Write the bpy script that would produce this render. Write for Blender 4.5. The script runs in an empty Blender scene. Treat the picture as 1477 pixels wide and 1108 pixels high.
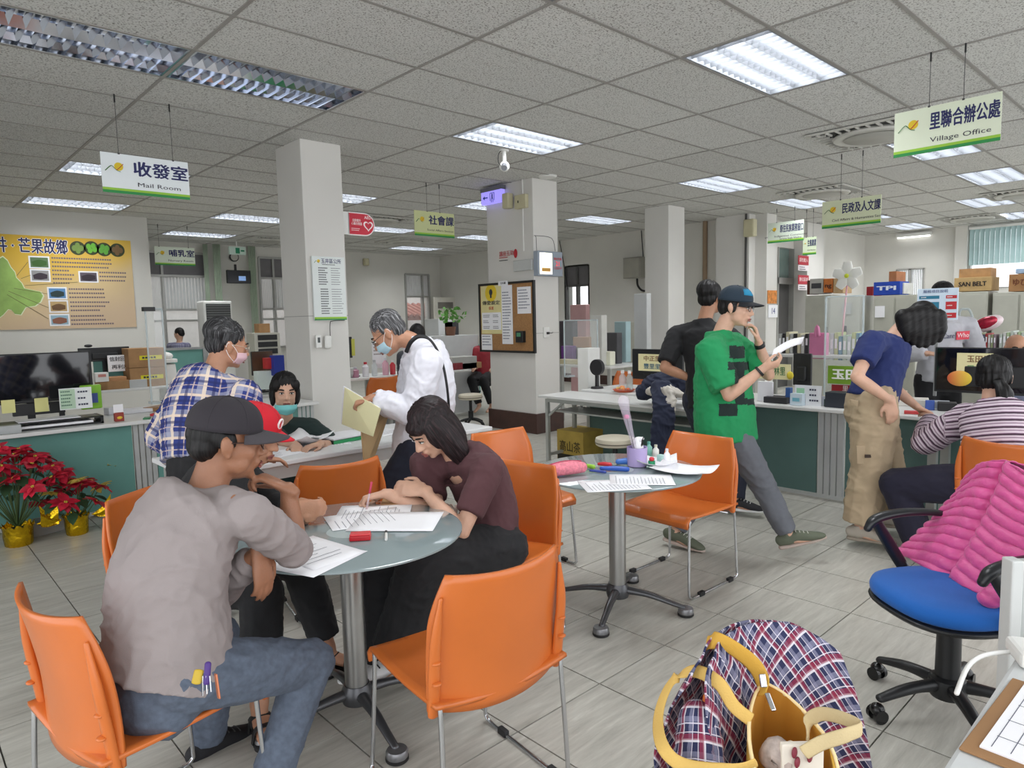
import bpy, bmesh, math, random
import numpy as np
from mathutils import Vector, Matrix, noise
random.seed(7)
PI = math.pi
SC = bpy.context.scene
COL = SC.collection

# ------------------------------------------------------------------ camera
CAMH, FPX, YAW, PIT, ROL = 1.50, 987.38, .7502, -.096, -.0221
CZ = 3.245                       # ceiling height
GX0, GDX, GY0, GDY = 1.653, 1.269, 4.023, .6414   # ceiling grid
FX0, FY0, FD = 1.605, 1.731, .4615                # floor tile grid
_f = Vector((math.cos(PIT)*math.sin(YAW), math.cos(PIT)*math.cos(YAW), math.sin(PIT)))
_r = Vector((math.cos(YAW), -math.sin(YAW), 0)); _u = _r.cross(_f)
CR = _r*math.cos(ROL)+_u*math.sin(ROL); CU = -_r*math.sin(ROL)+_u*math.cos(ROL)
cam_d = bpy.data.cameras.new('camera'); cam = bpy.data.objects.new('camera', cam_d); COL.objects.link(cam)
cam.matrix_world = Matrix(((CR.x, CU.x, -_f.x, 0), (CR.y, CU.y, -_f.y, 0), (CR.z, CU.z, -_f.z, CAMH), (0, 0, 0, 1)))
cam_d.sensor_width = 36; cam_d.lens = FPX*36/1477; cam_d.clip_start = .05; cam_d.clip_end = 200
SC.camera = cam
SC.view_settings.view_transform = 'Standard'; SC.view_settings.look = 'None'
SC.view_settings.gamma = 1; SC.view_settings.use_curve_mapping = False
SC.view_settings.exposure = 0.36
# daylight outside (overcast sky), it enters by the windows and the open street side behind the viewer
wd = bpy.data.worlds.new('world'); SC.world = wd; wd.use_nodes = True
_bg = wd.node_tree.nodes['Background']; _bg.inputs[0].default_value = (.95, .97, 1, 1); _bg.inputs[1].default_value = 1.9
LAMP_W = 42          # watts of each recessed fluorescent lamp

def ray(u, v): return _f + CR*((u-738.5)/FPX) - CU*((v-554)/FPX)
def PZ(u, v, z): d = ray(u, v); t = (z-CAMH)/d.z; return Vector((d.x*t, d.y*t, z))
def PX(u, v, x): d = ray(u, v); t = x/d.x; return Vector((x, d.y*t, CAMH+d.z*t))
def PY(u, v, y): d = ray(u, v); t = y/d.y; return Vector((d.x*t, y, CAMH+d.z*t))
def PD(u, v, d): return Vector((0, 0, CAMH)) + ray(u, v)*d     # d = distance straight ahead
def lin(c): return c/12.92 if c <= .04045 else ((c+.055)/1.055)**2.4
def C(r, g=None, b=None):
    if g is None: r, g, b = (r,)*3
    return (lin(r/255), lin(g/255), lin(b/255), 1)

# ------------------------------------------------------------------ materials
MATS = {}
def nd(t, typ, **kw):
    n = t.nodes.new(typ)
    for k, v in kw.items():
        if k[0] == 'i' and k[1:].isdigit(): n.inputs[int(k[1:])].default_value = v
        else: setattr(n, k, v)
    return n
def ramp(t, src, stops, interp='LINEAR'):
    r = nd(t, 'ShaderNodeValToRGB'); r.color_ramp.interpolation = interp
    e = r.color_ramp.elements
    while len(e) < len(stops): e.new(.5)
    for el, (p, c) in zip(e, stops): el.position = p; el.color = c
    t.links.new(src, r.inputs[0]); return r
def M(name, col=(200, 200, 200), rough=.5, metal=0, var=.06, vscale=6, bump=0, bscale=80, alpha=1, emit=0, coat=0, trans=0, spec=.5, stretch=None, sheen=0):
    """principled material with a soft procedural tone variation and optional relief"""
    if name in MATS: return MATS[name]
    m = bpy.data.materials.new(name); m.use_nodes = True; t = m.node_tree
    b = t.nodes['Principled BSDF']; c = C(*col) if isinstance(col, tuple) else C(col)
    b.inputs['Roughness'].default_value = rough; b.inputs['Metallic'].default_value = metal
    b.inputs['Specular IOR Level'].default_value = spec
    if coat: b.inputs['Coat Weight'].default_value = coat
    if trans: b.inputs['Transmission Weight'].default_value = trans
    if alpha < 1: b.inputs['Alpha'].default_value = alpha
    if sheen: b.inputs['Sheen Weight'].default_value = sheen
    tc = nd(t, 'ShaderNodeTexCoord'); src = tc.outputs['Object']
    if stretch:
        mp = nd(t, 'ShaderNodeMapping'); mp.inputs['Scale'].default_value = stretch; t.links.new(src, mp.inputs[0]); src = mp.outputs[0]
    if var:
        n = nd(t, 'ShaderNodeTexNoise'); n.inputs['Scale'].default_value = vscale; n.inputs['Detail'].default_value = 3
        t.links.new(src, n.inputs['Vector'])
        lo = tuple(x*(1-var) for x in c[:3])+(1,); hi = tuple(min(1, x*(1+var)) for x in c[:3])+(1,)
        r = ramp(t, n.outputs['Fac'], [(.3, lo), (.7, hi)]); t.links.new(r.outputs[0], b.inputs['Base Color'])
    else: b.inputs['Base Color'].default_value = c
    if emit: b.inputs['Emission Color'].default_value = c; b.inputs['Emission Strength'].default_value = emit
    if bump:
        n2 = nd(t, 'ShaderNodeTexNoise'); n2.inputs['Scale'].default_value = bscale; n2.inputs['Detail'].default_value = 4
        t.links.new(src, n2.inputs['Vector'])
        bp = nd(t, 'ShaderNodeBump'); bp.inputs['Strength'].default_value = bump; bp.inputs['Distance'].default_value = .01
        t.links.new(n2.outputs['Fac'], bp.inputs['Height']); t.links.new(bp.outputs[0], b.inputs['Normal'])
    MATS[name] = m; return m
def K(*rgb, rough=.55): return M('tint_%d_%d_%d_%d' % (*rgb, int(rough*100)), rgb, rough, var=.05)

# ------------------------------------------------------------------ mesh builder
class B:
    def __init__(s): s.v = []; s.f = []; s.mi = []; s.m = 0; s.X = None
    def add(s, vs, fs):
        o = len(s.v)
        if s.X is not None: vs = [s.X @ Vector(p) for p in vs]
        s.v += [tuple(p) for p in vs]; s.f += [tuple(i+o for i in f) for f in fs]; s.mi += [s.m]*len(fs); return s
    def box(s, c, d, rz=0, R=None, taper=1):
        hx, hy, hz = d[0]/2, d[1]/2, d[2]/2
        vs = [Vector((x*hx*(taper if z > 0 else 1), y*hy*(taper if z > 0 else 1), z*hz)) for z in (-1, 1) for x, y in ((-1, -1), (1, -1), (1, 1), (-1, 1))]
        if R is None: R = Matrix.Rotation(rz, 3, 'Z')
        c = Vector(c); return s.add([R @ p + c for p in vs], [(3, 2, 1, 0), (4, 5, 6, 7), (0, 1, 5, 4), (1, 2, 6, 5), (2, 3, 7, 6), (3, 0, 4, 7)])
    def b2(s, x0, x1, y0, y1, z0, z1): return s.box(((x0+x1)/2, (y0+y1)/2, (z0+z1)/2), (abs(x1-x0), abs(y1-y0), abs(z1-z0)))
    def bar(s, p0, p1, w, h, up=(0, 0, 1)):
        p0, p1 = Vector(p0), Vector(p1); d = p1-p0; L = d.length; d.normalize(); up = Vector(up)
        if abs(d.dot(up)) > .95: up = Vector((1, 0, 0))
        a = d.cross(up).normalized(); c = a.cross(d)
        R = Matrix((a, d, c)).transposed(); return s.box((p0+p1)/2, (w, L, h), R=R)
    def cyl(s, p0, p1, r0, r1=None, n=16, caps=True):
        r1 = r0 if r1 is None else r1; p0, p1 = Vector(p0), Vector(p1); d = (p1-p0).normalized()
        a = d.orthogonal().normalized(); b = d.cross(a); vs = []
        for p, r in ((p0, r0), (p1, r1)): vs += [p+(a*math.cos(2*PI*k/n)+b*math.sin(2*PI*k/n))*r for k in range(n)]
        fs = [(k, (k+1) % n, n+(k+1) % n, n+k) for k in range(n)]
        if caps: fs += [tuple(range(n-1, -1, -1)), tuple(range(n, 2*n))]
        return s.add(vs, fs)
    def lathe(s, prof, c=(0, 0, 0), n=24, R=None):
        c = Vector(c); vs = []; fs = []
        for r, z in prof:
            for k in range(n):
                p = Vector((r*math.cos(2*PI*k/n), r*math.sin(2*PI*k/n), z)); vs.append((R @ p if R else p)+c)
        for i in range(len(prof)-1):
            for k in range(n): fs.append((i*n+k, i*n+(k+1) % n, (i+1)*n+(k+1) % n, (i+1)*n+k))
        fs += [tuple(range(n-1, -1, -1)), tuple((len(prof)-1)*n+k for k in range(n))]
        return s.add(vs, fs)
    def prism(s, poly, z0, z1):
        n = len(poly); return s.add([(x, y, z0) for x, y in poly]+[(x, y, z1) for x, y in poly],
            [tuple(range(n-1, -1, -1)), tuple(range(n, 2*n))]+[(k, (k+1) % n, n+(k+1) % n, n+k) for k in range(n)])
    def chain(s, pts, rad, side=None, n=12, sub=4, flat0=False, flat1=False):
        """smooth tube through pts; rad = radius or (half width along side, half depth)"""
        pts = [Vector(p) for p in pts]; rad = [(r, r) if not isinstance(r, (tuple, list)) else r for r in rad]
        P = []; Rr = []
        for i in range(len(pts)-1):
            p0, p1, p2, p3 = pts[max(i-1, 0)], pts[i], pts[i+1], pts[min(i+2, len(pts)-1)]
            for k in range(sub):
                t = k/sub
                P.append(.5*((2*p1)+(p2-p0)*t+(2*p0-5*p1+4*p2-p3)*t*t+(3*p1-p0-3*p2+p3)*t**3))
                w = t*t*(3-2*t); Rr.append(tuple(rad[i][j]*(1-w)+rad[i+1][j]*w for j in (0, 1)))
        P.append(pts[-1]); Rr.append(rad[-1])
        T = [(P[min(i+1, len(P)-1)]-P[max(i-1, 0)]).normalized() for i in range(len(P))]
        if not flat0:
            r = min(Rr[0]); a = [(P[0]-T[0]*r*math.sin(q), tuple(x*math.cos(q) for x in Rr[0])) for q in (1.45, 1.0, .5)]
            P = [x[0] for x in a]+P; Rr = [x[1] for x in a]+Rr; T = [T[0]]*3+T
        if not flat1:
            r = min(Rr[-1]); a = [(P[-1]+T[-1]*r*math.sin(q), tuple(x*math.cos(q) for x in Rr[-1])) for q in (.5, 1.0, 1.45)]
            P += [x[0] for x in a]; Rr += [x[1] for x in a]; T += [T[-1]]*3
        vs = []; fs = []; A = Vector(side) if side is not None else T[0].orthogonal()
        for p, (ra, rb), t in zip(P, Rr, T):
            a = (A-t*A.dot(t))
            if a.length < 1e-4: a = t.orthogonal()
            a.normalize(); b = t.cross(a)
            if side is None: A = a
            vs += [p+a*(ra*math.cos(2*PI*k/n))+b*(rb*math.sin(2*PI*k/n)) for k in range(n)]
        m = len(P)
        for i in range(m-1):
            for k in range(n): fs.append((i*n+k, i*n+(k+1) % n, (i+1)*n+(k+1) % n, (i+1)*n+k))
        fs += [tuple(range(n-1, -1, -1)), tuple((m-1)*n+k for k in range(n))]
        return s.add(vs, fs)
    def ell(s, c, r, R=None, n=14, m=9):
        c = Vector(c); vs = []; fs = []
        for i in range(m+1):
            q = PI*(i+.02)/(m+.04)
            for k in range(n):
                p = Vector((r[0]*math.sin(q)*math.cos(2*PI*k/n), r[1]*math.sin(q)*math.sin(2*PI*k/n), r[2]*math.cos(q))); vs.append((R @ p if R else p)+c)
        for i in range(m):
            for k in range(n): fs.append(((i+1)*n+k, (i+1)*n+(k+1) % n, i*n+(k+1) % n, i*n+k))
        fs += [tuple(range(n)), tuple(m*n+k for k in range(n-1, -1, -1))]
        return s.add(vs, fs)
    def grid(s, nu, nv, fn):
        vs = [fn(i/nu, j/nv) for j in range(nv+1) for i in range(nu+1)]
        return s.add(vs, [(j*(nu+1)+i, j*(nu+1)+i+1, (j+1)*(nu+1)+i+1, (j+1)*(nu+1)+i) for j in range(nv) for i in range(nu)])
    def quad(s, *p): return s.add(p, [(0, 1, 2, 3)])
    def mesh(s, name, mats, smooth=False):
        me = bpy.data.meshes.new(name); me.from_pydata(s.v, [], s.f)
        for m in (mats if isinstance(mats, (list, tuple)) else [mats]): me.materials.append(m)
        if any(s.mi): me.polygons.foreach_set('material_index', s.mi)
        if smooth: me.polygons.foreach_set('use_smooth', [True]*len(me.polygons))
        me.update(); return me
    def build(s, name, mats, parent=None, smooth=False, bevel=0, solid=0, subs=0, auto=None, **tags):
        o = link(name, s.mesh(name, mats, smooth or subs or auto), parent)
        if solid: md = o.modifiers.new('thickness', 'SOLIDIFY'); md.thickness = solid; md.offset = 0
        if subs: md = o.modifiers.new('smooth', 'SUBSURF'); md.levels = md.render_levels = subs
        if bevel: md = o.modifiers.new('edge', 'BEVEL'); md.width = bevel; md.segments = 2; md.limit_method = 'ANGLE'; md.angle_limit = .6
        if auto: o.data.set_sharp_from_angle(angle=auto)
        if tags: tag(o, **tags)
        return o
def link(name, data, parent=None, loc=None):
    o = bpy.data.objects.new(name, data); COL.objects.link(o)
    if parent is not None: o.parent = parent
    if loc is not None: o.location = loc
    return o
def tag(o, label=None, cat=None, group=None, kind=None):
    if label: o['label'] = label
    if cat: o['category'] = cat
    if group: o['group'] = group
    if kind: o['kind'] = kind
    return o
def thing(name, label, cat, loc=(0, 0, 0), rz=0, group=None):
    o = bpy.data.objects.new(name, None); COL.objects.link(o); o.location = loc; o.rotation_euler = (0, 0, rz)
    o.empty_display_size = .1; return tag(o, label, cat, group)
def dup(src, loc=None, rz=None, label=None, group=None):
    c = src.copy(); COL.objects.link(c)
    if loc is not None: c.location = loc
    if rz is not None: c.rotation_euler = (0, 0, rz)
    if label: c['label'] = label
    if group: c['group'] = group
    for ch in list(src.children):
        d = ch.copy(); COL.objects.link(d); d.parent = c
        for g in list(ch.children): e = g.copy(); COL.objects.link(e); e.parent = d
    return c
def frame(origin, xdir, up=(0, 0, 1)):
    """matrix whose x axis is xdir and z axis close to up"""
    x = Vector(xdir).normalized(); z = Vector(up); y = z.cross(x).normalized(); z = x.cross(y)
    m = Matrix((x, y, z)).transposed().to_4x4(); m.translation = Vector(origin); return m
TXT = {}
def text(body, size, parent, mat, mtx, name='lettering', ext=.0006, align='CENTER', bold=0, xs=1, width=None, **tags):
    """flat lettering lying in the local XY plane of mtx"""
    key = (body, round(size, 4), ext, align, bold)
    if key not in TXT:
        cu = bpy.data.curves.new('txt', 'FONT'); cu.body = body; cu.size = size; cu.extrude = ext; cu.align_x = align; cu.align_y = 'CENTER'
        cu.resolution_u = 2; cu.space_line = 1.0
        o = bpy.data.objects.new('txt', cu); COL.objects.link(o); bpy.context.view_layer.update()
        me = bpy.data.meshes.new_from_object(o.evaluated_get(bpy.context.evaluated_depsgraph_get()))
        bpy.data.objects.remove(o); me.materials.clear()
        if bold:                      # heavier strokes: the same outline laid again, a hair to each side
            bm = bmesh.new()
            for k, (dx, dy) in enumerate(((-1, 0), (1, 0), (0, -1), (0, 1))):
                c = me.copy(); c.transform(Matrix.Translation((dx*bold, dy*bold*.6, k*2e-5))); bm.from_mesh(c)
            me = bpy.data.meshes.new('txt'); bm.to_mesh(me); bm.free()
        TXT[key] = me
    me = TXT[key].copy(); me.name = name; me.materials.append(mat)
    if width:
        xsv = [v.co.x for v in me.vertices]; xs = width/max(max(xsv)-min(xsv), 1e-4)
    me.transform(mtx @ Matrix.Diagonal((xs, 1, 1, 1)))
    o = link(name, me, parent)
    if tags: tag(o, **tags)
    return o
WHITE = M('white_paint', (228, 228, 224), .5, var=.03)
CHROME = M('chrome', (205, 207, 210), .18, 1, var=.04)
STEEL = M('brushed_steel', (178, 178, 176), .34, 1, var=.05)
GREYMET = M('grey_metal', (150, 152, 152), .4, .6)
BLACK = M('black_plastic', (26, 27, 29), .42, var=.1)
PAPER = M('paper', (240, 240, 243), .8, var=.02)
INK = M('ink', (50, 52, 60), .7, var=0)
GLASS = M('clear_acrylic', (235, 242, 242), .05, alpha=.13, var=0)
CARD = M('cardboard', (176, 136, 92), .8, var=.12, vscale=14)
# ================================================================== SETTING
def wall_mat(name, col):
    m = M(name, col, .75, var=.035, vscale=1.3, bump=.06, bscale=120); return m
WALL = wall_mat('wall_paint', (212, 210, 203))
WALL2 = wall_mat('pillar_paint', (214, 212, 207))
# floor: planks of grey stone-look vinyl tiles, one object per tile
def floor_material():
    m = bpy.data.materials.new('floor_vinyl'); m.use_nodes = True; t = m.node_tree; b = t.nodes['Principled BSDF']
    g = nd(t, 'ShaderNodeNewGeometry'); oi = nd(t, 'ShaderNodeObjectInfo')
    mul = nd(t, 'ShaderNodeVectorMath', operation='SCALE'); mul.inputs['Scale'].default_value = 37.0
    cmb = nd(t, 'ShaderNodeCombineXYZ')
    for i in range(3): t.links.new(oi.outputs['Random'], cmb.inputs[i])
    t.links.new(cmb.outputs[0], mul.inputs[0])
    ad = nd(t, 'ShaderNodeVectorMath', operation='ADD'); t.links.new(g.outputs['Position'], ad.inputs[0]); t.links.new(mul.outputs[0], ad.inputs[1])
    mp = nd(t, 'ShaderNodeMapping'); mp.inputs['Scale'].default_value = (1.8, 15, 1); t.links.new(ad.outputs[0], mp.inputs[0])
    n = nd(t, 'ShaderNodeTexNoise'); n.inputs['Scale'].default_value = 1.9; n.inputs['Detail'].default_value = 9; n.inputs['Roughness'].default_value = .68; n.inputs['Distortion'].default_value = .35
    t.links.new(mp.outputs[0], n.inputs[0])
    r = ramp(t, n.outputs['Fac'], [(.28, C(158, 156, 147)), (.44, C(178, 176, 167)), (.58, C(190, 188, 179)), (.74, C(208, 207, 198))])
    n3 = nd(t, 'ShaderNodeTexNoise'); n3.inputs['Scale'].default_value = 1.2; t.links.new(g.outputs['Position'], n3.inputs[0])
    mx = nd(t, 'ShaderNodeMix', data_type='RGBA', blend_type='MULTIPLY'); mx.inputs[0].default_value = 1
    r3 = ramp(t, n3.outputs['Fac'], [(.3, (.93, .93, .93, 1)), (.7, (1.04, 1.04, 1.04, 1))])
    t.links.new(r.outputs[0], mx.inputs[6]); t.links.new(r3.outputs[0], mx.inputs[7]); t.links.new(mx.outputs[2], b.inputs['Base Color'])
    rr = ramp(t, n.outputs['Fac'], [(.3, (.30,)*3+(1,)), (.7, (.42,)*3+(1,))]); t.links.new(rr.outputs[0], b.inputs['Roughness'])
    bp = nd(t, 'ShaderNodeBump'); bp.inputs['Strength'].default_value = .12; bp.inputs['Distance'].default_value = .003
    t.links.new(n.outputs['Fac'], bp.inputs['Height']); t.links.new(bp.outputs[0], b.inputs['Normal']); return m
FLOORM = floor_material()
XA, XB, YA, YB = -2.2, 18.2, -1.2, 16.2
fl = B().b2(XA, XB, YA, YB, -.12, -.008).build('floor', M('floor_joint', (88, 86, 82), .8)); tag(fl, kind='structure')
def inview(p, m=30):
    q = Vector(p)-Vector((0, 0, CAMH)); z = q.dot(_f)
    if z < .2: return False
    u = 738.5+FPX*q.dot(CR)/z; v = 554-FPX*q.dot(CU)/z; return -m < u < 1477+m and -m < v < 1108+m
g = .0030
tile_me = B().b2(-FD/2+g, FD/2-g, -FD/2+g, FD/2-g, -.008, 0).mesh('floor_tile', FLOORM)
rest = B(); cells = []
for i in range(-9, 38):
    for j in range(-8, 32):
        cx, cy = FX0+(i+.5)*FD, FY0+(j+.5)*FD
        if XA < cx < XB and YA < cy < YB: cells.append((not inview((cx, cy, 0), 60), math.hypot(cx, cy), cx, cy))
cells.sort()
for k, (o, d, cx, cy) in enumerate(cells):
    if k < 290 and not o: link('tile', tile_me, fl, (cx, cy, 0))
    else: rest.b2(cx-FD/2+g, cx+FD/2-g, cy-FD/2+g, cy+FD/2-g, -.008, 0)
tag(rest.build('far_tiles', FLOORM, fl), kind='stuff')

# ceiling: mineral fibre panels in an aluminium grid
def ceiling_material():
    m = bpy.data.materials.new('ceiling_panel'); m.use_nodes = True; t = m.node_tree; b = t.nodes['Principled BSDF']
    g = nd(t, 'ShaderNodeNewGeometry'); oi = nd(t, 'ShaderNodeObjectInfo')
    n = nd(t, 'ShaderNodeTexNoise'); n.inputs['Scale'].default_value = 95; n.inputs['Detail'].default_value = 2; t.links.new(g.outputs['Position'], n.inputs[0])
    r = ramp(t, n.outputs['Fac'], [(.36, C(140, 138, 133)), (.43, C(206, 206, 202)), (.7, C(220, 220, 216))])
    hs = nd(t, 'ShaderNodeHueSaturation'); rv = ramp(t, oi.outputs['Random'], [(0, (.94,)*3+(1,)), (1, (1.03,)*3+(1,))])
    t.links.new(rv.outputs[0], hs.inputs['Value']); t.links.new(r.outputs[0], hs.inputs['Color']); t.links.new(hs.outputs[0], b.inputs['Base Color'])
    b.inputs['Roughness'].default_value = .9; b.inputs['Specular IOR Level'].default_value = .2
    bp = nd(t, 'ShaderNodeBump'); bp.inputs['Strength'].default_value = .25; bp.inputs['Distance'].default_value = .004
    t.links.new(n.outputs['Fac'], bp.inputs['Height']); t.links.new(bp.outputs[0], b.inputs['Normal']); return m
CEILM = ceiling_material()
ce = B().b2(XA, XB, YA, YB, CZ+.26, CZ+.30).build('ceiling', WALL); tag(ce, kind='structure')
GRIDM = M('ceiling_grid_paint', (150, 147, 142), .55, var=.05)
def gx(i): return GX0+GDX*i
def gy(k): return GY0+GDY*k
NI0, NI1, NK0, NK1 = -4, 13, -9, 19
# lamps: (i, k, lit)
LAMPS = [(2, -3, 1), (2, 1, 1), (0, 1, 0), (-1, 1, 0), (5, 1, 1), (5, -3, 1), (6, 6, 1), (2, 7, 1), (0, 11, 1), (2, 11, 1), (2, 15, 1), (0, 7, 1)]
CASS = []
lampcells = {(i, k) for i, k, l in LAMPS}
MORE = [(0, -3, 1), (2, -3, 1), (5, -3, 1), (7, -3, 1), (9, -2, 1), (11, -2, 1), (7, 1, 1), (9, 1, 1), (11, 1, 1), (4, 6, 1), (6, 6, 1), (4, 11, 1), (6, 11, 1), (6, 15, 1)]
for l in MORE:
    if (l[0], l[1]) not in lampcells: LAMPS.append(l); lampcells.add((l[0], l[1]))
CASS = [(7.40, 2.62, 'above the green hanging sign, nearest of all'), (10.35, 4.35, 'next to the lamp behind the cream hanging signs'), (15.8, 3.75, 'near the far right wall'), (13.1, 2.45, 'at the right edge beside a lamp'),
        (6.55, 10.35, 'behind the red heart sign'), (8.75, 12.75, 'farthest, above the far left window'), (6.2, 14.0, 'near the window wall above the small television')]
def near_cass(cx, cy): return any(abs(cx-x) < .63 and abs(cy-y) < .34 for x, y, _ in CASS)
tw, th = GDX-.024, GDY-.024
panel_me = B().box((0, 0, .008), (tw, th, .016)).mesh('ceiling_panel', CEILM)
rest = B(); cl = []
for i in range(NI0, NI1):
    for k in range(NK0, NK1):
        cx, cy = gx(i+.5), gy(k+.5)
        if not (XA-.3 < cx < XB and YA-.2 < cy < YB): continue
        if (i, k) in lampcells: continue
        if near_cass(cx, cy) and False: continue
        cl.append((not inview((cx, cy, CZ), 60), math.hypot(cx, cy), cx, cy))
cl.sort()
for n, (o, d, cx, cy) in enumerate(cl):
    if n < 290 and not o: link('ceiling_panel', panel_me, ce, (cx, cy, CZ+random.uniform(-.001, .0015)))
    else: rest.box((cx, cy, CZ+.008), (tw, th, .016))
tag(rest.build('far_panels', CEILM, ce), kind='stuff')
gb = B()
for i in range(NI0, NI1+1): gb.box((gx(i), (YA+YB)/2, CZ-.002), (.024, YB-YA, .006))
for k in range(NK0, NK1+1): gb.box(((XA+XB)/2, gy(k), CZ-.0028), (XB-XA, .024, .006))
tag(gb.build('ceiling_grid', GRIDM, ce), kind='stuff')

# ---- recessed louvre lamps
REFL = M('lamp_reflector', (136, 140, 146), .4, 0, var=0)
MIRR = M('mirror_louvre', (205, 210, 220), .12, 1, var=0)
def tube_mat():
    m = bpy.data.materials.new('lit_tube'); m.use_nodes = True; b = m.node_tree.nodes['Principled BSDF']
    b.inputs['Emission Color'].default_value = (.93, .97, 1, 1); b.inputs['Emission Strength'].default_value = 4; b.inputs['Base Color'].default_value = (.9, .9, .9, 1); return m
TUBEM = tube_mat(); OFFT = M('unlit_tube', (225, 226, 226), .4, var=0)
def lamp_parts(nrow, lit):
    W, D = GDX-.03, GDY-.03; rf = REFL if lit else MIRR
    f = B(); t = .012
    f.b2(-W/2, W/2, -D/2, -D/2+t, -.004, .09); f.b2(-W/2, W/2, D/2-t, D/2, -.004, .09); f.b2(-W/2, -W/2+t, -D/2, D/2, -.004, .09); f.b2(W/2-t, W/2, -D/2, D/2, -.004, .09)
    f.b2(-W/2, W/2, -D/2, D/2, .09, .096)
    lv = B(); step = D/nrow
    for r in range(nrow+1):                      # long V shaped reflectors
        y = -D/2+step*r; w = .030 if lit else .034
        lv.add([(-W/2, y-w, .062), (W/2, y-w, .062), (W/2, y+w, .062), (-W/2, y+w, .062), (-W/2, y, .0), (W/2, y, .0)], [(0, 1, 5, 4), (3, 4, 5, 2), (0, 3, 2, 1), (0, 4, 3), (1, 2, 5)])
    nb = 15
    for k in range(1, nb):                      # cross blades
        x = -W/2+W*k/nb; w = .015
        lv.add([(x-w, -D/2, .05), (x+w, -D/2, .05), (x+w, D/2, .05), (x-w, D/2, .05), (x, -D/2, .004), (x, D/2, .004)], [(0, 4, 5, 3), (1, 2, 5, 4), (0, 3, 2, 1), (0, 1, 4), (2, 3, 5)])
    tb = B()
    for r in range(nrow):
        y = -D/2+step*(r+.5); tb.cyl((-W/2+.02, y, .074), (W/2-.02, y, .074), .013, n=10)
    return [('lamp_frame', f.mesh('lamp_frame', rf)), ('louvre', lv.mesh('louvre', rf)), ('tube', tb.mesh('tube', TUBEM if lit else OFFT))]
LP_ON = lamp_parts(3, 1); LP_OFF = lamp_parts(2, 0)
al = bpy.data.lights.new('lamp_light', 'AREA'); al.shape = 'RECTANGLE'; al.size = GDX-.12; al.size_y = GDY-.12; al.energy = LAMP_W; al.color = (.97, .985, 1); al.spread = 2.9
LBL = {(2, -3): 'large lit louvre lamp nearest the viewer, brightest in the ceiling', (2, 1): 'lit louvre lamp beside the round ceiling camera', (0, 1): 'unlit mirrored louvre lamp with teal reflections, right one of the switched off pair',
       (-1, 1): 'unlit mirrored louvre lamp with pink reflections, left one of the switched off pair', (5, 1): 'lit louvre lamp in the ceiling in front of the rear pillar', (5, -3): 'lit louvre lamp partly hidden behind the biggest green hanging sign',
       (6, 6): 'lit louvre lamp between the notice board pillar and the rear pillar', (2, 7): 'lit louvre lamp just right of the signboard pillar', (0, 11): 'lit louvre lamp above the yellow wall poster',
       (2, 11): 'lit louvre lamp left of the signboard pillar', (2, 15): 'lit louvre lamp over the nursery sign by the windows', (0, 7): 'lit louvre lamp hidden mostly behind the mail room sign', (0, -3): 'lit louvre lamp cut by the top edge of the picture',
       (7, -3): 'lit louvre lamp below right of the biggest green hanging sign', (9, -2): 'lit louvre lamp near the right edge beside a round air outlet', (11, -2): 'lit louvre lamp at the right edge above the vertical blinds',
       (7, 1): 'lit louvre lamp beside the air outlet left of the cream sign', (9, 1): 'lit louvre lamp just right of the cream hanging sign', (11, 1): 'small far lit louvre lamp near the far corner',
       (4, 6): 'lit louvre lamp touching the blue arrow sign', (4, 11): 'lit louvre lamp between the red heart sign and the social sign', (6, 11): 'small lit louvre lamp low beside the notice board pillar', (6, 15): 'farthest lit louvre lamp, under the farthest air outlet'}
for n, (i, k, lit) in enumerate(LAMPS):
    loc = (gx(i+.5), gy(k+.5), CZ); t = thing('ceiling_lamp', LBL.get((i, k), 'lit louvre lamp'), 'lamp', loc, group='louvre lamps in the ceiling')
    for nm, me in (LP_ON if lit else LP_OFF): link(nm, me, t)
    if lit: link('lamp_light', al, t, (0, 0, .058))

# ---- ceiling cassettes (air conditioning outlets)
DARKV = M('vent_dark', (46, 46, 46), .7)
CASW = M('cassette_white', (198, 197, 190), .5)
def cassette():
    t = thing('air_outlet', 'x', 'air vent'); g = B(); s = .46
    g.b2(-s, s, -s, s, -.012, -.006); g.build('vent_backing', DARKV, t)
    f = B()
    for a in (-s, s): f.box((a, 0, -.012), (.035, 2*s+.035, .016)); f.box((0, a, -.012), (2*s, .035, .016))
    for a in np.linspace(-s, s, 11)[1:-1]:
        for sg in (-1, 1): f.box((a, sg*(s-.07), -.02), (.014, .15, .02)); f.box((sg*(s-.07), a, -.02), (.15, .014, .02))
    f.build('vent_grille', CASW, t)
    d = B(); d.lathe([(.36, -.012), (.375, -.03), (.36, -.048), (.31, -.055), (.29, -.045)], n=40); d.build('round_flap', CASW, t, auto=.7)
    d = B(); d.lathe([(.27, -.05), (.26, -.056), (.02, -.060)], n=36); d.build('centre_disc', M('cassette_grey', (168, 167, 160), .5), t, auto=.7)
    return t
c0 = cassette()
for n, (x, y, w) in enumerate(CASS):
    c = c0 if n == 0 else dup(c0)
    c.location = (x, y, CZ-.004); c['label'] = 'round white air outlet '+w; c['group'] = 'air outlets in the ceiling'

# ---- walls and pillars
def struct(name, b, m, **kw): o = b.build(name, m, **kw); tag(o, kind='structure'); return o
YP, YW, XR, YJ, XF = 12.25, 15.45, 11.75, 6.25, 17.3     # poster wall, window wall, right wall, recess wall, far wall
struct('wall_poster', B().b2(XA, 3.42, YP, YP+.35, 0, CZ).b2(XA, XA+.1, 5, YP, 0, CZ), WALL)
struct('wall_side', B().b2(3.22, 3.42, YP+.35, YW, 0, CZ), WALL)
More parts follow.
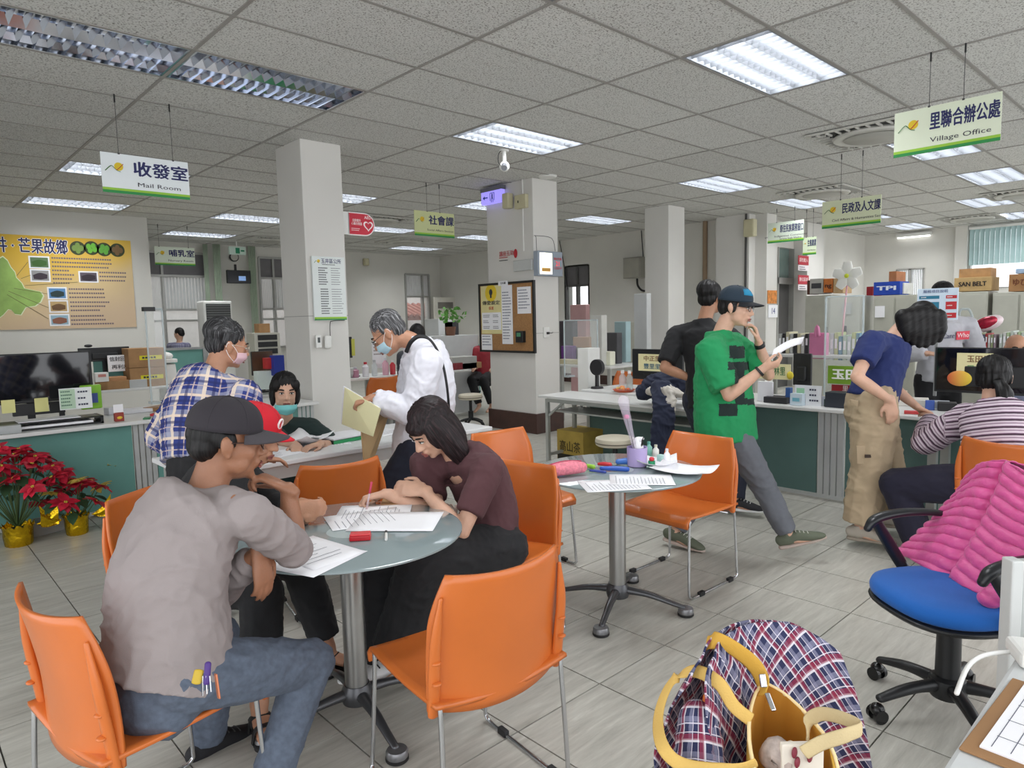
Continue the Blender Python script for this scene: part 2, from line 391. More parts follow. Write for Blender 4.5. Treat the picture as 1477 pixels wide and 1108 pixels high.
# window wall with openings (x0,x1,z0,z1)
def wall_holes(b, x0, x1, y0, y1, holes, axis='x', z1=CZ):
    """wall panel along an axis with rectangular holes, split into boxes"""
    xs = sorted({x0, x1, *[h[0] for h in holes], *[h[1] for h in holes]})
    for a, c in zip(xs[:-1], xs[1:]):
        hs = sorted([(h[2], h[3]) for h in holes if h[0] <= a+1e-6 and h[1] >= c-1e-6]); z = 0
        for lo, hi in hs+[(z1, z1)]:
            if lo > z:
                if axis == 'x': b.b2(a, c, y0, y1, z, lo)
                else: b.b2(y0, y1, a, c, z, lo)
            z = hi
    return b
wp = lambda u, v: PY(u, v, YW)
W1 = (wp(207, 400).x, wp(299, 400).x, .95, 3.02)
W2 = (wp(374, 400).x, wp(410, 400).x+.35, .95, 3.0)
W3 = (wp(585, 430).x, wp(619, 430).x, .8, wp(600, 396).z)
struct('wall_window', wall_holes(B(), 3.3, XR+.2, YW, YW+.22, [W1, W2, W3]), WALL)
ww = lambda u, v: PX(u, v, XR)
W4 = (ww(849, 400).y, ww(815, 400).y, .8, ww(830, 384).z)
struct('wall_right', wall_holes(B(), YJ, YW, XR, XR+.25, [W4], 'y'), WALL)
wj = lambda u, v: PY(u, v, YJ)
DJ = (wj(1121, 400).x, wj(1145, 400).x, 0, 2.75)
struct('wall_recess', wall_holes(B(), XR+.25, XF, YJ, YJ+.2, [DJ]), WALL)
wf = lambda u, v: PX(u, v, XF)
W5 = (wf(1333, 400).y, wf(1292, 400).y, 1.3, wf(1310, 388).z)
W6 = (wf(1600, 350).y, wf(1399, 350).y, 1.9, CZ-.12)
struct('wall_far', wall_holes(B(), YA, YJ+.2, XF, XF+.25, [W5, W6], 'y'), WALL)
struct('trim_1', B().b2(XF-.12, XF, wf(1395, 400).y, wf(1378, 400).y, 0, CZ), WALL)
# pillars
BROWN = M('brown_skirting', (66, 42, 36), .4, var=.2, vscale=9, bump=.2, bscale=20)
P1 = B().b2(3.13, 3.56, 6.24, 6.78, 0, CZ); p1 = struct('wall_pillar_signboard', P1, WALL2, bevel=.006)
B().b2(3.128, 3.562, 6.236, 6.785, 1.56, 1.566).build('joint_line', M('joint_grey', (160, 158, 154), .8), p1)
p2 = struct('wall_pillar_noticeboard', B().b2(6.2, 6.66, 6.2, 7.08, 0, CZ), WALL2, bevel=.006)
B().b2(6.17, 6.69, 6.17, 7.11, 0, .26).build('skirting', BROWN, p2, bevel=.005)
B().b2(6.198, 6.66, 6.197, 6.207, 1.295, 1.301).b2(6.645, 6.65, 6.195, 6.2, .26, CZ).build('joint_line', M('joint_grey'), p2)
p3 = struct('wall_pillar_rear', B().b2(9.46, 9.92, 6.4, 6.86, 0, CZ), WALL2, bevel=.006)
struct('wall_pillar_right', B().b2(XR-.25, XR+.05, YJ-.15, wj(1072, 350).y+.5, 0, CZ).b2(11.72, 12.1, 5.88, 6.25, 0, CZ), WALL2)
struct('wall_pillar_door', B().b2(wj(1144, 400).x, wj(1168, 400).x, YJ-.28, YJ, 0, CZ), WALL2)
struct('baseboard_right', B().b2(XR-.015, XR, YJ, YW, 0, .2), BROWN)
# outside: a pale building and red roof seen through the windows
out = B().b2(2, 14, 19, 19.3, 0, 5).build('neighbour_wall', M('outside_plaster', (205, 200, 195), .8)); tag(out, 'pale plaster building outside beyond the windows', 'building')
o = B(); o.b2(9.0, 13.5, 17.6, 18.6, 1.5, 1.62)
for k in range(22): o.cyl((9.0+k*.21, 17.5, 1.62), (9.0+k*.21, 18.6, 2.0), .075, n=8)
tag(o.build('tiled_roof', M('roof_tiles', (158, 98, 84), .8, var=.2)), 'red tiled roof outside the small far window', 'roof')
tag(B().b2(XA-2, XB+4, YA-3, 22, -.2, -.13).build('ground', M('outside_ground', (150, 148, 144), .9)), kind='structure')
FRAME = M('window_frame', (168, 168, 164), .45, .3)
DKF = M('window_frame_dark', (92, 92, 90), .5)
SHADE = M('grey_window_film', (112, 110, 112), .6, var=.08)
RIBG = M('ribbed_glass', (205, 208, 208), .35, alpha=.75, var=.03)
PANE = M('window_glass', (225, 235, 238), .04, alpha=.16, var=0)
def winY(n, W, zsp, cols, kinds, y=YW, glass=True):
    x0, x1, z0, z1 = W; f = B(); w = .045
    for x in [x0, x1]+[x0+(x1-x0)*c for c in cols]: f.b2(x-w/2, x+w/2, y-.03, y+.08, z0, z1)
    for z in [z0, z1]+zsp: f.b2(x0, x1, y-.035, y+.085, z-w/2, z+w/2)
    fo = f.build('window_%d' % n, FRAME); tag(fo, kind='structure')
    zz = [z0]+zsp+[z1]; xx = [x0]+[x0+(x1-x0)*c for c in cols]+[x1]
    for r in range(len(zz)-1):
        for c in range(len(xx)-1):
            k = kinds[r]
            if k == 'r':
                b = B(); nn = 14
                for q in range(nn):
                    a = xx[c]+(xx[c+1]-xx[c])*q/nn; b.b2(a+.004, a+(xx[c+1]-xx[c])/nn-.006, y+.02, y+.035, zz[r], zz[r+1])
                b.build('ribbed_pane', RIBG, fo)
            else: B().b2(xx[c], xx[c+1], y+.02, y+.028, zz[r], zz[r+1]).build('pane', SHADE if k == 's' else PANE, fo)
    return fo
z_a, z_b = wp(250, 398).z, wp(250, 447).z
winY(1, W1, [1.6, z_b, z_a], [.28], 'pprs')
winY(2, W2, [1.6, z_b, z_a], [.35], 'pprs')
winY(3, W3, [wp(600, 428).z], [.72], 'pr')
def winX(n, W, x, rows, kinds):
    y0, y1, z0, z1 = W; f = B(); w = .05
    for y in (y0, (y0+y1)/2, y1): f.b2(x+.0, x+.1, y-w/2, y+w/2, z0, z1)
    for z in [z0, z1]+rows: f.b2(x, x+.1, y0, y1, z-w/2, z+w/2)
    fo = f.build('window_%d' % n, DKF if n == 4 else FRAME); tag(fo, kind='structure'); zz = [z0]+rows+[z1]
    for r in range(len(zz)-1):
        for a, c in ((y0, (y0+y1)/2), ((y0+y1)/2, y1)):
            if kinds[r] == 'r':
                b = B()
                for q in range(8): e = a+(c-a)*q/8; b.b2(x+.05, x+.065, e+.004, e+(c-a)/8-.004, zz[r], zz[r+1])
                b.build('ribbed_pane', RIBG, fo)
            else: B().b2(x+.05, x+.06, a, c, zz[r], zz[r+1]).build('pane', SHADE if kinds[r] == 's' else PANE, fo)
winX(4, W4, XR, [ww(830, 412).z], 'ps')
winX(5, W5, XF, [], 'r')
winX(6, W6, XF, [], 'p')
# door of dark steel in the recess with a glass transom
d = B().b2(DJ[0]+.04, DJ[1]-.04, YJ+.08, YJ+.12, 0, 2.05).build('door_1', M('dark_steel_door', (96, 95, 94), .35, .4)); tag(d, kind='structure')
B().b2(DJ[0], DJ[0]+.04, YJ-.02, YJ+.14, 0, DJ[3]).b2(DJ[1]-.04, DJ[1], YJ-.02, YJ+.14, 0, DJ[3]).b2(DJ[0], DJ[1], YJ-.02, YJ+.14, 2.05, 2.17).build('door_frame', FRAME, d)
B().b2(DJ[0]+.04, DJ[1]-.04, YJ+.09, YJ+.10, 2.17, DJ[3]).build('transom_pane', M('green_glass', (120, 140, 134), .1), d)
# open panelled door leaf at the far left window corner
dl = B(); a, b_ = PY(625, 430, YW-.6), PY(657, 432, YW-.6)
dl.b2(a.x, b_.x, YW-.63, YW-.59, 0, PY(640, 429, YW-.6).z); o = dl.build('door_2', M('cream_door', (214, 211, 200), .5)); tag(o, kind='structure')
B().b2(a.x+.12, b_.x-.12, YW-.64, YW-.63, PY(640, 445, YW-.6).z, PY(640, 436, YW-.6).z).build('vent_panel', M('door_vent', (120, 116, 110), .5), o)
# white strip lamp along the far wall
t = thing('strip_lamp', 'thin white strip lamp along the top of the far wall corner', 'lamp'); a = wf(1295, 334); b_ = wf(1345, 330)
B().b2(XF-.12, XF-.02, b_.y, a.y, CZ-.12, CZ-.05).build('lamp_body', WHITE, t); B().cyl((XF-.07, b_.y+.02, CZ-.135), (XF-.07, a.y-.02, CZ-.135), .015).build('tube', M('tube_glow', (250, 250, 250), .4, emit=2.0, var=0), t)

# ---- curtains
def curtain(u0, u1, v0, v1, y, label, name='curtain', col=(186, 200, 180), folds=6, amp=.035):
    a, b = PY(u0, v0, y), PY(u1, v1, y); n = folds*8
    o = B().grid(n, 6, lambda s, t: (a.x+(b.x-a.x)*(s*(1-.12*math.sin(PI*t)) + .03), y+amp*math.sin(s*folds*2*PI)*(1-.4*t), b.z+(a.z-b.z)*t)).build(name, M('curtain_green', col, .85, var=.06), smooth=True, solid=.006)
    return tag(o, label, 'curtain')
curtain(292, 306, 352, 470, YW-.18, 'pale green curtain gathered left of the white air conditioner tower', folds=4)
curtain(306, 326, 352, 500, YW-.22, 'pale green curtain hanging behind the small television', folds=4, col=(200, 210, 192))
curtain(357, 376, 355, 505, YW-.18, 'pale green curtain right of the small television', folds=4)
# vertical blinds at the far right window, every slat its own part
bl = thing('vertical_blind', 'pale teal vertical blind over the far right window', 'blind', tuple(wf(1440, 318)-Vector((.1, 0, 0))))
y0, y1 = wf(1600, 350).y, wf(1399, 350).y; zt, zb = CZ-.1, wf(1440, 381).z
BLM = M('blind_slat', (170, 196, 196), .7, var=.05)
sl = B().box((0, 0, -(zt-zb)/2), (.012, .085, zt-zb), rz=.5).mesh('slat', BLM)
n = int((y1-y0)/.09)
for k in range(n): link('slat', sl, bl, Vector((-.0, y0+.045+k*.09, zt))-Vector((0, bl.location.y, bl.location.z)))
B().b2(-.03, .03, y0-bl.location.y, y1-bl.location.y, zt-bl.location.z, zt-bl.location.z+.05).build('head_rail', WHITE, bl)
# ================================================================== FURNITURE
ORANGE = M('orange_plastic', (206, 110, 46), .34, var=.05, vscale=5, bump=.03, bscale=300, coat=.15)
RUBBER = M('black_rubber', (24, 24, 25), .6)
def orange_chair():
    t = thing('stacking_chair', 'x', 'chair')
    def seat(s, q):
        x = (s*2-1); y = .255-.47*q; z = .437-.028*(1-abs(x)**2.4)*math.sin(PI*min(1, q*1.02))*1.0
        w = .225+.018*math.sin(q*2.2)
        if q < .07: z -= (.07-q)*.75; y = .255-.47*.07+ (.02 if q < .03 else .024)
        if q > .86: z += -(q-.86)*.22*(1-abs(x)**2)
        return (x*w, y, z)
    B().grid(16, 28, seat).build('seat', ORANGE, t, smooth=True, solid=.012, auto=.9)
    def back(s, q):
        x = s*2-1; zz = .405+.40*q
        w = .238 if q < .62 else .238-.040*((q-.62)/.38)**1.5
        y = -.213-.055*q+.018*math.sin(q*PI)+.052*(abs(x)**2.2)
        zz += .012*q*(1-x*x)*-1 - (1-q)*.03*(1-x*x)
        return (x*w, y, zz)
    B().grid(16, 16, back).build('backrest', ORANGE, t, smooth=True, solid=.010, auto=.9)
    for s in (-1, 1):
        rb = B(); pts = [(s*.226, -.178, .40), (s*.228, -.190, .50), (s*.228, -.205, .62), (s*.214, -.216, .74)]
        rb.chain(pts, [(.019, .013), (.019, .013), (.017, .012), (.006, .006)], side=(1, 0, 0), n=10)
        for z in (.50, .56): rb.ell((s*.228, -.206-.0*z, z), (.014, .012, .006))
        rb.build('side_rib', ORANGE, t, smooth=True)
    for s in (-1, 1):
        f = B(); x = s*.232
        p = [(x*.93, .215, .425), (x*.94, .222, .30), (x*.985, .238, .06), (x, .236, .022), (x, .20, .008), (x, .1, .008), (x, -.1, .008), (x, -.19, .008), (x, -.222, .022), (x*.99, -.225, .06), (x*.96, -.214, .3), (x*.95, -.205, .43)]
        f.chain(p, [.0075]*len(p), n=8, sub=3)
        f.build('sled_leg', CHROME, t, smooth=True)
        for y in (.13, -.15): B().box((x, y, .012), (.022, .045, .024)).build('glide', RUBBER, t, bevel=.003)
    f = B(); f.cyl((-.21, .19, .405), (.21, .19, .405), .007); f.cyl((-.21, -.16, .388), (.21, -.16, .388), .007)
    f.build('crossbar', CHROME, t, smooth=True)
    return t
ch0 = orange_chair()
CHAIRS = [((1.31, 1.65), -6, 'orange chair in the foreground with its empty back turned to the viewer'),
          ((.495, 2.115), -80, 'orange chair under the man in the grey shirt'),
          ((.92, 3.01), -144, 'orange chair behind the man in the grey shirt, under the person in the red cap'),
          ((1.72, 3.30), -11, 'orange chair pushed to the white desk, seen beyond the round table'),
          ((2.05, 2.34), 101, 'orange chair under the woman in the maroon shirt'),
          ((2.80, 2.95), 174, 'orange chair directly behind the chair of the maroon shirt woman'),
          ((3.27, 2.14), 88, 'empty orange chair facing the second round table'),
          ((4.51, .79), -100, 'orange chair under the woman in the striped sweater'),
          ((1.20, .44), 160, 'orange chair covered by the plaid jacket and yellow bag')]
for n, (p, rz, lb) in enumerate(CHAIRS):
    c = ch0 if n == 0 else dup(ch0)
    if n == 8: c.scale = (.78, .9, .95)
    c.location = (p[0], p[1], 0); c.rotation_euler = (0, 0, math.radians(rz)); c['label'] = lb; c['group'] = 'orange stacking chairs'
# far orange chairs, partly seen
for (x, y, z0), rz, lb in ((tuple(PY(541, 560, 7.6))[:2]+(0,), 0, 'orange chair at the rear desk behind the white shirted man'), (tuple(PX(893, 560, 6.7))[:2]+(0,), 90, 'orange chair behind the right counter next to the round fan')):
    c = dup(ch0, (x, y, .0), math.radians(rz)); c['label'] = lb; c['group'] = 'orange stacking chairs'

FROST = M('frosted_glass', (142, 156, 158), .07, var=.02, spec=.6, coat=.4)
FROSTE = M('glass_edge', (150, 178, 172), .1, var=.02)
BASEM = M('cast_grey_metal', (92, 93, 96), .33, .7)
def round_table(x, y, a0, label):
    t = thing('round_table', label, 'table', (x, y, 0), 0, 'round glass tables')
    b = B(); b.lathe([(.415, .708), (.42, .711), (.42, .717), (.415, .72)], n=72); b.build('glass_top', FROST, t, auto=.6)
    b = B(); b.lathe([(.085, .7202), (.085, .7207)], n=40); b.build('mounting_disc', M('disc_pale', (172, 184, 184), .15), t)
    b = B(); b.lathe([(.15, .70), (.15, .706)], n=32).lathe([(.043, .085), (.043, .70)], n=32); b.build('column', STEEL, t, auto=.6)
    b = B(); b.lathe([(.055, .055), (.06, .075), (.058, .10), (.048, .125)], n=28); b.build('hub', BASEM, t, auto=.6)
    for k in range(4):
        a = math.radians(a0+90*k); c, s = math.cos(a), math.sin(a)
        b = B(); b.chain([(c*.04, s*.04, .092), (c*.16, s*.16, .082), (c*.27, s*.27, .055), (c*.335, s*.335, .040)], [(.024, .020), (.020, .015), (.016, .012), (.014, .010)], side=(-s, c, 0), n=10)
        o = b.build('foot_arm', BASEM, t, smooth=True)
        b = B(); b.lathe([(.036, 0), (.040, .004), (.040, .014)], (c*.345, s*.345, 0), n=24); b.build('rubber_pad', RUBBER, o, auto=.6)
        b = B(); b.lathe([(.038, .014), (.038, .034), (.034, .040)], (c*.345, s*.345, 0), n=24); b.build('foot_cap', M('cap_grey', (128, 128, 130), .3, .6), o, auto=.6)
    return t
round_table(1.25, 2.25, 262, 'round frosted glass table where the maroon shirt woman writes')
round_table(2.72, 2.15, 205, 'round frosted glass table holding the lilac pen cup')

# ---- counters
TOPM = M('laminate_top', (214, 214, 212), .35, var=.02)
TEAL = M('teal_panel', (96, 146, 138), .55, var=.04)
TEALD = M('deep_teal_panel', (84, 112, 108), .5, var=.05)
ALU = M('aluminium_post', (196, 198, 198), .35, .5)
def post(b, x, y, w=.036, z1=.71, grooves=4, axis='x', L=.2):
    for k in range(grooves):
        a = -L/2+(k+.5)*L/grooves
        if axis == 'x': b.box((x+a, y, z1/2+.02), (L/grooves-.010, w, z1-.04))
        else: b.box((x, y+a, z1/2+.02), (w, L/grooves-.010, z1-.04))
t = thing('service_counter', 'long service counter with teal panels behind the red poinsettias', 'counter')
B().b2(-2.0, 3.1, 6.05, 6.80, .712, .742).build('worktop', TOPM, t, bevel=.006)
xa = PY(209, 650, 6.15).x
for x0, x1 in ((-2.0, -.35), (-.25, xa-.09), (xa+.09, 3.08)): B().b2(x0, x1, 6.14, 6.16, .05, .705).build('panel', TEAL, t)
for x in (-.3, xa, 3.0): b = B(); post(b, x, 6.15, L=.17); b.build('post', ALU, t)
B().b2(-2, 3.1, 6.13, 6.17, .02, .05).build('kick_rail', ALU, t)
t = thing('service_counter', 'long service counter with teal panels behind the walking man in green', 'counter')
y0, y1 = .15, PX(838, 575, 5.38).y
B().b2(5.38, 6.10, y0, y1, .712, .742).build('worktop', TOPM, t, bevel=.006)
ya = PX(1199, 650, 5.45).y; yb = y1-.05
for a, c in ((y0, ya-.11), (ya+.11, yb-.02)): B().b2(5.44, 5.46, a, c, .05, .705).build('panel', TEALD, t)
b = B(); post(b, 5.45, ya, L=.20, axis='y'); b.build('post', ALU, t)
b = B(); post(b, 5.45, yb, L=.05, axis='y', grooves=1); b.build('post', ALU, t)
B().b2(5.43, 5.47, y0, yb, .02, .05).build('kick_rail', ALU, t)
B().b2(5.46, 6.05, yb-.02, yb, .05, .705).build('end_panel', TEALD, t)
# folding table in front of it
t = thing('folding_table', 'grey folding table with metal legs beside the notice board pillar', 'table')
FT = (4.87, 5.37, 2.80, 4.85)
B().b2(*FT, .695, .72).build('table_top', TOPM, t, bevel=.004)
GL = M('leg_paint', (176, 178, 174), .4, .3)
b = B(); b.b2(FT[0]+.03, FT[0]+.05, FT[2]+.1, FT[3]-.1, .655, .695).b2(FT[1]-.05, FT[1]-.03, FT[2]+.1, FT[3]-.1, .655, .695).b2(FT[0]+.06, FT[1]-.06, FT[2]+.15, FT[3]-.15, .56, .575); b.build('shelf_rack', GL, t)
for y in (FT[3]-.09, FT[2]+.09):
    s = 1 if y > 4 else -1
    for x in (FT[0]+.05, FT[1]-.05): B().box((x, y, .34), (.035, .035, .69)).build('leg', GL, t)
    b = B()
    for x in (FT[0]+.05, FT[1]-.05): b.bar((x, y-s*.02, .52), (x, y-s*.24, .68), .02, .02)
    b.box(((FT[0]+FT[1])/2, y, .12), (.40, .025, .03)); b.build('brace', GL, t)
# white desk in the middle
t = thing('desk', 'white desk in front of the signboard pillar covered with folders', 'desk')
B().b2(1.15, 3.21, 3.66, 4.36, .700, .728).build('desk_top', M('white_laminate', (232, 233, 234), .35, var=.02), t, bevel=.005)
B().b2(1.2, 3.16, 3.70, 3.72, .62, .70).build('apron', TOPM, t)
for x in (1.22, 3.14):
    for y in (3.72, 4.30): B().box((x, y, .35), (.04, .04, .70)).build('leg', GL, t)
# desk where the striped woman sits
t = thing('low_table', 'narrow white table before the counter under the striped sleeve', 'table')
B().b2(4.98, 5.36, .1, 1.45, .672, .70).build('table_top', TOPM, t, bevel=.006)
for y in (1.36, .2):
    for x in (5.03, 5.31): B().box((x, y, .336), (.05, .05, .672)).build('leg', GL, t)
# foreground desk at the lower right corner
t = thing('corner_desk', 'light grey desk at the lower right corner under the clipboard', 'desk')
B().b2(.75, 1.98, -.55, .31, .70, .73).build('desk_top', M('pale_desk', (205, 208, 208), .35, var=.02), t, bevel=.01)
for x in (.82, 1.9):
    for y in (-.5, .24): B().box((x, y, .35), (.05, .05, .70)).build('leg', GL, t)
pp = PD(1464, 808, 1.72)
t = thing('desk_partition', 'pale grey upright partition edge at the right border beside the blue chair', 'partition', (pp.x, pp.y, 0), -.75)
B().b2(0, .5, -.015, .015, 0, pp.z).build('partition_panel', M('pale_partition', (176, 180, 178), .5), t, bevel=.004)
B().b2(-.02, .01, -.02, .02, 0, pp.z+.004).build('edge_post', M('pale_post', (200, 202, 200), .4), t, bevel=.004)

# rear desks
def desk(label, x0, x1, y0, y1, z=.74, col=TOPM, panel=None, legs=True):
    t = thing('office_desk', label, 'desk')
    B().b2(x0, x1, y0, y1, z-.03, z).build('desk_top', col, t, bevel=.005)
    if panel:
        for p in panel: B().b2(*p).build('desk_panel', M('grey_panel', (150, 154, 156), .5), t)
    else:
        for x in (x0+.05, x1-.05):
            for y in (y0+.05, y1-.05): B().box((x, y, z/2-.015), (.045, .045, z-.03)).build('leg', GL, t)
    return t
desk('long white rear table carrying the stacked cartons', .9, 3.2, 9.35, 10.0)
desk('grey rear desk left of the notice board pillar with a printer paper box', 5.35, 6.62, 8.0, 8.7, panel=[(5.4, 5.43, 8.05, 8.65, 0, .71), (5.4, 6.3, 8.03, 8.06, 0, .71)])
desk('cluttered rear desk behind the white shirted man', 3.9, 5.3, 8.1, 8.8)
# stools
SEATM = M('cream_vinyl', (214, 206, 186), .4)
def stool(x, y, label, h=.46):
    t = thing('stool', label, 'stool', (x, y, 0), 0, 'round cream stools')
    b = B(); b.lathe([(.15, h-.075), (.165, h-.065), (.17, h-.03), (.165, h-.008), (.14, h)], n=36); b.build('seat', SEATM, t, auto=.8)
    b = B(); b.lathe([(.171, h-.050), (.173, h-.045), (.171, h-.040)], n=36); b.build('seat_band', M('band_dark', (120, 112, 98), .5), t)
    b = B(); b.cyl((0, 0, .1), (0, 0, h-.075), .022); b.lathe([(.035, .09), (.035, .22)], n=20); b.build('column', BLACK, t, auto=.6)
    for k in range(5):
        a = k*2*PI/5; c, s = math.cos(a), math.sin(a); b = B(); b.chain([(0, 0, .11), (c*.1, s*.1, .095), (c*.2, s*.2, .055)], [.022, .018, .014]); b.ell((c*.2, s*.2, .028), (.022, .022, .028)); b.build('foot_arm', BLACK, t, smooth=True)
stool(4.62, 3.67, 'round cream stool in front of the right counter'); stool(6.05, 7.35, 'round cream stool left of the notice board pillar')

# blue office chair
BLUE = M('blue_fabric', (12, 98, 186), .8, var=.05, bump=.15, bscale=500, sheen=.1)
def office_chair(x, y, rz):
    t = thing('office_chair', 'blue office swivel chair with black armrests and a pink jacket on it', 'chair', (x, y, 0), rz)
    def cushion(b, z0, z1, grow=0):
        n = 40; rings = []
        for z, k in ((z0, .93), (z0+.012, .99), ((z0+z1)/2, 1), (z1-.014, .97), (z1-.004, .88), (z1, .6), (z1-.004, .2)):
            ring = []
            for q in range(n):
                a = 2*PI*q/n; ca, sa = math.cos(a), math.sin(a)
                rx = .245*abs(ca)**.75*(1 if ca > 0 else -1); ry = .235*abs(sa)**.8*(1 if sa > 0 else -1)
                ring.append((rx*k*(1+grow), ry*k*(1+grow)+.01, z))
            rings.append(ring)
        vs = [p for r in rings for p in r]; fs = []
        for i in range(len(rings)-1):
            for q in range(n): fs.append((i*n+q, i*n+(q+1) % n, (i+1)*n+(q+1) % n, (i+1)*n+q))
        fs += [tuple(range(n-1, -1, -1)), tuple((len(rings)-1)*n+q for q in range(n))]; b.add(vs, fs); return b
    cushion(B(), .425, .49).build('seat_cushion', BLUE, t, smooth=True)
    cushion(B(), .40, .435, .012).build('seat_pan', BLACK, t, smooth=True)
    b = B().chain([(0, -.22, .41), (0, -.29, .45), (0, -.30, .62)], [(.035, .01)]*3, side=(1, 0, 0)); b.build('back_stem', BLACK, t, smooth=True)
    B().grid(12, 10, lambda s, q: ((s*2-1)*(.215-.04*(2*q-1)**4), -.285+.05*(s*2-1)**2-.03*q, .53+.36*q)).build('back_cushion', BLUE, t, smooth=True, solid=.045)
    for s in (-1, 1):
        b = B(); b.chain([(s*.20, -.02, .405), (s*.262, -.03, .43), (s*.292, .015, .52), (s*.292, .075, .615), (s*.288, .10, .655)], [(.024, .012), (.026, .012), (.026, .013), (.024, .015), (.022, .016)], side=(0, 1, 0), sub=6)
        b.chain([(s*.288, .135, .625), (s*.288, .10, .662), (s*.284, .0, .683), (s*.27, -.13, .682), (s*.255, -.22, .662)], [(.018, .014), (.026, .017), (.03, .015), (.028, .013), (.02, .011)], side=(1, 0, 0), sub=6)
        b.build('armrest', M('arm_black', (30, 32, 36), .3), t, smooth=True)
    b = B(); b.cyl((0, 0, .30), (0, 0, .40), .028); b.cyl((0, 0, .13), (0, 0, .33), .042, .040); b.cyl((0, 0, .38), (0, 0, .41), .06); b.lathe([(.055, .07), (.065, .09), (.06, .14), (.045, .15)]); b.build('gas_column', BLACK, t, auto=.6)
    B().bar((.05, .0, .39), (.2, .05, .375), .012, .008).build('lever', BLACK, t)
    for k in range(5):
        a = 2*PI*k/5+.33; c, s = math.cos(a), math.sin(a)
        b = B(); b.chain([(c*.03, s*.03, .115), (c*.15, s*.15, .112), (c*.27, s*.27, .085)], [(.026, .026), (.024, .019), (.02, .013)], side=(-s, c, 0), n=10); o = b.build('base_arm', BLACK, t, smooth=True)
        b = B()
        px, py = c*.28, s*.28
        for g in (-1, 1): b.cyl((px-s*.012*g, py+c*.012*g, .026), (px-s*.028*g, py+c*.028*g, .026), .026, n=18)
        b.ell((px, py, .045), (.026, .026, .024)); b.build('caster', M('caster_black', (18, 18, 19), .25), o, auto=.7)
    return t
office_chair(2.81, .685, math.radians(54))
# ================================================================== PEOPLE
def V(*a): return Vector(a)
J = PD
def ik(a, t, l1, l2, hint):
    """elbow or knee between a and t; the joint bends towards hint"""
    a, t = Vector(a), Vector(t); d = t-a; L = min(max(d.length, abs(l1-l2)+.02), (l1+l2)*.999); d.normalize()
    x = (l1*l1-l2*l2+L*L)/(2*L); h = math.sqrt(max(l1*l1-x*x, 0)); w = Vector(hint)-d*Vector(hint).dot(d)
    if w.length < 1e-5: w = d.orthogonal()
    return a+d*x+w.normalized()*h, a+d*L
def vox(b, name, mats, parent, size, smooth=3, disp=None, fac=.5):
    """closed parts of builder b fused into one continuous surface"""
    o = link(name, b.mesh(name, mats[0] if isinstance(mats, list) else mats), None)
    r = o.modifiers.new('r', 'REMESH'); r.mode = 'VOXEL'; r.voxel_size = size; r.use_smooth_shade = True
    if smooth: s = o.modifiers.new('s', 'SMOOTH'); s.iterations = smooth; s.factor = fac
    bpy.context.view_layer.update(); dg = bpy.context.evaluated_depsgraph_get()
    me = bpy.data.meshes.new_from_object(o.evaluated_get(dg)); bpy.data.objects.remove(o); me.name = name
    n = len(me.vertices); co = np.empty(n*3, 'f'); me.vertices.foreach_get('co', co); co = co.reshape(-1, 3)
    if disp:
        no = np.empty(n*3, 'f'); me.vertices.foreach_get('normal', no); no = no.reshape(-1, 3)
        co = co+no*disp(co)[:, None]; me.vertices.foreach_set('co', co.ravel().astype('f'))
    me.polygons.foreach_set('use_smooth', [True]*len(me.polygons)); me.update()
    me.materials.clear()
    for m in (mats if isinstance(mats, list) else [mats]): me.materials.append(m)
    return link(name, me, parent), co
def folds(amp, f1=9, f2=24, seed=0, dirn=None):
    def fn(co):
        out = np.empty(len(co))
        for i, p in enumerate(co):
            q = Vector((float(p[0])+seed, float(p[1]), float(p[2])))
            w = noise.noise(q*4.0)
            r1 = 1-abs(noise.noise(Vector((q.x*f1, q.y*f1, q.z*f1*1.5+w*2.2)))*2); r2 = 1-abs(noise.noise(Vector((q.x*f2+w*3, q.y*f2, q.z*f2*1.3)))*2)
            out[i] = amp*(r1*r1*.8+r2*r2*.35-.45)
        return out
    return fn
def wear_coords(o, co, segs):
    """per vertex coordinates in cloth space: around the limb, along the limb"""
    best = np.full(len(co), 1e9); out = np.zeros((len(co), 3), 'f')
    for k, (a, b, side, rad, off) in enumerate(segs):
        a = np.array(a); b = np.array(b); d = b-a; L = np.linalg.norm(d); d = d/L
        side = np.array(side); side = side-d*side.dot(d); side /= np.linalg.norm(side); fr = np.cross(d, side)
        q = co-a; t = np.clip(q@d, 0, L); dist = np.linalg.norm(q-t[:, None]*d, axis=1)/rad
        m = dist < best; best[m] = dist[m]; qa = q[m]@side; qb = q[m]@fr
        out[m, 0] = np.arctan2(qa, qb)*rad; out[m, 1] = q[m]@d+off; out[m, 2] = k
    at = o.data.attributes.new('cloth', 'FLOAT_VECTOR', 'POINT'); at.data.foreach_set('vector', out.ravel())

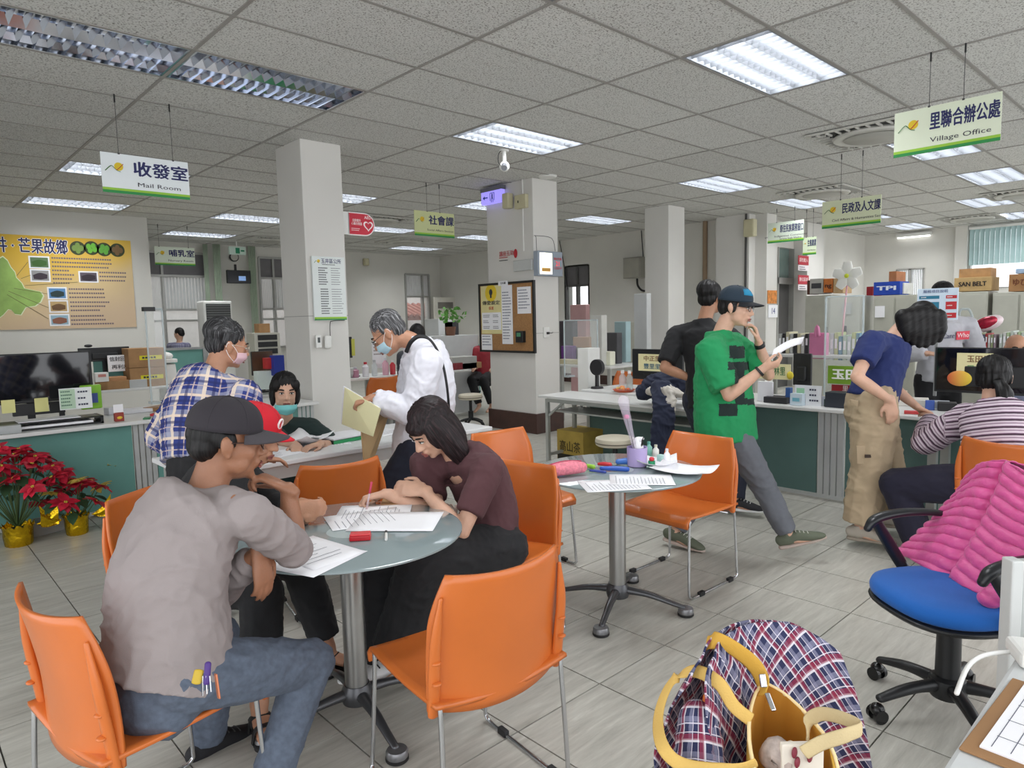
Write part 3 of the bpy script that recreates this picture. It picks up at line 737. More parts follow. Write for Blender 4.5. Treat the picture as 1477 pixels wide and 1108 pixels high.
def skin_mat(name, col):
    m = M(name, col, .5, var=.07, vscale=22, bump=.12, bscale=160)
    b = m.node_tree.nodes['Principled BSDF']; b.inputs['Subsurface Weight'].default_value = .08; b.inputs['Subsurface Radius'].default_value = (.012, .005, .003); return m
def cloth_mat(name, col, weave=.12, rough=.85, scale=420): return M(name, col, rough, var=.05, vscale=9, bump=weave, bscale=scale, sheen=.02)
def hair_mat(name, col, grey=None):
    m = bpy.data.materials.new(name); m.use_nodes = True; t = m.node_tree; b = t.nodes['Principled BSDF']
    at = nd(t, 'ShaderNodeAttribute', attribute_name='hairuv'); mp = nd(t, 'ShaderNodeMapping'); mp.inputs['Scale'].default_value = (260, 260, 14); t.links.new(at.outputs['Vector'], mp.inputs[0])
    n = nd(t, 'ShaderNodeTexNoise'); n.inputs['Scale'].default_value = 1; n.inputs['Detail'].default_value = 4; t.links.new(mp.outputs[0], n.inputs[0])
    g = grey or col; lo = tuple(c*.6 for c in C(*col)[:3])+(1,)
    r = ramp(t, n.outputs['Fac'], [(.35, lo), (.5, C(*col)), (.68, C(*g))]); t.links.new(r.outputs[0], b.inputs['Base Color'])
    b.inputs['Roughness'].default_value = .5; b.inputs['Specular IOR Level'].default_value = .3
    bp = nd(t, 'ShaderNodeBump'); bp.inputs['Strength'].default_value = .4; bp.inputs['Distance'].default_value = .004; t.links.new(n.outputs['Fac'], bp.inputs['Height']); t.links.new(bp.outputs[0], b.inputs['Normal']); return m
HAIRB = hair_mat('black_hair', (17, 16, 17), (36, 33, 33)); HAIRG = hair_mat('grey_hair', (66, 66, 68), (170, 170, 172)); HAIRS = hair_mat('dark_greying_hair', (34, 34, 36), (104, 104, 106)); HAIRR = hair_mat('brown_black_hair', (26, 18, 20), (62, 44, 46))
SK1 = skin_mat('skin_tan', (150, 104, 78)); SK2 = skin_mat('skin_light', (206, 164, 140)); SK3 = skin_mat('skin_mid', (182, 134, 106))
LIPS = M('lips', (150, 88, 80), .45, var=.04); EYEW = M('eye_white', (222, 218, 212), .25, var=0); EYED = M('eye_dark', (28, 20, 17), .2, var=0)

def head_geo(b, H, age=0):
    """H: 4x4 of the head, y = face, z = up, x = its own right side"""
    b.X = H
    b.ell((0, -.018, .030), (.076, .094, .088)); b.ell((0, .015, -.02), (.067, .072, .085)); b.ell((0, .028, -.078), (.048, .050, .036)); b.ell((0, .064, -.098), (.020, .018, .015))
    for s in (-1, 1):
        b.ell((s*.033, .054, -.028), (.025, .023, .027)); b.ell((s*.030, .076, .020), (.026, .012, .009)); b.ell((s*.045, .024, -.060), (.017, .036, .032))
        b.ell((s*.0115, .094, -.036), (.010, .010, .008)); b.ell((s*.031, .076, .001), (.016, .010, .010))
        b.ell((s*.078, -.008, -.008), (.009, .019, .031)); b.ell((s*.083, -.014, -.002), (.008, .014, .026)); b.ell((s*.078, -.004, -.034), (.008, .011, .011))
    b.chain([(0, .080, .012), (0, .094, -.012), (0, .106, -.032)], [(.008, .008), (.010, .010), (.0125, .011)], n=10)
    b.ell((0, .086, -.062), (.021, .011, .011)); b.ell((0, .083, -.072), (.018, .010, .008)); b.X = None
def face_parts(person, H, brow=(30, 24, 22), lips=LIPS, eyes=True):
    b = B(); b.X = H
    b.chain([(-.022, .0915, -.0655), (-.01, .0965, -.0635), (0, .0975, -.0645), (.01, .0965, -.0635), (.022, .0915, -.0655)], [(.0035, .002), (.005, .004), (.005, .004), (.005, .004), (.0035, .002)], n=8)
    b.chain([(-.018, .0905, -.073), (0, .0955, -.0755), (.018, .0905, -.073)], [(.003, .003), (.0055, .005), (.003, .003)], n=8)
    b.build('mouth', lips, person, smooth=True)
    if eyes:
        for s in (-1, 1):
            e = B(); e.X = H; e.ell((s*.031, .0795, .000), (.0145, .0085, .0062)); o = e.build('eye', EYEW, person, smooth=True)
            e = B(); e.X = H; e.ell((s*.031, .0842, .000), (.0062, .0048, .0060)); e.build('iris', EYED, o, smooth=True)
            e = B(); e.X = H; e.chain([(s*.046, .0775, .003), (s*.038, .0855, .0072), (s*.026, .0875, .0072), (s*.017, .0835, .002)], [(.0022, .0022)]*4, n=6); e.build('eyelid', EYED, o, smooth=True)
    for s in (-1, 1):
        e = B(); e.X = H; e.chain([(s*.050, .0745, .021), (s*.038, .0865, .026), (s*.018, .0890, .022)], [(.004, .003), (.0055, .003), (.0045, .003)], n=6, side=(0, 0, 1)); e.build('eyebrow', M('brow_%d' % brow[0], brow, .8), person, smooth=True)
def hand(b, wr, d, nrm, thumb, curl=.35, k=1.0, spread=.0, curls=None):
    """wr wrist, d towards the knuckles, nrm out of the palm, thumb = +1/-1 side of the thumb along d x nrm"""
    d = Vector(d).normalized(); n = Vector(nrm); n = (n-d*n.dot(d)).normalized(); s = d.cross(n)*thumb
    wr = Vector(wr)
    b.chain([wr-d*.02*k, wr+d*.02*k, wr+d*.055*k, wr+d*.088*k], [(.026*k, .018*k), (.031*k, .016*k), (.038*k, .0145*k), (.039*k, .012*k)], side=s, n=12)
    b.ell(wr+d*.035*k+s*.022*k+n*.008*k, (.017*k,)*3)
    L = (.072, .080, .075, .058); off = (.029, .0098, -.0098, -.028)
    for i in range(4):
        c = (curls[i] if curls else curl)*(1+.08*i); p = wr+d*(.084-.004*abs(i-1.2))*k+s*off[i]*k; a = c*.55
        pts = [p-d*.02*k, p]; dirn = d+s*spread*(1.2-i)*.1
        for f, g in ((.46, .0), (.30, c*.95), (.24, c*.75)):
            a += g; v = dirn*math.cos(a)+n*math.sin(a); p = p+v.normalized()*L[i]*f*k; pts.append(p)
        b.chain(pts, [.0088*k, .0088*k, .0082*k, .0074*k, .0060*k], n=9, sub=3)
    c = curl if not curls else curls[0]; p = wr+d*.025*k+s*.026*k+n*.006*k; q = p+(d*.62+s*.62+n*.35*c).normalized()*.036*k; r = q+(d*.85+s*(.25-.4*c)+n*.45*c).normalized()*.030*k; t = r+(d*.9-s*.35*c+n*.4*c).normalized()*.022*k
    b.chain([p-d*.012*k, p, q, r, t], [.014*k, .0135*k, .0105*k, .0094*k, .0070*k], n=9, sub=3)
def nails(person, pts): pass

def person(label, j, top, bottom=None, skin=SK2, voxel=.0065, build=1.0, shoes=None, hands=True, cat='person', face=True, brow=(30, 24, 22), feet=True, lips=LIPS, eyes=True):
    """j: joints (world). top/bottom: dict(mat, reach, ease, hem, folds)"""
    k = build; P = thing('person', label, 'person')
    hip, neck, head = Vector(j['hip']), Vector(j['neck']), Vector(j['head'])
    shL, shR = Vector(j['shL']), Vector(j['shR']); sx = (shR-shL).normalized()
    hx = Vector(j.get('hipx', sx)).normalized(); up = (neck-hip).normalized()
    fwd = Vector(j['face']).normalized(); hup = Vector(j.get('hup', up)); xx = fwd.cross(hup).normalized(); hup = xx.cross(fwd)
    H = Matrix((xx, fwd, hup)).transposed().to_4x4() @ Matrix.Scale(j.get('hs', 1.0), 4); H.translation = head
    front = up.cross(sx)
    front = Vector(j['front']).normalized() if 'front' in j else front
    arms = []
    for s, S in ((-1, 'L'), (1, 'R')):
        sh = shL if s < 0 else shR
        if 'wr'+S in j:
            if 'el'+S in j: el, wr = V(*j['el'+S]), V(*j['wr'+S]); arms.append((sh, el, wr, S)); continue
            el, wr = ik(sh, j['wr'+S], .285*j.get('al', 1), .245*j.get('al', 1), j['eh'+S]); arms.append((sh, el, wr, S))
    legs = []
    for s, S in ((-1, 'L'), (1, 'R')):
        if 'an'+S in j:
            hp = hip+hx*s*.095*k
            if 'kn'+S in j: legs.append((hp, V(*j['kn'+S]), V(*j['an'+S]), S)); continue
            kn, an = ik(hp, j['an'+S], .42*j.get('ll', 1), .41*j.get('ll', 1), j['kh'+S]); legs.append((hp, kn, an, S))
    # --- body: one continuous surface
    b = B(); mid = hip.lerp(neck, .5)+(Vector(j.get('bend', (0, 0, 0)))); upc = mid.lerp(neck, .55)
    b.chain([hip-up*.06, hip+up*.02, mid-up*.05, mid+up*.08, upc+up*.04, neck-up*.02], [(.135*k, .10*k), (.14*k, .105*k), (.115*k, .09*k), (.13*k, .10*k), (.135*k, .09*k), (.06*k, .05*k)], side=sx, n=18)
    hb = head-hup*.075-fwd*.022
    b.chain([neck-up*.05, neck+(hb-neck)*.45, hb+hup*.03], [(.062, .056), (.054, .053), (.052, .054)], side=sx, n=14)
    head_geo(b, H)
    for sh, el, wr, S in arms:
        a = (el-sh).normalized(); c = (wr-el).normalized()
        b.chain([neck.lerp(sh, .45)-up*.02, sh-a*.01, sh+a*.05], [.05*k, .052*k, .047*k]); b.chain([sh, sh.lerp(el, .45), el], [.048*k, .043*k, .036*k]); b.chain([el, el.lerp(wr, .3), wr], [.037*k, .039*k, .0245*k])
        if hands and ('hd'+S) in j:
            hd = Vector(j['hd'+S]); hand(b, wr, hd, j.get('hn'+S, (0, 0, -1)), j.get('ht'+S, 1), j.get('hc'+S, .4), j.get('hk', 1), curls=j.get('hcs'+S))
    for hp, kn, an, S in legs:
        b.chain([hp, hp.lerp(kn, .4), kn], [.078*k, .070*k, .052*k]); b.chain([kn, kn.lerp(an, .3), an.lerp(kn, .1), an], [.050*k, .052*k, .036*k, .034*k])
        td = Vector(j['toe'+S]).normalized()
        b.chain([an-td*.02-V(0, 0, .02), an+td*.06-V(0, 0, .04), an+td*.14-V(0, 0, .055)], [(.03, .03), (.036, .022), (.034, .014)], side=td.cross(V(0, 0, 1)))
    o, co = vox(b, 'body', skin, P, voxel, 4)
    if face: face_parts(P, H, brow, lips, eyes)
    # --- clothes
    if top:
        e = top.get('ease', .018); c = B(); hem = top.get('hem', .10); w = top.get('wide', 1.0)
        c.chain([hip-up*hem+Vector(top.get('hemoff', (0, 0, 0))), hip+up*.03, mid-up*.04, mid+up*.09, upc+up*.05, neck-up*.035, neck+up*top.get('collar', -.005)],
                [(.145*k*w+e, .115*k*w+e), (.142*k*w+e, .115*k*w+e), (.128*k*w+e, .105*k*w+e), (.142*k+e, .108*k+e), (.145*k+e, .098*k+e), (.075*k+e*.6, .066*k+e*.6), (.056*k+e*.5, .055*k+e*.5)], side=sx, n=22, flat0=True, flat1=True)
        segs = [(hip-up*.1, neck, sx.cross(up), .16, 0)]; e = top.get('sease', e)
        for sh, el, wr, S in arms:
            rc = top.get('reach', 2.0); rc = top.get('reach'+S, rc); a = (el-sh).normalized(); q = (wr-el).normalized()
            c.chain([neck.lerp(sh, .35)-up*.035, neck.lerp(sh, .8)-up*.012, sh+a*.03], [(.058*k+e*.6), .055*k+e*.8, .053*k+e]); u = min(rc, 1)
            c.chain([sh, sh.lerp(el, u*.5), sh.lerp(el, u)], [.054*k+e, .050*k+e*1.1, .043*k+e*1.15], flat1=rc <= 1)
            segs.append((sh, el, sx.cross(up), .055, .31))
            if rc > 1: t = rc-1; c.chain([el, el.lerp(wr, t*.5), el.lerp(wr, t)], [.043*k+e*1.1, .040*k+e, .030*k+e*.75], flat1=True); segs.append((el, wr, sx.cross(up), .045, .6))
        o, co = vox(c, top.get('name', 'shirt'), top['mat'], P, top.get('voxel', voxel*1.3), 3, folds(top.get('folds', .006), top.get('f1', 8), top.get('f2', 22), seed=len(label)))
        wear_coords(o, co, segs)
    if bottom and legs:
        e = bottom.get('ease', .016); c = B(); w = bottom.get('wide', 1.0); rc = bottom.get('reach', 2.0)
        c.chain([hip-up*.07, hip, hip+up*bottom.get('rise', .08)], [(.135*k+e, .105*k+e), (.145*k+e, .112*k+e), (.13*k+e*.4, .10*k+e*.4)], side=hx, n=18, flat1=True); segs = [(hip-up*.06, hip+up*.08, hx.cross(up), .15, 0)]
        for hp, kn, an, S in legs:
            c.chain([hp, hp.lerp(kn, .35), kn], [.086*k+e, .078*k+e*w, .058*k+e*w]); t = rc-1
            c.chain([kn, kn.lerp(an, .4*t), kn.lerp(an, t)], [.056*k+e*w, (.052*k+e*1.1*w), (.040*k+e*bottom.get('cuff', 1.2)*w)], flat1=True)
            segs += [(hp, kn, hx.cross(up), .08, .1), (kn, an, hx.cross(up), .06, .5)]
        o, co = vox(c, bottom.get('name', 'trousers'), bottom['mat'], P, bottom.get('voxel', voxel*1.4), 3, folds(bottom.get('folds', .006), 8, 20, seed=3+len(label)))
        wear_coords(o, co, segs)
    if shoes and feet:
        for hp, kn, an, S in legs:
            td = Vector(j['toe'+S]).normalized(); sd = td.cross(V(0, 0, 1)).normalized(); shoe(P, an, td, sd, shoes)
    P_info = dict(P=P, H=H, arms=arms, legs=legs, front=front, up=up, sx=sx, neck=neck, hip=hip); return P_info
def shoe(P, an, td, sd, st):
    n = sd.cross(td); 
    if n.z < 0: n = -n
    an = Vector(an); base = an-n*.075; c = B(); s = st.get('size', 1.0)
    def at(y, z): return base+td*y*s+n*z*s
    c.chain([at(-.055, .052), at(-.02, .058), at(.05, .055), at(.11, .042), at(.165, .032), at(.195, .026)], [(.028, .036), (.036, .042), (.038, .038), (.044, .030), (.042, .022), (.028, .014)], side=sd, n=14)
    c.chain([at(-.01, .05), at(-.012, .10)], [(.036, .040), (.036, .038)], side=sd, n=14, flat1=True)
    o, _ = vox(c, st.get('name', 'shoe'), st['mat'], P, .006, 3)
    b = B(); b.chain([at(-.062, .012), at(.0, .011), at(.07, .011), at(.13, .012), at(.20, .015)], [(.030, .014), (.038, .014), (.036, .012), (.045, .012), (.026, .011)], side=sd, n=12); b.build('sole', st['sole'], o, smooth=True)
    if st.get('lace'):
        b = B()
        for q in range(4): y = .045+.022*q; z = .092-.008*q; b.chain([at(y, z)-sd*.022, at(y, z+.004), at(y, z)+sd*.022], [.003]*3, n=6)
        b.build('lace', st['lace'], o, smooth=True)
def hair_obj(P, H, mat, shapes, name='hair', voxel=.0055, amp=.004, f=30, sm=3):
    b = B(); b.X = H
    for sh in shapes:
        if sh[0] == 'w': b.X = None; b.chain(sh[1], sh[2]); b.X = H
        elif len(sh) == 2: b.ell(*sh)
        else: b.chain(sh[1], sh[2], side=sh[3] if len(sh) > 3 else None)
    Hi = H.inverted()
    def dsp(co):
        out = np.empty(len(co))
        for i, p in enumerate(co):
            q = Hi @ Vector((float(p[0]), float(p[1]), float(p[2]))); a = math.atan2(q.x, q.y)
            out[i] = amp*(noise.noise(Vector((a*f/5, q.z*9, 3)))+.6*noise.noise(Vector((a*f/2, q.z*12, 9))))
        return out
    o, co = vox(b, name, mat, P, voxel, sm, dsp)
    uv = np.empty((len(co), 3), 'f'); R = np.array(Hi)[:3, :3]; t = np.array(Hi)[:3, 3]; q = co @ R.T+t
    an = np.arctan2(q[:, 0], q[:, 1]+.02); uv[:, 0] = an*.08; uv[:, 1] = 0; uv[:, 2] = q[:, 2]
    top = q[:, 2] > .06; uv[top, 0] = q[top, 0]*1.2; uv[top, 2] = q[top, 1]
    at_ = o.data.attributes.new('hairuv', 'FLOAT_VECTOR', 'POINT'); at_.data.foreach_set('vector', uv.ravel()); return o
SHORT = [((0, -.026, .046), (.083, .096, .086)), ((0, -.058, .0), (.073, .058, .066)), ((.071, -.012, .022), (.012, .036, .030)), ((-.071, -.012, .022), (.012, .036, .030))]
def cap(P, H, col, brimcol, logo=None, tilt=.0, name='cap', panels=True, brim=.085):
    m = cloth_mat('cap_%d_%d_%d' % col, col); mb = cloth_mat('cap_%d_%d_%d' % brimcol, brimcol); T = H @ Matrix.Translation((0, -.012, .030)) @ Matrix.Rotation(tilt, 4, 'X')
    def cr(s, q):
        a = 2*PI*s; e = (1-q)*PI/2; r = math.cos(e)**.8; z = .096*math.sin(e)**.9
        fx, fy = .089, .106
        return T @ Vector((fx*r*math.sin(a), fy*r*math.cos(a), z+.004))
    o = B().grid(40, 12, cr).build(name, m, P, smooth=True, solid=.004)
    def br(s, q):
        a = (s-.5)*2.15; x = math.sin(a)*.089; y = math.cos(a)*.103; L = brim*max(0, math.cos((s-.5)*PI))**.55
        return T @ Vector((x*(1+.08*q), y+L*q, .010-.030*(x/.089)**2*(.4+.6*q)-.012*q))
    B().grid(20, 6, br).build('brim', mb, o, smooth=True, solid=.005)
    b = B(); b.X = T; b.ell((0, 0, .102), (.008, .008, .004)); b.build('button', m, o, smooth=True)
    b = B()
    for k in range(6):
        a = k*PI/3; pts = [T @ Vector((.090*math.cos(e)**.8*math.sin(a), .107*math.cos(e)**.8*math.cos(a), .097*math.sin(e)**.9+.005)) for e in (.05, .4, .8, 1.2, 1.5)]
        b.chain(pts, [.0018]*5, n=6)
    tag(b.build('seams', m, o, smooth=True), kind='stuff')
    return o, T
def glasses(P, H, col=(30, 28, 28), r=.021, temple=True, name='glasses'):
    m = M('glass_frame_%d_%d_%d' % col, col, .3, .3, var=0); g = B(); g.X = H
    for s in (-1, 1):
        pts = [(s*.033+r*1.15*math.cos(a), .098-.006*abs(math.cos(a)), -.002+r*.8*math.sin(a)) for a in np.linspace(0, 2*PI, 13)]
        g.chain(pts, [.0016]*13, n=6, sub=2)
        if temple: g.chain([(s*.056, .092, .004), (s*.078, .05, .006), (s*.083, .0, .004), (s*.083, -.02, -.012)], [.0017]*4, n=6)
    g.chain([(-.010, .100, .001), (0, .104, .004), (.010, .100, .001)], [.0015]*3, n=6)
    o = g.build(name, m, P, smooth=True); l = B(); l.X = H
    for s in (-1, 1): l.lathe([(r*1.0, 0), (r*1.0, .001)], (s*.033, .0955, -.002), R=Matrix.Rotation(PI/2, 3, 'X'), n=18)
    l.build('lens', M('spectacle_lens', (225, 232, 235), .03, alpha=.15, var=0), o); return o
def mask(P, H, col, drop=0, name='face_mask', loops=True):
    m = M('mask_%d_%d_%d' % col, col, .8, var=.04); T = H @ Matrix.Translation((0, drop*.4, -drop))
    def f(s, q):
        a = (s-.5)*2.3; z = -.020-.075*q; rr = 1-.30*max(0, q-.45)**1.2*1.6; bulge = .020*math.cos(a)**2*(1-abs(q-.35))
        return T @ Vector((.076*math.sin(a)*rr, .002+(.082*rr+bulge)*math.cos(a)+.006*(.5-abs(q-.5)), z-.01*abs(math.sin(a))*(q-.5)*2*-1+.004*math.sin(q*19)*0))
    o = B().grid(18, 12, f).build(name, m, P, smooth=True, solid=.002); 
    if loops:
        b = B(); b.X = T
        for s in (-1, 1):
            b.chain([(s*.070, .038, -.030), (s*.082, .012, -.004), (s*.087, -.02, .012), (s*.088, -.028, -.012)], [.0014]*4, n=6); b.chain([(s*.062, .03, -.078), (s*.080, -.004, -.052), (s*.087, -.024, -.026)], [.0014]*3, n=6)
        b.build('ear_loop', M('mask_loop', (236, 236, 236), .7), o, smooth=True)
    return o
Fh = V(math.sin(YAW), math.cos(YAW), 0); Rh = V(math.cos(YAW), -math.sin(YAW), 0)
def W(r, f, z=0): return Rh*r+Fh*f+V(0, 0, z)
def plaid_mat(name, base, bands, sc, rough=.85):
    """woven plaid: list of (axis, offset, width, colour, strength)"""
    m = bpy.data.materials.new(name); m.use_nodes = True; t = m.node_tree; b = t.nodes['Principled BSDF']; b.inputs['Roughness'].default_value = rough
    at = nd(t, 'ShaderNodeAttribute', attribute_name='cloth'); sp = nd(t, 'ShaderNodeSeparateXYZ'); t.links.new(at.outputs['Vector'], sp.inputs[0])
    cur = nd(t, 'ShaderNodeRGB'); cur.outputs[0].default_value = C(*base); cur = cur.outputs[0]
    for ax, off, w, col, st in bands:
        a = nd(t, 'ShaderNodeMath', operation='MULTIPLY_ADD'); a.inputs[1].default_value = 1/sc; a.inputs[2].default_value = off+50; t.links.new(sp.outputs[ax], a.inputs[0])
        f = nd(t, 'ShaderNodeMath', operation='FRACT'); t.links.new(a.outputs[0], f.inputs[0])
        l = nd(t, 'ShaderNodeMath', operation='LESS_THAN'); l.inputs[1].default_value = w; t.links.new(f.outputs[0], l.inputs[0])
        k = nd(t, 'ShaderNodeMath', operation='MULTIPLY'); k.inputs[1].default_value = st; t.links.new(l.outputs[0], k.inputs[0])
        x = nd(t, 'ShaderNodeMix', data_type='RGBA'); t.links.new(k.outputs[0], x.inputs[0]); t.links.new(cur, x.inputs[6]); x.inputs[7].default_value = C(*col); cur = x.outputs[2]
    t.links.new(cur, b.inputs['Base Color'])
    n = nd(t, 'ShaderNodeTexNoise'); n.inputs['Scale'].default_value = 300; bp = nd(t, 'ShaderNodeBump'); bp.inputs['Strength'].default_value = .15; bp.inputs['Distance'].default_value = .003
    t.links.new(n.outputs['Fac'], bp.inputs['Height']); t.links.new(bp.outputs[0], b.inputs['Normal']); return m
BLK = cloth_mat('black_cloth', (24, 24, 27)); NAVY = cloth_mat('dark_navy_cloth', (30, 34, 50))
DENIM = M('washed_denim', (88, 98, 114), .85, var=.16, vscale=60, bump=.3, bscale=600)
sneak = lambda a, b, l=(200, 200, 200), **k: dict(mat=K(*a, rough=.8), sole=K(*b, rough=.6), lace=K(*l, rough=.8), **k)

# --- man in the grey shirt, nearest
p = person('seated man seen from behind in a stained grey shirt, dark cap and jeans',
    dict(hip=J(238, 962, 1.90), neck=J(298, 700, 2.0), head=J(329, 636, 2.03), face=W(.88, .45, -.12), hup=W(.1, .05, 1), shL=J(234, 748, 2.12), shR=J(356, 742, 1.92), bend=W(-.03, -.03),
         hipx=W(.83, -.55), elR=J(424, 792, 2.12), wrR=J(416, 706, 2.10), wrL=J(374, 796, 2.02), ehL=W(-.3, .3, -1), hdR=W(-.85, .0, .45), hnR=W(-.3, -.1, -.9), htR=-1, hcR=1.0,
         hdL=W(.12, -.05, -1), hnL=W(-.8, .4, 0), htL=1, hcL=.35, anR=J(380, 1150, 2.04), knR=J(450, 955, 2.17), anL=J(300, 1070, 2.42), khL=W(.2, .9, .6), toeR=W(.7, .6), toeL=W(.6, .8)),
    dict(mat=M('stained_grey_shirt', (146, 137, 136), .85, var=.1, vscale=4, bump=.15, bscale=450), reach=2.0, reachR=1.12, reachL=1.85, ease=.030, sease=.012, hem=.035, folds=.010, wide=1.12, f1=7, f2=17),
    dict(mat=DENIM, name='jeans', ease=.012, wide=1.2, reach=1.98, folds=.007, rise=.05), SK1, .0055, 1.0, shoes=sneak((30, 30, 34), (40, 40, 42), (60, 60, 60)))
hair_obj(p['P'], p['H'], HAIRB, [((0, -.030, .022), (.078, .088, .062)), ((0, -.060, -.012), (.070, .052, .052)), ((.072, -.01, .008), (.011, .03, .03)), ((-.072, -.01, .008), (.011, .03, .03))])
cap(p['P'], p['H'], (44, 40, 46), (66, 62, 66), tilt=-.06); glasses(p['P'], p['H'], (60, 40, 34))
# belt, keys and torn back pocket at the waist
kh = thing('key_bunch', 'bunch of keys with yellow and purple tags hanging from the jeans pocket', 'keys')
B().chain([J(287, 968, 1.665), J(283, 985, 1.655)], [(.012, .004)]*2, side=Rh).build('yellow_tag', K(190, 160, 40), kh, smooth=True)
B().chain([J(300, 958, 1.665), J(298, 985, 1.655)], [(.008, .006)]*2, side=Rh).build('purple_tag', K(70, 40, 120), kh, smooth=True)
for k in range(3): B().bar(J(292+k*5, 975, 1.655), J(292+k*6, 1004-k*3, 1.65), .005, .0025).build('key', CHROME, kh)
B().bar(J(311, 972, 1.655), J(316, 1008, 1.65), .017, .004).build('copper_tag', M('copper_tag', (196, 120, 84), .35, .5), kh, bevel=.002)

# --- person in the red cap
p = person('seated person in a bright red cap and black shirt behind the man in grey',
    dict(hip=J(270, 808, 2.86), neck=J(334, 672, 2.9), head=J(369, 626, 2.86), face=W(.93, -.15, -.33), hup=W(.33, 0, .95), shR=J(338, 700, 2.72), shL=J(350, 688, 3.06), bend=W(-.03, 0), hipx=W(-.19, -.98),
         wrR=J(424, 733, 2.60), ehR=W(-.2, -.1, -1), wrL=J(438, 728, 2.72), ehL=W(0, 0, -1), hdR=W(.85, .25, -.1), hnR=W(-.2, .9, .1), htR=-1, hcR=.9, hdL=W(.6, -.6, -.05), hnL=W(-.5, -.4, 0), htL=1, hcL=.9,
         anR=J(374, 1020, 2.52), khR=W(.9, .2, .8), anL=J(474, 938, 2.98), khL=W(.9, .1, .6), toeR=W(.5, -.85), toeL=W(1, -.2)),
    dict(mat=BLK, reach=1.5, ease=.022, folds=.006), dict(mat=BLK, ease=.02, wide=1.3, reach=1.85), SK3, .0065)
hair_obj(p['P'], p['H'], HAIRS, [((0, -.030, .022), (.078, .086, .060)), ((0, -.055, -.005), (.068, .05, .05))])
o, T = cap(p['P'], p['H'], (196, 22, 40), (206, 24, 44), brim=.075)
b = B(); b.chain([T @ V(.016*math.cos(a), .1055-.003, .046+.020*math.sin(a)) for a in np.linspace(0, 2*PI, 11)], [.0045]*11, n=6, sub=2); b.build('cap_badge', K(235, 225, 225), o, smooth=True)
for s, an, td in ((1, J(374, 1020, 2.52), W(.5, -.85)), (-1, J(474, 938, 2.98), W(1, -.2))):
    g = td.normalized(); sd = g.cross(V(0, 0, 1)); q = an-V(0, 0, .062); b = B()
    b.chain([q-g*.06-V(0, 0, .008), q+g*.02-V(0, 0, .012), q+g*.12-V(0, 0, .012), q+g*.19-V(0, 0, .006)], [(.034, .014), (.036, .012), (.046, .012), (.030, .010)], side=sd)
    o = b.build('sandal', RUBBER, p['P'], smooth=True); b = B()
    for y in (.02, .10): b.chain([q+g*y-sd*.046-V(0, 0, .01), q+g*y-sd*.034+V(0, 0, .036), q+g*(y+.01)+V(0, 0, .050), q+g*y+sd*.034+V(0, 0, .036), q+g*y+sd*.046-V(0, 0, .01)], [(.014, .003)]*5, side=g)
    b.build('strap', RUBBER, o, smooth=True)

# --- man in the plaid shirt
PL = plaid_mat('blue_white_plaid', (40, 54, 122), [(0, .0, .26, (170, 172, 190), .55), (1, .2, .24, (170, 172, 190), .55), (0, .10, .14, (224, 208, 190), .9), (1, .30, .12, (226, 206, 186), .9), (0, .62, .05, (196, 176, 170), .8), (1, .78, .05, (196, 176, 170), .8), (0, .44, .12, (28, 36, 92), .7), (1, .60, .12, (28, 36, 92), .7)], .105)
p = person('standing man in a blue and white plaid shirt with a pink face mask',
    dict(hip=J(284, 668, 3.36), neck=J(306, 538, 3.5), head=J(329, 497, 3.55), face=W(.78, .56, -.25), hup=W(.25, .1, 1), shR=J(354, 572, 3.36), shL=J(274, 562, 3.68), bend=W(-.03, -.04), hipx=W(.6, -.8),
         wrL=J(276, 662, 3.55), ehL=W(-1, .1, -.2), wrR=J(378, 662, 3.45), ehR=W(0, -.3, -1), hdL=W(.3, -.2, -1), hnL=W(1, 0, 0), htL=1, hdR=W(.7, .7, -.2), hnR=V(0, 0, -1), htR=1,
         anL=J(248, 868, 3.45), khL=W(.5, .8), anR=J(290, 872, 3.40), khR=W(.5, .8), toeL=W(.6, .8), toeR=W(.6, .8)),
    dict(mat=PL, reach=1.9, ease=.030, hem=.02, folds=.008, wide=1.1), dict(mat=BLK, ease=.02, wide=1.2, reach=1.95), SK3, .007, 1.02, shoes=sneak((40, 38, 36), (30, 30, 30)))
hair_obj(p['P'], p['H'], HAIRS, SHORT+[((0, -.05, .06), (.084, .085, .078))], f=40, amp=.007)
glasses(p['P'], p['H'], (190, 170, 150)); mask(p['P'], p['H'], (224, 188, 196))

# --- woman with the teal mask on her chin behind the white desk
p = person('seated woman with short black hair and a teal mask pulled under her chin',
    dict(hip=J(412, 712, 4.8), neck=J(410, 604, 4.62), head=J(411, 564, 4.5), face=W(.42, -.9, -.12), hup=W(.05, 0, 1), shR=J(375, 618, 4.62), shL=J(447, 618, 4.62), hipx=W(-1, 0),
         wrL=J(462, 640, 4.22), ehL=W(.8, .2, -.6), wrR=J(434, 645, 4.2), ehR=W(-.8, .2, -.6), hdL=W(-.5, -.8, -.05), hnL=V(0, 0, -1), htL=1, hcL=.3, hdR=W(.3, -.9, -.05), hnR=V(0, 0, -1), htR=-1, hcR=.3),
    dict(mat=cloth_mat('dark_green_cloth', (22, 42, 40)), reach=1.25, ease=.022, hem=.1, folds=.005, collar=-.03), None, SK2, .007)
hair_obj(p['P'], p['H'], HAIRB, [((0, -.024, .048), (.084, .096, .082)), ((0, -.06, -.02), (.080, .06, .09)), ((.074, -.02, -.02), (.024, .052, .085)), ((-.074, -.02, -.02), (.024, .052, .085)), ((-.06, .038, .045), (.03, .035, .04)), ((.062, .036, .045), (.028, .035, .042))], amp=.006)
mask(p['P'], p['H'], (120, 196, 196), drop=.048, loops=False)
b = B(); b.ell(p['neck'].lerp(p['hip'], .32)+p['front']*.135, (.012, .012, .014)); b.build('pendant', K(225, 225, 225), p['P'], smooth=True)

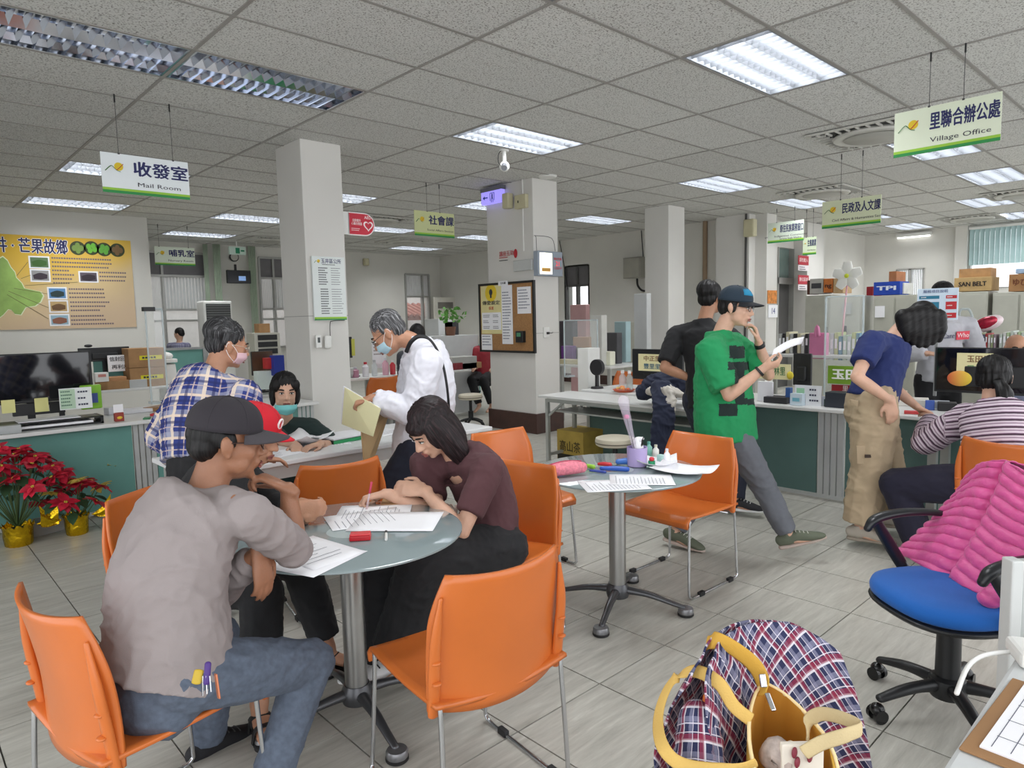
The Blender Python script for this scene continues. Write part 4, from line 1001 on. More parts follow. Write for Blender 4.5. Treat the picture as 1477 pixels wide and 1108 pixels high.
# --- elderly man in the white jacket
p = person('standing grey-haired man in a long white shirt with face mask and cross-body strap',
    dict(hip=J(608, 640, 3.95), neck=J(604, 490, 3.93), head=J(559, 481, 3.88), face=W(-.80, -.05, -.60), hup=W(-.55, 0, .83), shL=J(617, 523, 3.74), shR=J(600, 522, 4.10), bend=W(.05, 0), hipx=W(.05, 1),
         wrL=J(536, 574, 3.72), ehL=W(.2, -.1, -1), wrR=J(530, 580, 3.98), ehR=W(.2, 0, -1), hdL=W(-.85, .1, -.25), hnL=W(.25, .3, -.9), htL=-1, hcL=.9, hdR=W(-.9, -.2, -.2), hnR=W(.2, -.3, -.9), htR=1, hcR=.9,
         anL=J(590, 828, 3.88), khL=W(-1, 0), anR=J(604, 822, 4.02), khR=W(-1, 0), toeL=W(-1, -.1), toeR=W(-1, .1)),
    dict(mat=cloth_mat('white_cloth', (222, 222, 230)), reach=1.93, ease=.036, hem=.09, folds=.010, wide=1.1, collar=.02), dict(mat=NAVY, ease=.02, wide=1.2, reach=1.96), SK3, .007, 1.0, shoes=sneak((40, 40, 44), (30, 30, 30)))
hair_obj(p['P'], p['H'], HAIRG, SHORT, f=40, amp=.006)
glasses(p['P'], p['H']); mask(p['P'], p['H'], (176, 208, 220))
n_, h_, fr, sx = p['neck'], p['hip'], p['front'], p['sx']; upv = p['up']
b = B(); q = [n_-sx*.09+upv*.055+fr*.02, n_-sx*.06+upv*.06-fr*.09, n_.lerp(h_, .3)-sx*.02-fr*.185, n_.lerp(h_, .62)-sx*-.07-fr*.19, n_.lerp(h_, .9)+sx*-.19-fr*.10]
b.chain([J(586, 508, 3.80), J(593, 493, 3.76), J(606, 485, 3.74), J(622, 492, 3.72), J(637, 520, 3.74), J(645, 560, 3.76), J(649, 610, 3.82)], [(.004, .012)]*3+[(.004, .007)]*4, side=-Fh, sub=6)
b.build('bag_strap', BLACK, p['P'], smooth=True)
# the folder and the kraft envelope he holds
fo = thing('paper_folder', 'pale yellow folder held by the elderly man in white', 'folder')
c1_, c2_, c3_, c4_ = J(497, 559, 3.80), J(549, 590, 3.62), J(538, 630, 3.62), J(493, 612, 3.80)
b = B(); b.add([c1_, c2_, c3_, c4_, c1_+Fh*.012, c2_+Fh*.012, c3_+Fh*.012, c4_+Fh*.012], [(0, 1, 2, 3), (7, 6, 5, 4), (0, 4, 5, 1), (1, 5, 6, 2), (2, 6, 7, 3), (3, 7, 4, 0)]); b.build('cover', K(226, 222, 176, rough=.8), fo)
b = B(); b.add([J(496, 557, 3.83), J(548, 588, 3.65), J(537, 628, 3.66), J(493, 611, 3.83)], [(0, 1, 2, 3)]); b.build('paper_stack', PAPER, fo, solid=.01)
en = thing('kraft_envelope', 'brown paper envelope held upright on the desk below the yellow folder', 'envelope')
b = B(); b.add([J(548, 590, 3.75), J(568, 574, 3.98), J(541, 655, 3.86), J(526, 680, 3.72), J(521, 622, 3.70)], [(0, 1, 2, 3, 4)]); b.build('envelope_side', K(186, 158, 116, rough=.8), en, solid=.008)

# --- woman writing
p = person('seated woman with a dark bob haircut in a maroon shirt writing at the glass table',
    dict(hip=J(706, 785, 3.06), neck=J(660, 656, 3.03), head=J(622, 618, 2.95), face=W(-.66, -.45, -.60), hup=W(-.45, -.35, .82), shL=J(704, 676, 2.90), shR=J(612, 668, 3.14), bend=W(.05, .03), hipx=W(-.75, .65),
         wrR=J(556, 712, 2.92), ehR=W(.1, -.8, -.6), wrL=J(612, 708, 2.90), ehL=W(.2, -.6, -1), hdR=W(-.9, -.15, -.15), hnR=W(-.15, -.2, -.95), htR=-1, hcR=1.0, hdL=W(-.75, .1, .1), hnL=W(-.2, .8, -.5), htL=-1, hcL=.5,
         anL=J(578, 945, 2.82), khL=W(-.6, -.7, .8), anR=J(556, 952, 2.95), khR=W(-.7, -.3, .8), toeL=W(-.7, -.6), toeR=W(-.6, -.3)),
    dict(mat=cloth_mat('maroon_cloth', (82, 50, 54)), reach=.72, ease=.018, hem=.02, folds=.006, collar=-.015), dict(mat=BLK, name='wide_trousers', ease=.026, wide=2.0, cuff=1.7, reach=1.93, rise=.10, folds=.009), SK2, .006, .95, shoes=sneak((225, 225, 225), (235, 235, 232), (30, 30, 30)))
hair_obj(p['P'], p['H'], HAIRR, [((0, -.024, .048), (.088, .100, .088)), ((0, -.062, -.045), (.084, .058, .135)), ((.078, -.012, -.07), (.026, .060, .150)), ((-.078, -.012, -.07), (.026, .060, .150)), ((0, .055, .052), (.066, .036, .034)), ((.066, .03, .0), (.022, .034, .075)), ((-.066, .03, .0), (.022, .034, .075))], amp=.005)
fr = p['front']; cen = p['neck'].lerp(p['hip'], .42)
m = frame(cen+fr*.150+p['sx']*.02, -p['sx'], p['up']); m2 = m @ Matrix.Rotation(PI/2, 4, 'X')
m2 = Matrix((-p['sx'], p['up'], fr)).transposed().to_4x4(); m2.translation = cen+fr*.158
text('New', .085, p['P'], K(226, 206, 196), m2, 'shirt_print', .002, bold=.002); m3 = m2.copy(); m3.translation = cen+fr*.158-p['up']*.07; text('ATO', .08, p['P'], K(226, 206, 196), m3, 'shirt_print', .002, bold=.002)
pen = thing('ballpoint_pen', 'clear ballpoint pen with a red cap in the writing woman hand', 'pen')
B().cyl(J(528, 738, 2.84), J(533, 712, 2.86), .0045, n=10).build('barrel', M('clear_plastic', (220, 200, 205), .1, alpha=.5, var=0), pen, smooth=True); B().cyl(J(533, 712, 2.86), J(536, 695, 2.87), .005, n=10).build('pen_cap', K(190, 60, 90), pen, smooth=True)

# --- man in black with hand on hip
p = person('standing man in a black polo shirt seen from behind with one hand on his back',
    dict(hip=J(1022, 578, 5.1), neck=J(1014, 464, 5.1), head=J(1026, 430, 5.12), face=W(.75, .62, 0), hup=V(0, 0, 1), shL=J(976, 484, 5.2), shR=J(1050, 486, 4.98), hipx=W(.8, -.6),
         wrL=J(1002, 548, 5.12), ehL=W(-1, -.1, .1), wrR=J(1072, 560, 5.05), ehR=W(.6, -.5, -.4), hdL=W(.6, -.1, -.7), hnL=W(.2, .9, 0), htL=1, hdR=W(.1, 0, -1), hnR=W(-.8, 0, 0), htR=1,
         anL=J(1030, 722, 5.25), khL=W(.7, .7), anR=J(1060, 722, 5.1), khR=W(.7, .7), toeL=W(.7, .7), toeR=W(.8, -.4)),
    dict(mat=BLK, reach=.85, ease=.024, hem=.05, collar=.02), dict(mat=NAVY, ease=.02, wide=1.3, reach=1.96), SK3, .008, 1.03, shoes=sneak((36, 36, 40), (225, 225, 225)))
hair_obj(p['P'], p['H'], HAIRB, SHORT+[((0, -.05, .06), (.084, .085, .078))], amp=.006)

# --- walking man in green
GRN = plaid_mat('green_polo', (26, 142, 84), [(0, .40, .10, (20, 40, 36), .0)], .3)
p = person('walking man in a green polo shirt, blue cap and glasses holding a paper',
    dict(hip=J(1046, 608, 4.3), neck=J(1036, 482, 4.3), head=J(1062, 443, 4.25), face=W(.80, -.56, -.14), hup=W(.05, 0, 1), shR=J(1026, 508, 4.13), shL=J(1058, 500, 4.46), hipx=W(-.2, -1),
         wrR=J(1100, 532, 3.98), ehR=W(-.3, -.1, -1), wrL=J(1094, 493, 4.3), ehL=W(.5, .2, -1), hdR=W(.85, -.1, .3), hnR=W(-.1, .6, .7), htR=1, hcR=.8, hdL=W(-.25, .05, 1), hnL=W(-.9, .2, 0), htL=1, hcL=.8,
         anR=J(1137, 772, 4.18), knR=J(1101, 700, 4.2), anL=J(974, 768, 4.42), khL=W(1, 0, .3), toeR=W(.93, -.2, .28), toeL=W(.75, -.6, -.12), ll=.965),
    dict(mat=cloth_mat('green_cloth', (24, 138, 82)), reach=.85, ease=.040, hem=.12, folds=.008, wide=1.22, collar=.02), dict(mat=cloth_mat('grey_trouser_cloth', (98, 101, 108)), ease=.014, wide=1.3, reach=1.93, folds=.008), SK2, .007, 1.03,
    shoes=sneak((92, 98, 82), (176, 160, 150), (190, 190, 180)))
hair_obj(p['P'], p['H'], HAIRB, SHORT[:2]+[((.072, -.008, .0), (.012, .034, .045)), ((-.072, -.008, .0), (.012, .034, .045))])
o, T = cap(p['P'], p['H'], (34, 50, 64), (22, 26, 32), brim=.075)
def _cf(s, q):
    e = .45+.8*q; return T @ V(.091*math.cos(e)**.8*math.sin((s-.5)*1.7), .109*math.cos(e)**.8*math.cos((s-.5)*1.7), .100*math.sin(e)**.9)
B().grid(10, 8, _cf).build('cap_front', K(30, 130, 170, rough=.8), o, smooth=True, solid=.003)
glasses(p['P'], p['H'], (40, 36, 34))
P8 = p
# dark printed blocks on the shirt, following the cloth
def block(u0, v0, u1, v1, d, col=(18, 36, 34)):
    shirt = [c for c in P8['P'].children if c.name.startswith('shirt')][0]
    me = shirt.data; 
    if len(me.materials) == 1: me.materials.append(cloth_mat('block_print', col))
    for pg in me.polygons:
        q = Vector(pg.center)-Vector((0, 0, CAMH)); z = q.dot(_f); u = 738.5+FPX*q.dot(CR)/z; v = 554-FPX*q.dot(CU)/z
        if u0 < u < u1 and v0 < v < v1 and pg.normal.dot(q) < 0: pg.material_index = 1
block(1052, 499, 1074, 517, 0); block(1050, 522, 1080, 534, 0); block(1060, 534, 1074, 584, 0); block(1074, 575, 1092, 584, 0); block(1037, 582, 1064, 600, 0)
pa = thing('paper_sheet', 'white sheet held up by the walking man in green', 'paper')
b = B().grid(6, 4, lambda s, q: J(1112+44*s+4*q, 520-24*s-q*(16-6*s)-4*math.sin(PI*s), 3.95+.12*s)); b.build('sheet', PAPER, pa, smooth=True, solid=.001)
b = B(); el, wr = p['arms'][1][1], p['arms'][1][2]; ax = (wr-el).normalized(); b.chain([wr-ax*.03+ax.orthogonal().normalized()*0, wr-ax*.015], [.034, .034], flat0=True, flat1=True); b.build('wristband', BLACK, p['P'], smooth=True)
el, wr = p['arms'][0][1], p['arms'][0][2]; ax = (wr-el).normalized(); b = B(); b.chain([wr-ax*.04, wr-ax*.015], [.033, .033], flat0=True, flat1=True); b.build('watch', BLACK, p['P'], smooth=True)

# --- woman in navy bending over the counter
KH = cloth_mat('khaki_cloth', (176, 156, 128))
p = person('standing woman in a navy shirt and khaki cargo trousers bending over the counter',
    dict(hip=J(1257, 578, 4.42), neck=J(1288, 484, 4.42), head=J(1325, 464, 4.42), face=W(.50, .1, -.85), hup=W(.82, .05, .5), shR=J(1258, 494, 4.26), shL=J(1298, 494, 4.58), hipx=W(-.25, -.95),
         wrR=J(1285, 578, 4.14), ehR=W(-1, -.1, .2), wrL=J(1324, 588, 4.45), ehL=W(-.6, 0, -1), hdR=W(.12, 0, -1), hnR=W(.2, .9, 0), htR=-1, hcR=.35, hdL=W(.75, 0, -.35), hnL=W(0, 0, -1), htL=1, hcL=.6,
         anR=J(1240, 764, 4.38), khR=W(.9, -.3), anL=J(1292, 757, 4.58), khL=W(.9, -.3), toeR=W(.75, -.5), toeL=W(.9, -.2), ll=.985),
    dict(mat=cloth_mat('navy_cloth', (28, 42, 96)), reach=.62, ease=.026, hem=.0, folds=.007, wide=1.05), dict(mat=KH, name='cargo_trousers', ease=.038, wide=1.65, cuff=1.15, reach=1.9, rise=.12, folds=.011), SK2, .007, 1.0,
    shoes=sneak((178, 170, 158), (150, 140, 126), (190, 180, 168)))
hair_obj(p['P'], p['H'], HAIRB, [((0, -.022, .048), (.086, .098, .086)), ((0, -.05, .0), (.082, .062, .075))]+[('w', [J(1303+q*10, 452+abs(q-2.5)*2, 4.36+.12*w), J(1305+q*10, 474, 4.37+.10*w), J(1307+q*9.5, 500-abs(q-2.5)*4, 4.38+.08*w)], [.052, .046, .022]) for q in range(6) for w in (0, 1)], amp=.002, sm=14)
for nm, (u, v, w_, h_) in (('pocket_flap', (1232, 580, 12, 8)), ('cargo_pocket', (1252, 656, 34, 26))):
    b = B(); pts = [J(u-w_/2, v-h_/2, 4.27), J(u+w_/2, v-h_/2+2, 4.24), J(u+w_/2-1, v+h_/2+3, 4.25), J(u-w_/2+1, v+h_/2, 4.28)]; b.add(pts, [(0, 1, 2, 3)]); b.build(nm, KH, p['P'], solid=.012, bevel=.003)
b = B(); b.box(J(1254, 658, 4.24), (.055, .008, .020), R=Matrix((Rh, Fh, V(0, 0, 1))).transposed()); b.build('leather_patch', K(60, 44, 34), p['P'])

# --- staff member in the grey sweatshirt
p = person('staff member in a light grey sweatshirt standing behind the blue and red notice panel',
    dict(hip=J(1352, 548, 6.1), neck=J(1362, 456, 6.05), head=J(1358, 428, 6.0), face=W(-.3, -.9, -.4), shR=J(1326, 474, 6.02), shL=J(1396, 470, 6.1), hipx=W(-1, 0),
         wrR=J(1340, 510, 5.8), ehR=W(-.8, .1, -1), wrL=J(1398, 520, 5.85), ehL=W(.8, .1, -1), hdR=W(.7, -.4, 0), hnR=V(0, 0, -1), htR=-1, hdL=W(-.7, -.4, 0), hnL=V(0, 0, -1), htL=1, anR=J(1335, 690, 6.1), khR=W(0, -1), anL=J(1370, 690, 6.1), khL=W(0, -1), toeR=W(0, -1), toeL=W(0, -1)),
    dict(mat=cloth_mat('light_grey_knit', (176, 176, 182)), reach=1.9, ease=.03, hem=.02, folds=.008, wide=1.1), dict(mat=BLK, ease=.02, reach=1.96), SK2, .009, 1.0, shoes=sneak((60, 60, 64), (200, 200, 200)))
hair_obj(p['P'], p['H'], HAIRB, SHORT+[((0, .0, .07), (.084, .085, .07))], voxel=.008)
fr = p['front']; c_ = p['neck'].lerp(p['hip'], .30)
m2 = Matrix((-p['sx'], p['up'], fr)).transposed().to_4x4(); m2.translation = c_+fr*.150+p['sx']*.07; text('Care', .062, p['P'], K(70, 72, 96), m2, 'shirt_print', .002)
m2.translation = c_+fr*.150-p['sx']*.07; b = B(); b.X = m2; b.box((0, 0, 0), (.125, .072, .006)); b.build('red_print', K(206, 50, 70), p['P']); m2.translation = c_+fr*.154-p['sx']*.07; text('Who', .056, p['P'], K(240, 210, 215), m2, 'shirt_print', .002)

# --- woman in the striped sweater
STR = plaid_mat('purple_stripes', (200, 186, 196), [(1, .0, .26, (58, 32, 52), .97), (1, .38, .13, (116, 78, 108), .8), (1, .60, .08, (226, 214, 222), .9), (1, .74, .10, (150, 112, 144), .7)], .040)
p = person('seated woman in a purple striped sweater with a ponytail seen from behind',
    dict(hip=J(1442, 704, 3.76), neck=J(1430, 586, 3.86), head=J(1434, 544, 3.92), face=W(.62, .75, -.15), hup=W(0, .1, 1), shL=J(1394, 602, 4.0), shR=J(1472, 606, 3.72), bend=W(-.02, -.04), hipx=W(.54, -.84),
         wrL=J(1343, 603, 4.35), ehL=W(-.8, -.2, -.9), wrR=J(1500, 620, 4.2), ehR=W(.8, 0, -.6), hdL=W(.1, .6, .1), hnL=V(0, 0, -1), htL=-1, hdR=W(0, 1, 0), hnR=V(0, 0, -1), htR=1,
         anL=J(1330, 792, 4.1), khL=W(-.6, .4, 1), anR=J(1410, 800, 4.05), khR=W(.2, .8, 1), toeL=W(.3, .9), toeR=W(.4, .9)),
    dict(mat=STR, reach=1.93, ease=.032, hem=.06, folds=.007, wide=1.1, name='sweater'), dict(mat=cloth_mat('deep_navy_cloth', (28, 26, 46)), ease=.026, wide=1.5, reach=1.95), SK2, .0075, 1.02, shoes=sneak((40, 36, 50), (30, 30, 34)))
hair_obj(p['P'], p['H'], HAIRB, [((0, -.026, .042), (.084, .098, .086)), ((0, -.055, -.012), (.076, .060, .072)), ((.074, -.02, .0), (.014, .05, .05)), ((-.074, -.02, .0), (.014, .05, .05)), ((.03, -.115, -.045), (.028, .028, .026)),
    ('c', [(.03, -.12, -.05), (.055, -.15, -.11), (.05, -.155, -.19), (.065, -.14, -.27), (.06, -.13, -.33)], [.026, .040, .034, .024, .008])], amp=.008)
b = B(); b.X = p['H']; b.ell((.03, -.120, -.042), (.020, .016, .014)); b.build('hair_tie', K(214, 30, 100, rough=.4), p['P'], smooth=True)
b = B(); b.chain([p['neck']-p['up']*.03, p['neck']+p['up']*.035], [.078, .066], side=p['sx'], flat0=True, flat1=True); b.build('collar', cloth_mat('purple_collar', (140, 50, 140)), p['P'], smooth=True)

# --- people farther back
def far_person(label, u, v, d, face, mat, hair=HAIRB, skin=SK2, vox_=.012, hairs=SHORT, lean=0, short=1.45, top=None):
    dn = lambda du, dz, dd=0: PD(u+du*FPX/d, v+dz*FPX/d, d+dd)
    s_ = -1 if face.dot(Fh) < 0 else 1; hz = (PD(u, v, d).z-.09)
    q = person(label, dict(anL=dn(s_*-.1, hz, s_*.42), anR=dn(s_*.1, hz, s_*.42), khL=face+V(0, 0, 1), khR=face+V(0, 0, 1), toeL=face, toeR=face, hip=dn(0, .66), neck=dn(0, .17), head=dn(0, 0), face=face, hup=V(0, 0, 1), shL=dn(.17 if face.dot(Fh) < 0 else -.17, .24), shR=dn(-.17 if face.dot(Fh) < 0 else .17, .24),
        wrL=dn(.14 if face.dot(Fh) < 0 else -.14, .52, -.28 if face.dot(Fh) < 0 else .28), wrR=dn(-.14 if face.dot(Fh) < 0 else .14, .52, -.28 if face.dot(Fh) < 0 else .28), ehL=V(0, 0, -1), ehR=V(0, 0, -1),
        hdL=face, hdR=face, hnL=V(0, 0, -1), hnR=V(0, 0, -1), htL=1, htR=-1), dict(mat=mat, reach=short, ease=.02, hem=.05), dict(mat=BLK, reach=1.95), skin, vox_, face=face.dot(Fh) < 0)
    if hair: hair_obj(q['P'], q['H'], hair, hairs, voxel=.01)
    return q
q = far_person('bald person with glasses peering over the large right monitor', 1466, 503, 5.75, W(-.35, -.95, -.1), K(90, 96, 120), None, SK3, .009); glasses(q['P'], q['H'], (150, 120, 90))
far_person('person in a checked shirt sitting outside the far left window', 258, 482, 13.8, W(-.9, .1, -.2), plaid_mat('far_check', (150, 150, 170), [(0, 0, .5, (90, 90, 120), .6), (1, 0, .5, (90, 90, 120), .6)], .05), HAIRB, SK2, .016)
far_person('black-haired person mostly hidden behind the man in white', 603, 484, 7.6, W(.3, .9, 0), K(60, 62, 70), HAIRB, SK2, .014, [((0, -.02, .02), (.09, .105, .12)), ((0, -.06, -.08), (.08, .05, .08))])
far_person('person in a dark red jacket at the rear desk beside the notice board', 700, 484, 11.2, W(-.5, -.8, -.3), K(150, 36, 48), HAIRB, SK2, .014)
# ================================================================== SIGNS AND WALL THINGS
def plane_frame(pl, c, TL, TR, BR, BL):
    f = PY if pl == 'y' else PX
    q = [f(*p, c) for p in (TL, TR, BR, BL)]; ce_ = sum(q, Vector())/4; r = Vector((1, 0, 0)) if pl == 'y' else Vector((0, -1, 0))
    w = ((q[1]-q[0]).dot(r)+(q[2]-q[3]).dot(r))/2; h = ((q[0].z-q[3].z)+(q[1].z-q[2].z))/2
    n = Vector((0, -1, 0)) if pl == 'y' else Vector((-1, 0, 0)); m = Matrix((r, Vector((0, 0, 1)), n)).transposed().to_4x4(); m.translation = ce_; return m, w, h
def off(m, x, y, z=0): return m @ Matrix.Translation((x, y, z))
def flat(parent, name, m, x, y, w, h, mat, z=.002, t=.001, **k):
    b = B(); b.X = m; b.box((x, y, z), (w, h, t)); return b.build(name, mat, parent, **k)
def lines(parent, m, x, y, w, rows, dy, mat=None, h=.35, z=.0025, name='text_lines', seed=1, full=.95):
    """rows of tiny print, too small to read in the photo"""
    rnd = random.Random(seed); b = B(); b.X = m
    for r in range(rows):
        xx = x; end = x+w*rnd.uniform(.6, full)
        while xx < end: cw = dy*h*rnd.uniform(.9, 1.1); b.box((xx+cw/2, y-r*dy, z), (cw, dy*h, .0006)); xx += cw*1.35
    return tag(b.build(name, mat or INK, parent), kind='stuff')
GRN1 = K(150, 196, 60); GRN2 = K(40, 140, 70); INKB = M('sign_navy', (34, 38, 92), .6, var=0)
YEL = K(226, 196, 40); 
def logo(parent, m, x, y, s):
    b = B(); b.X = m; b.lathe([(s*.34, 0), (s*.34, .0012)], (x+s*.28, y+s*.10, .003), n=20); b.build('sun_emblem', YEL, parent)
    b = B(); b.X = m; b.chain([(x-s*.75, y-s*.32, .005), (x-s*.3, y+s*.12, .005), (x-s*.05, y-s*.05, .005), (x+s*.12, y-s*.22, .005), (x+s*.4, y-s*.32, .005)], [(s*.05, .001)]*5, n=6); b.build('hill_emblem', K(70, 120, 60), parent)
    b = B(); b.X = m; b.chain([(x+s*.1, y-s*.2, .006), (x+s*.3, y-s*.02, .006), (x+s*.62, y+s*.34, .006)], [(s*.035, .001)]*3, n=6); b.build('swoosh_emblem', K(190, 70, 40), parent)
def hang_sign(label, pl, c, quad, zh, en, col, wires, ensize=.13, zhsize=.40, zx=.17, en2=None, enw=None):
    m, w, h = plane_frame(pl, c, *quad); t = thing('hanging_sign', label, 'sign', group='hanging section signs')
    b = B(); b.X = m; b.box((0, 0, 0), (w, h, .006)); b.build('sign_panel', M('sign_%d_%d_%d' % col, col, .3, var=.02, coat=.2), t, bevel=.001)
    for sg in (1, -1):
        flat(t, 'green_stripe', m, 0, -h*.5+h*.035, w, h*.07, GRN2, z=sg*.0035); flat(t, 'lime_stripe', m, 0, -h*.5+h*.10, w, h*.06, GRN1, z=sg*.0035)
    for mm in (m, m @ Matrix.Rotation(PI, 4, 'Y')):
        logo(t, mm, -w*.35, h*.14, w*.145)
        text(zh, h*zhsize, t, INKB, off(mm, w*zx, h*.14, .004), 'lettering', .0008, bold=.0035*h/.3, width=w*.64)
        text(en, h*ensize, t, K(50, 50, 60), off(mm, w*.14, -h*.24+(h*.05 if en2 else 0), .004), 'lettering', .0005, width=w*(enw or .5))
        if en2: text(en2, h*ensize, t, K(50, 50, 60), off(mm, w*.14, -h*.33, .004), 'lettering', .0005, width=w*.6)
    for u in wires:
        b = B(); b.X = m; x = u*w; b.cyl((x, h/2, 0), (x, CZ-m.translation.z-.03, 0), .0022, n=6); b.box((x, h/2, 0), (.014, .012, .012)); b.build('wire', M('wire_dark', (70, 70, 70), .5), t)
        b = B(); b.X = m; b.cyl((x, CZ-m.translation.z-.06, 0), (x, CZ-m.translation.z, 0), .006, n=8); b.build('ceiling_hook', BLACK, t)
hang_sign('white hanging sign of the mail room at the left', 'y', 5.92, ((144, 217), (272, 236), (273, 290), (148, 275)), '收發室', 'Mail Room', (232, 238, 240), (-.30, .32), ensize=.15)
hang_sign('large pale green hanging sign of the village office at upper right', 'x', 5.45, ((1291, 161), (1446, 135), (1443, 204), (1289, 227)), '里聯合辦公處', 'Village Office', (226, 234, 210), (-.16, .16), ensize=.15, enw=.56)
hang_sign('pale green hanging sign of the civil affairs section', 'x', 8.1, ((1187, 291), (1272, 281), (1270, 322), (1185, 330)), '民政及人文課', 'Civil Affairs & Humanities Section', (216, 222, 188), (-.18, .18), enw=.92, ensize=.13)
hang_sign('olive green hanging sign of the social affairs section near the notice board pillar', 'y', 7.23, ((597, 303), (655, 309), (655, 345), (598, 338)), '社會課', 'Social Affairs Section', (206, 212, 156), (-.18, .14), enw=.66, ensize=.11)
hang_sign('small white and green hanging sign of the indigenous community window', 'x', 11.4, ((1108, 323), (1160, 316), (1159, 346), (1107, 352)), '原住民族業務窗口', 'Indigenous Community', (220, 230, 214), (-.25, .25), enw=.9, ensize=.13, en2='Services Single Window')
hang_sign('smallest green hanging sign partly below the indigenous window sign', 'x', 11.9, ((1158, 343), (1178, 341), (1177, 367), (1158, 368)), '生態農業', 'Civil Service', (214, 226, 196), (-.25, .25), enw=.6, ensize=.1)
hang_sign('white hanging sign of the nursery room by the far windows', 'y', 12.9, ((223, 355), (281, 358), (281, 384), (223, 382)), '哺乳室', 'Nursery Room', (222, 232, 214), (-.38, .35), enw=.62, ensize=.16)
# exit signs
m, w, h = plane_frame('x', 6.12, (695, 276), (724, 274), (724, 292), (695, 295))
t = thing('exit_sign', 'violet glowing exit sign with an arrow on top of the notice board pillar', 'sign'); b = B(); b.X = m; b.box((0, 0, -.02), (w, h, .06)); b.build('light_box', M('exit_violet', (150, 140, 232), .4, emit=.75, var=0), t)
b = B(); b.X = m; b.box((0, h*.5+.02, -.02), (w+.02, .05, .075)); b.build('top_cap', K(110, 110, 120), t)
b = B(); b.X = m; z = .012; b.box((-w*.28, 0, z), (w*.22, .014, .002)); b.add([(-w*.42, 0, z), (-w*.32, .03, z), (-w*.32, -.03, z)], [(0, 2, 1)]); b.build('arrow', K(40, 60, 150), t)
b = B(); b.X = m; b.box((-.02, 0, z), (.008, h*.6, .002)); b.box((.06, 0, z), (.008, h*.6, .002)); b.box((.02, h*.3, z), (.08, .008, .002)); b.ell((.02, h*.16, z), (.013, .013, .002)); b.box((.02, 0, z), (.022, .05, .002)); b.box((.005, -.045, z), (.01, .05, .002)); b.box((.035, -.045, z), (.01, .05, .002)); b.build('running_figure', K(40, 60, 150), t)
m, w, h = plane_frame('y', 14.6, (330, 355), (354, 357), (354, 368), (330, 367))
t = thing('exit_sign', 'green and white exit sign above the small television', 'sign'); flat(t, 'sign_panel', m, 0, 0, w, h, K(206, 226, 214), t=.04); b = B(); b.X = m; b.box((0, (CZ-m.translation.z+h/2)/2, -.02), (.02, CZ-m.translation.z-h/2, .02)); b.build('hanger', WHITE, t); flat(t, 'running_figure', m, 0, 0, w*.25, h*.7, K(40, 140, 100), z=.025); flat(t, 'arrow', m, w*.3, 0, w*.22, h*.2, K(40, 140, 100), z=.025)
# red heart sign (defibrillator) on the signboard pillar
m, w, h = plane_frame('y', 6.30, (503, 307), (539, 310), (539, 340), (503, 338))
t = thing('defibrillator_sign', 'red projecting sign with a white heart beside the signboard pillar', 'sign')
def rr(w, h, k): return [(-w/2, -h/2)]+[(w/2-h/2+h/2*math.cos(a), h/2*math.sin(a)) for a in np.linspace(-PI/2, PI/2, 14)]+[(-w/2, h/2)]
b = B(); b.X = m; b.prism(rr(w*1.04, h*1.08, 0), -.008, .006); b.build('white_border', K(236, 226, 226), t)
b = B(); b.X = m; b.prism(rr(w*.98, h*.98, 0), -.009, .0075); b.build('red_panel', K(196, 36, 58), t)
b = B(); b.X = m; b.box((-w*.5-.035, 0, 0), (.07, h*1.05, .012)); b.build('bracket', WHITE, t)
hp = [(x*.0036, y*.0036) for x, y in [(16*math.sin(a)**3, 13*math.cos(a)-5*math.cos(2*a)-2*math.cos(3*a)-math.cos(4*a)) for a in np.linspace(0, 2*PI, 26)[:-1]]][::-1]
b = B(); b.X = off(m, w*.26, -h*.05, 0); b.prism(hp, .007, .009); b.build('heart', K(244, 232, 232), t)
b = B(); b.X = off(m, w*.26, -h*.05, 0) @ Matrix.Scale(.72, 4); b.prism(hp, .010, .0135); b.build('heart_core', K(196, 36, 58), t)
text('AED', h*.2, t, K(244, 232, 232), off(m, w*.25, h*.33, .0085)); text('自動體外\n心臟去顫器', h*.15, t, K(244, 232, 232), off(m, -w*.20, h*.08, .0085), width=w*.42)
lines(t, m, -w*.42, -h*.22, w*.5, 2, h*.08, K(244, 232, 232), z=.0085)
# office directory on the signboard pillar
m, w, h = plane_frame('y', 6.225, (449, 370), (496, 371), (499, 462), (453, 462))
t = thing('directory_board', 'tall white office directory board with a green foot on the front pillar', 'sign'); flat(t, 'board', m, 0, 0, w, h, M('board_pale', (222, 228, 226), .35, var=.02), t=.02)
flat(t, 'green_stripe', m, 0, -h*.487, w, h*.02, GRN2, z=.013); flat(t, 'lime_stripe', m, 0, -h*.462, w, h*.028, GRN1, z=.013); logo(t, off(m, 0, 0, .008), -w*.34, h*.42, w*.13)
text('玉井區公所', .05, t, INKB, off(m, w*.08, h*.425, .012), width=w*.62, bold=.0008); lines(t, m, -w*.2, h*.375, w*.6, 1, .02, z=.012)
for k in range(8): lines(t, m, -w*.32, h*.32-k*h*.036, w*.3, 1, .021, INK, .5, .012, seed=k); lines(t, m, w*.06, h*.32-k*h*.036, w*.36, 1, .018, K(110, 112, 118), .35, .012, seed=k+20, full=.8)
for k in range(11): lines(t, m, -w*.28, -h*.01-k*h*.038, w*.3, 1, .021, INK, .5, .012, seed=k+7); lines(t, m, w*.06, -h*.01-k*h*.038, w*.4, 1, .018, K(110, 112, 118), .35, .012, seed=k+40, full=.95)
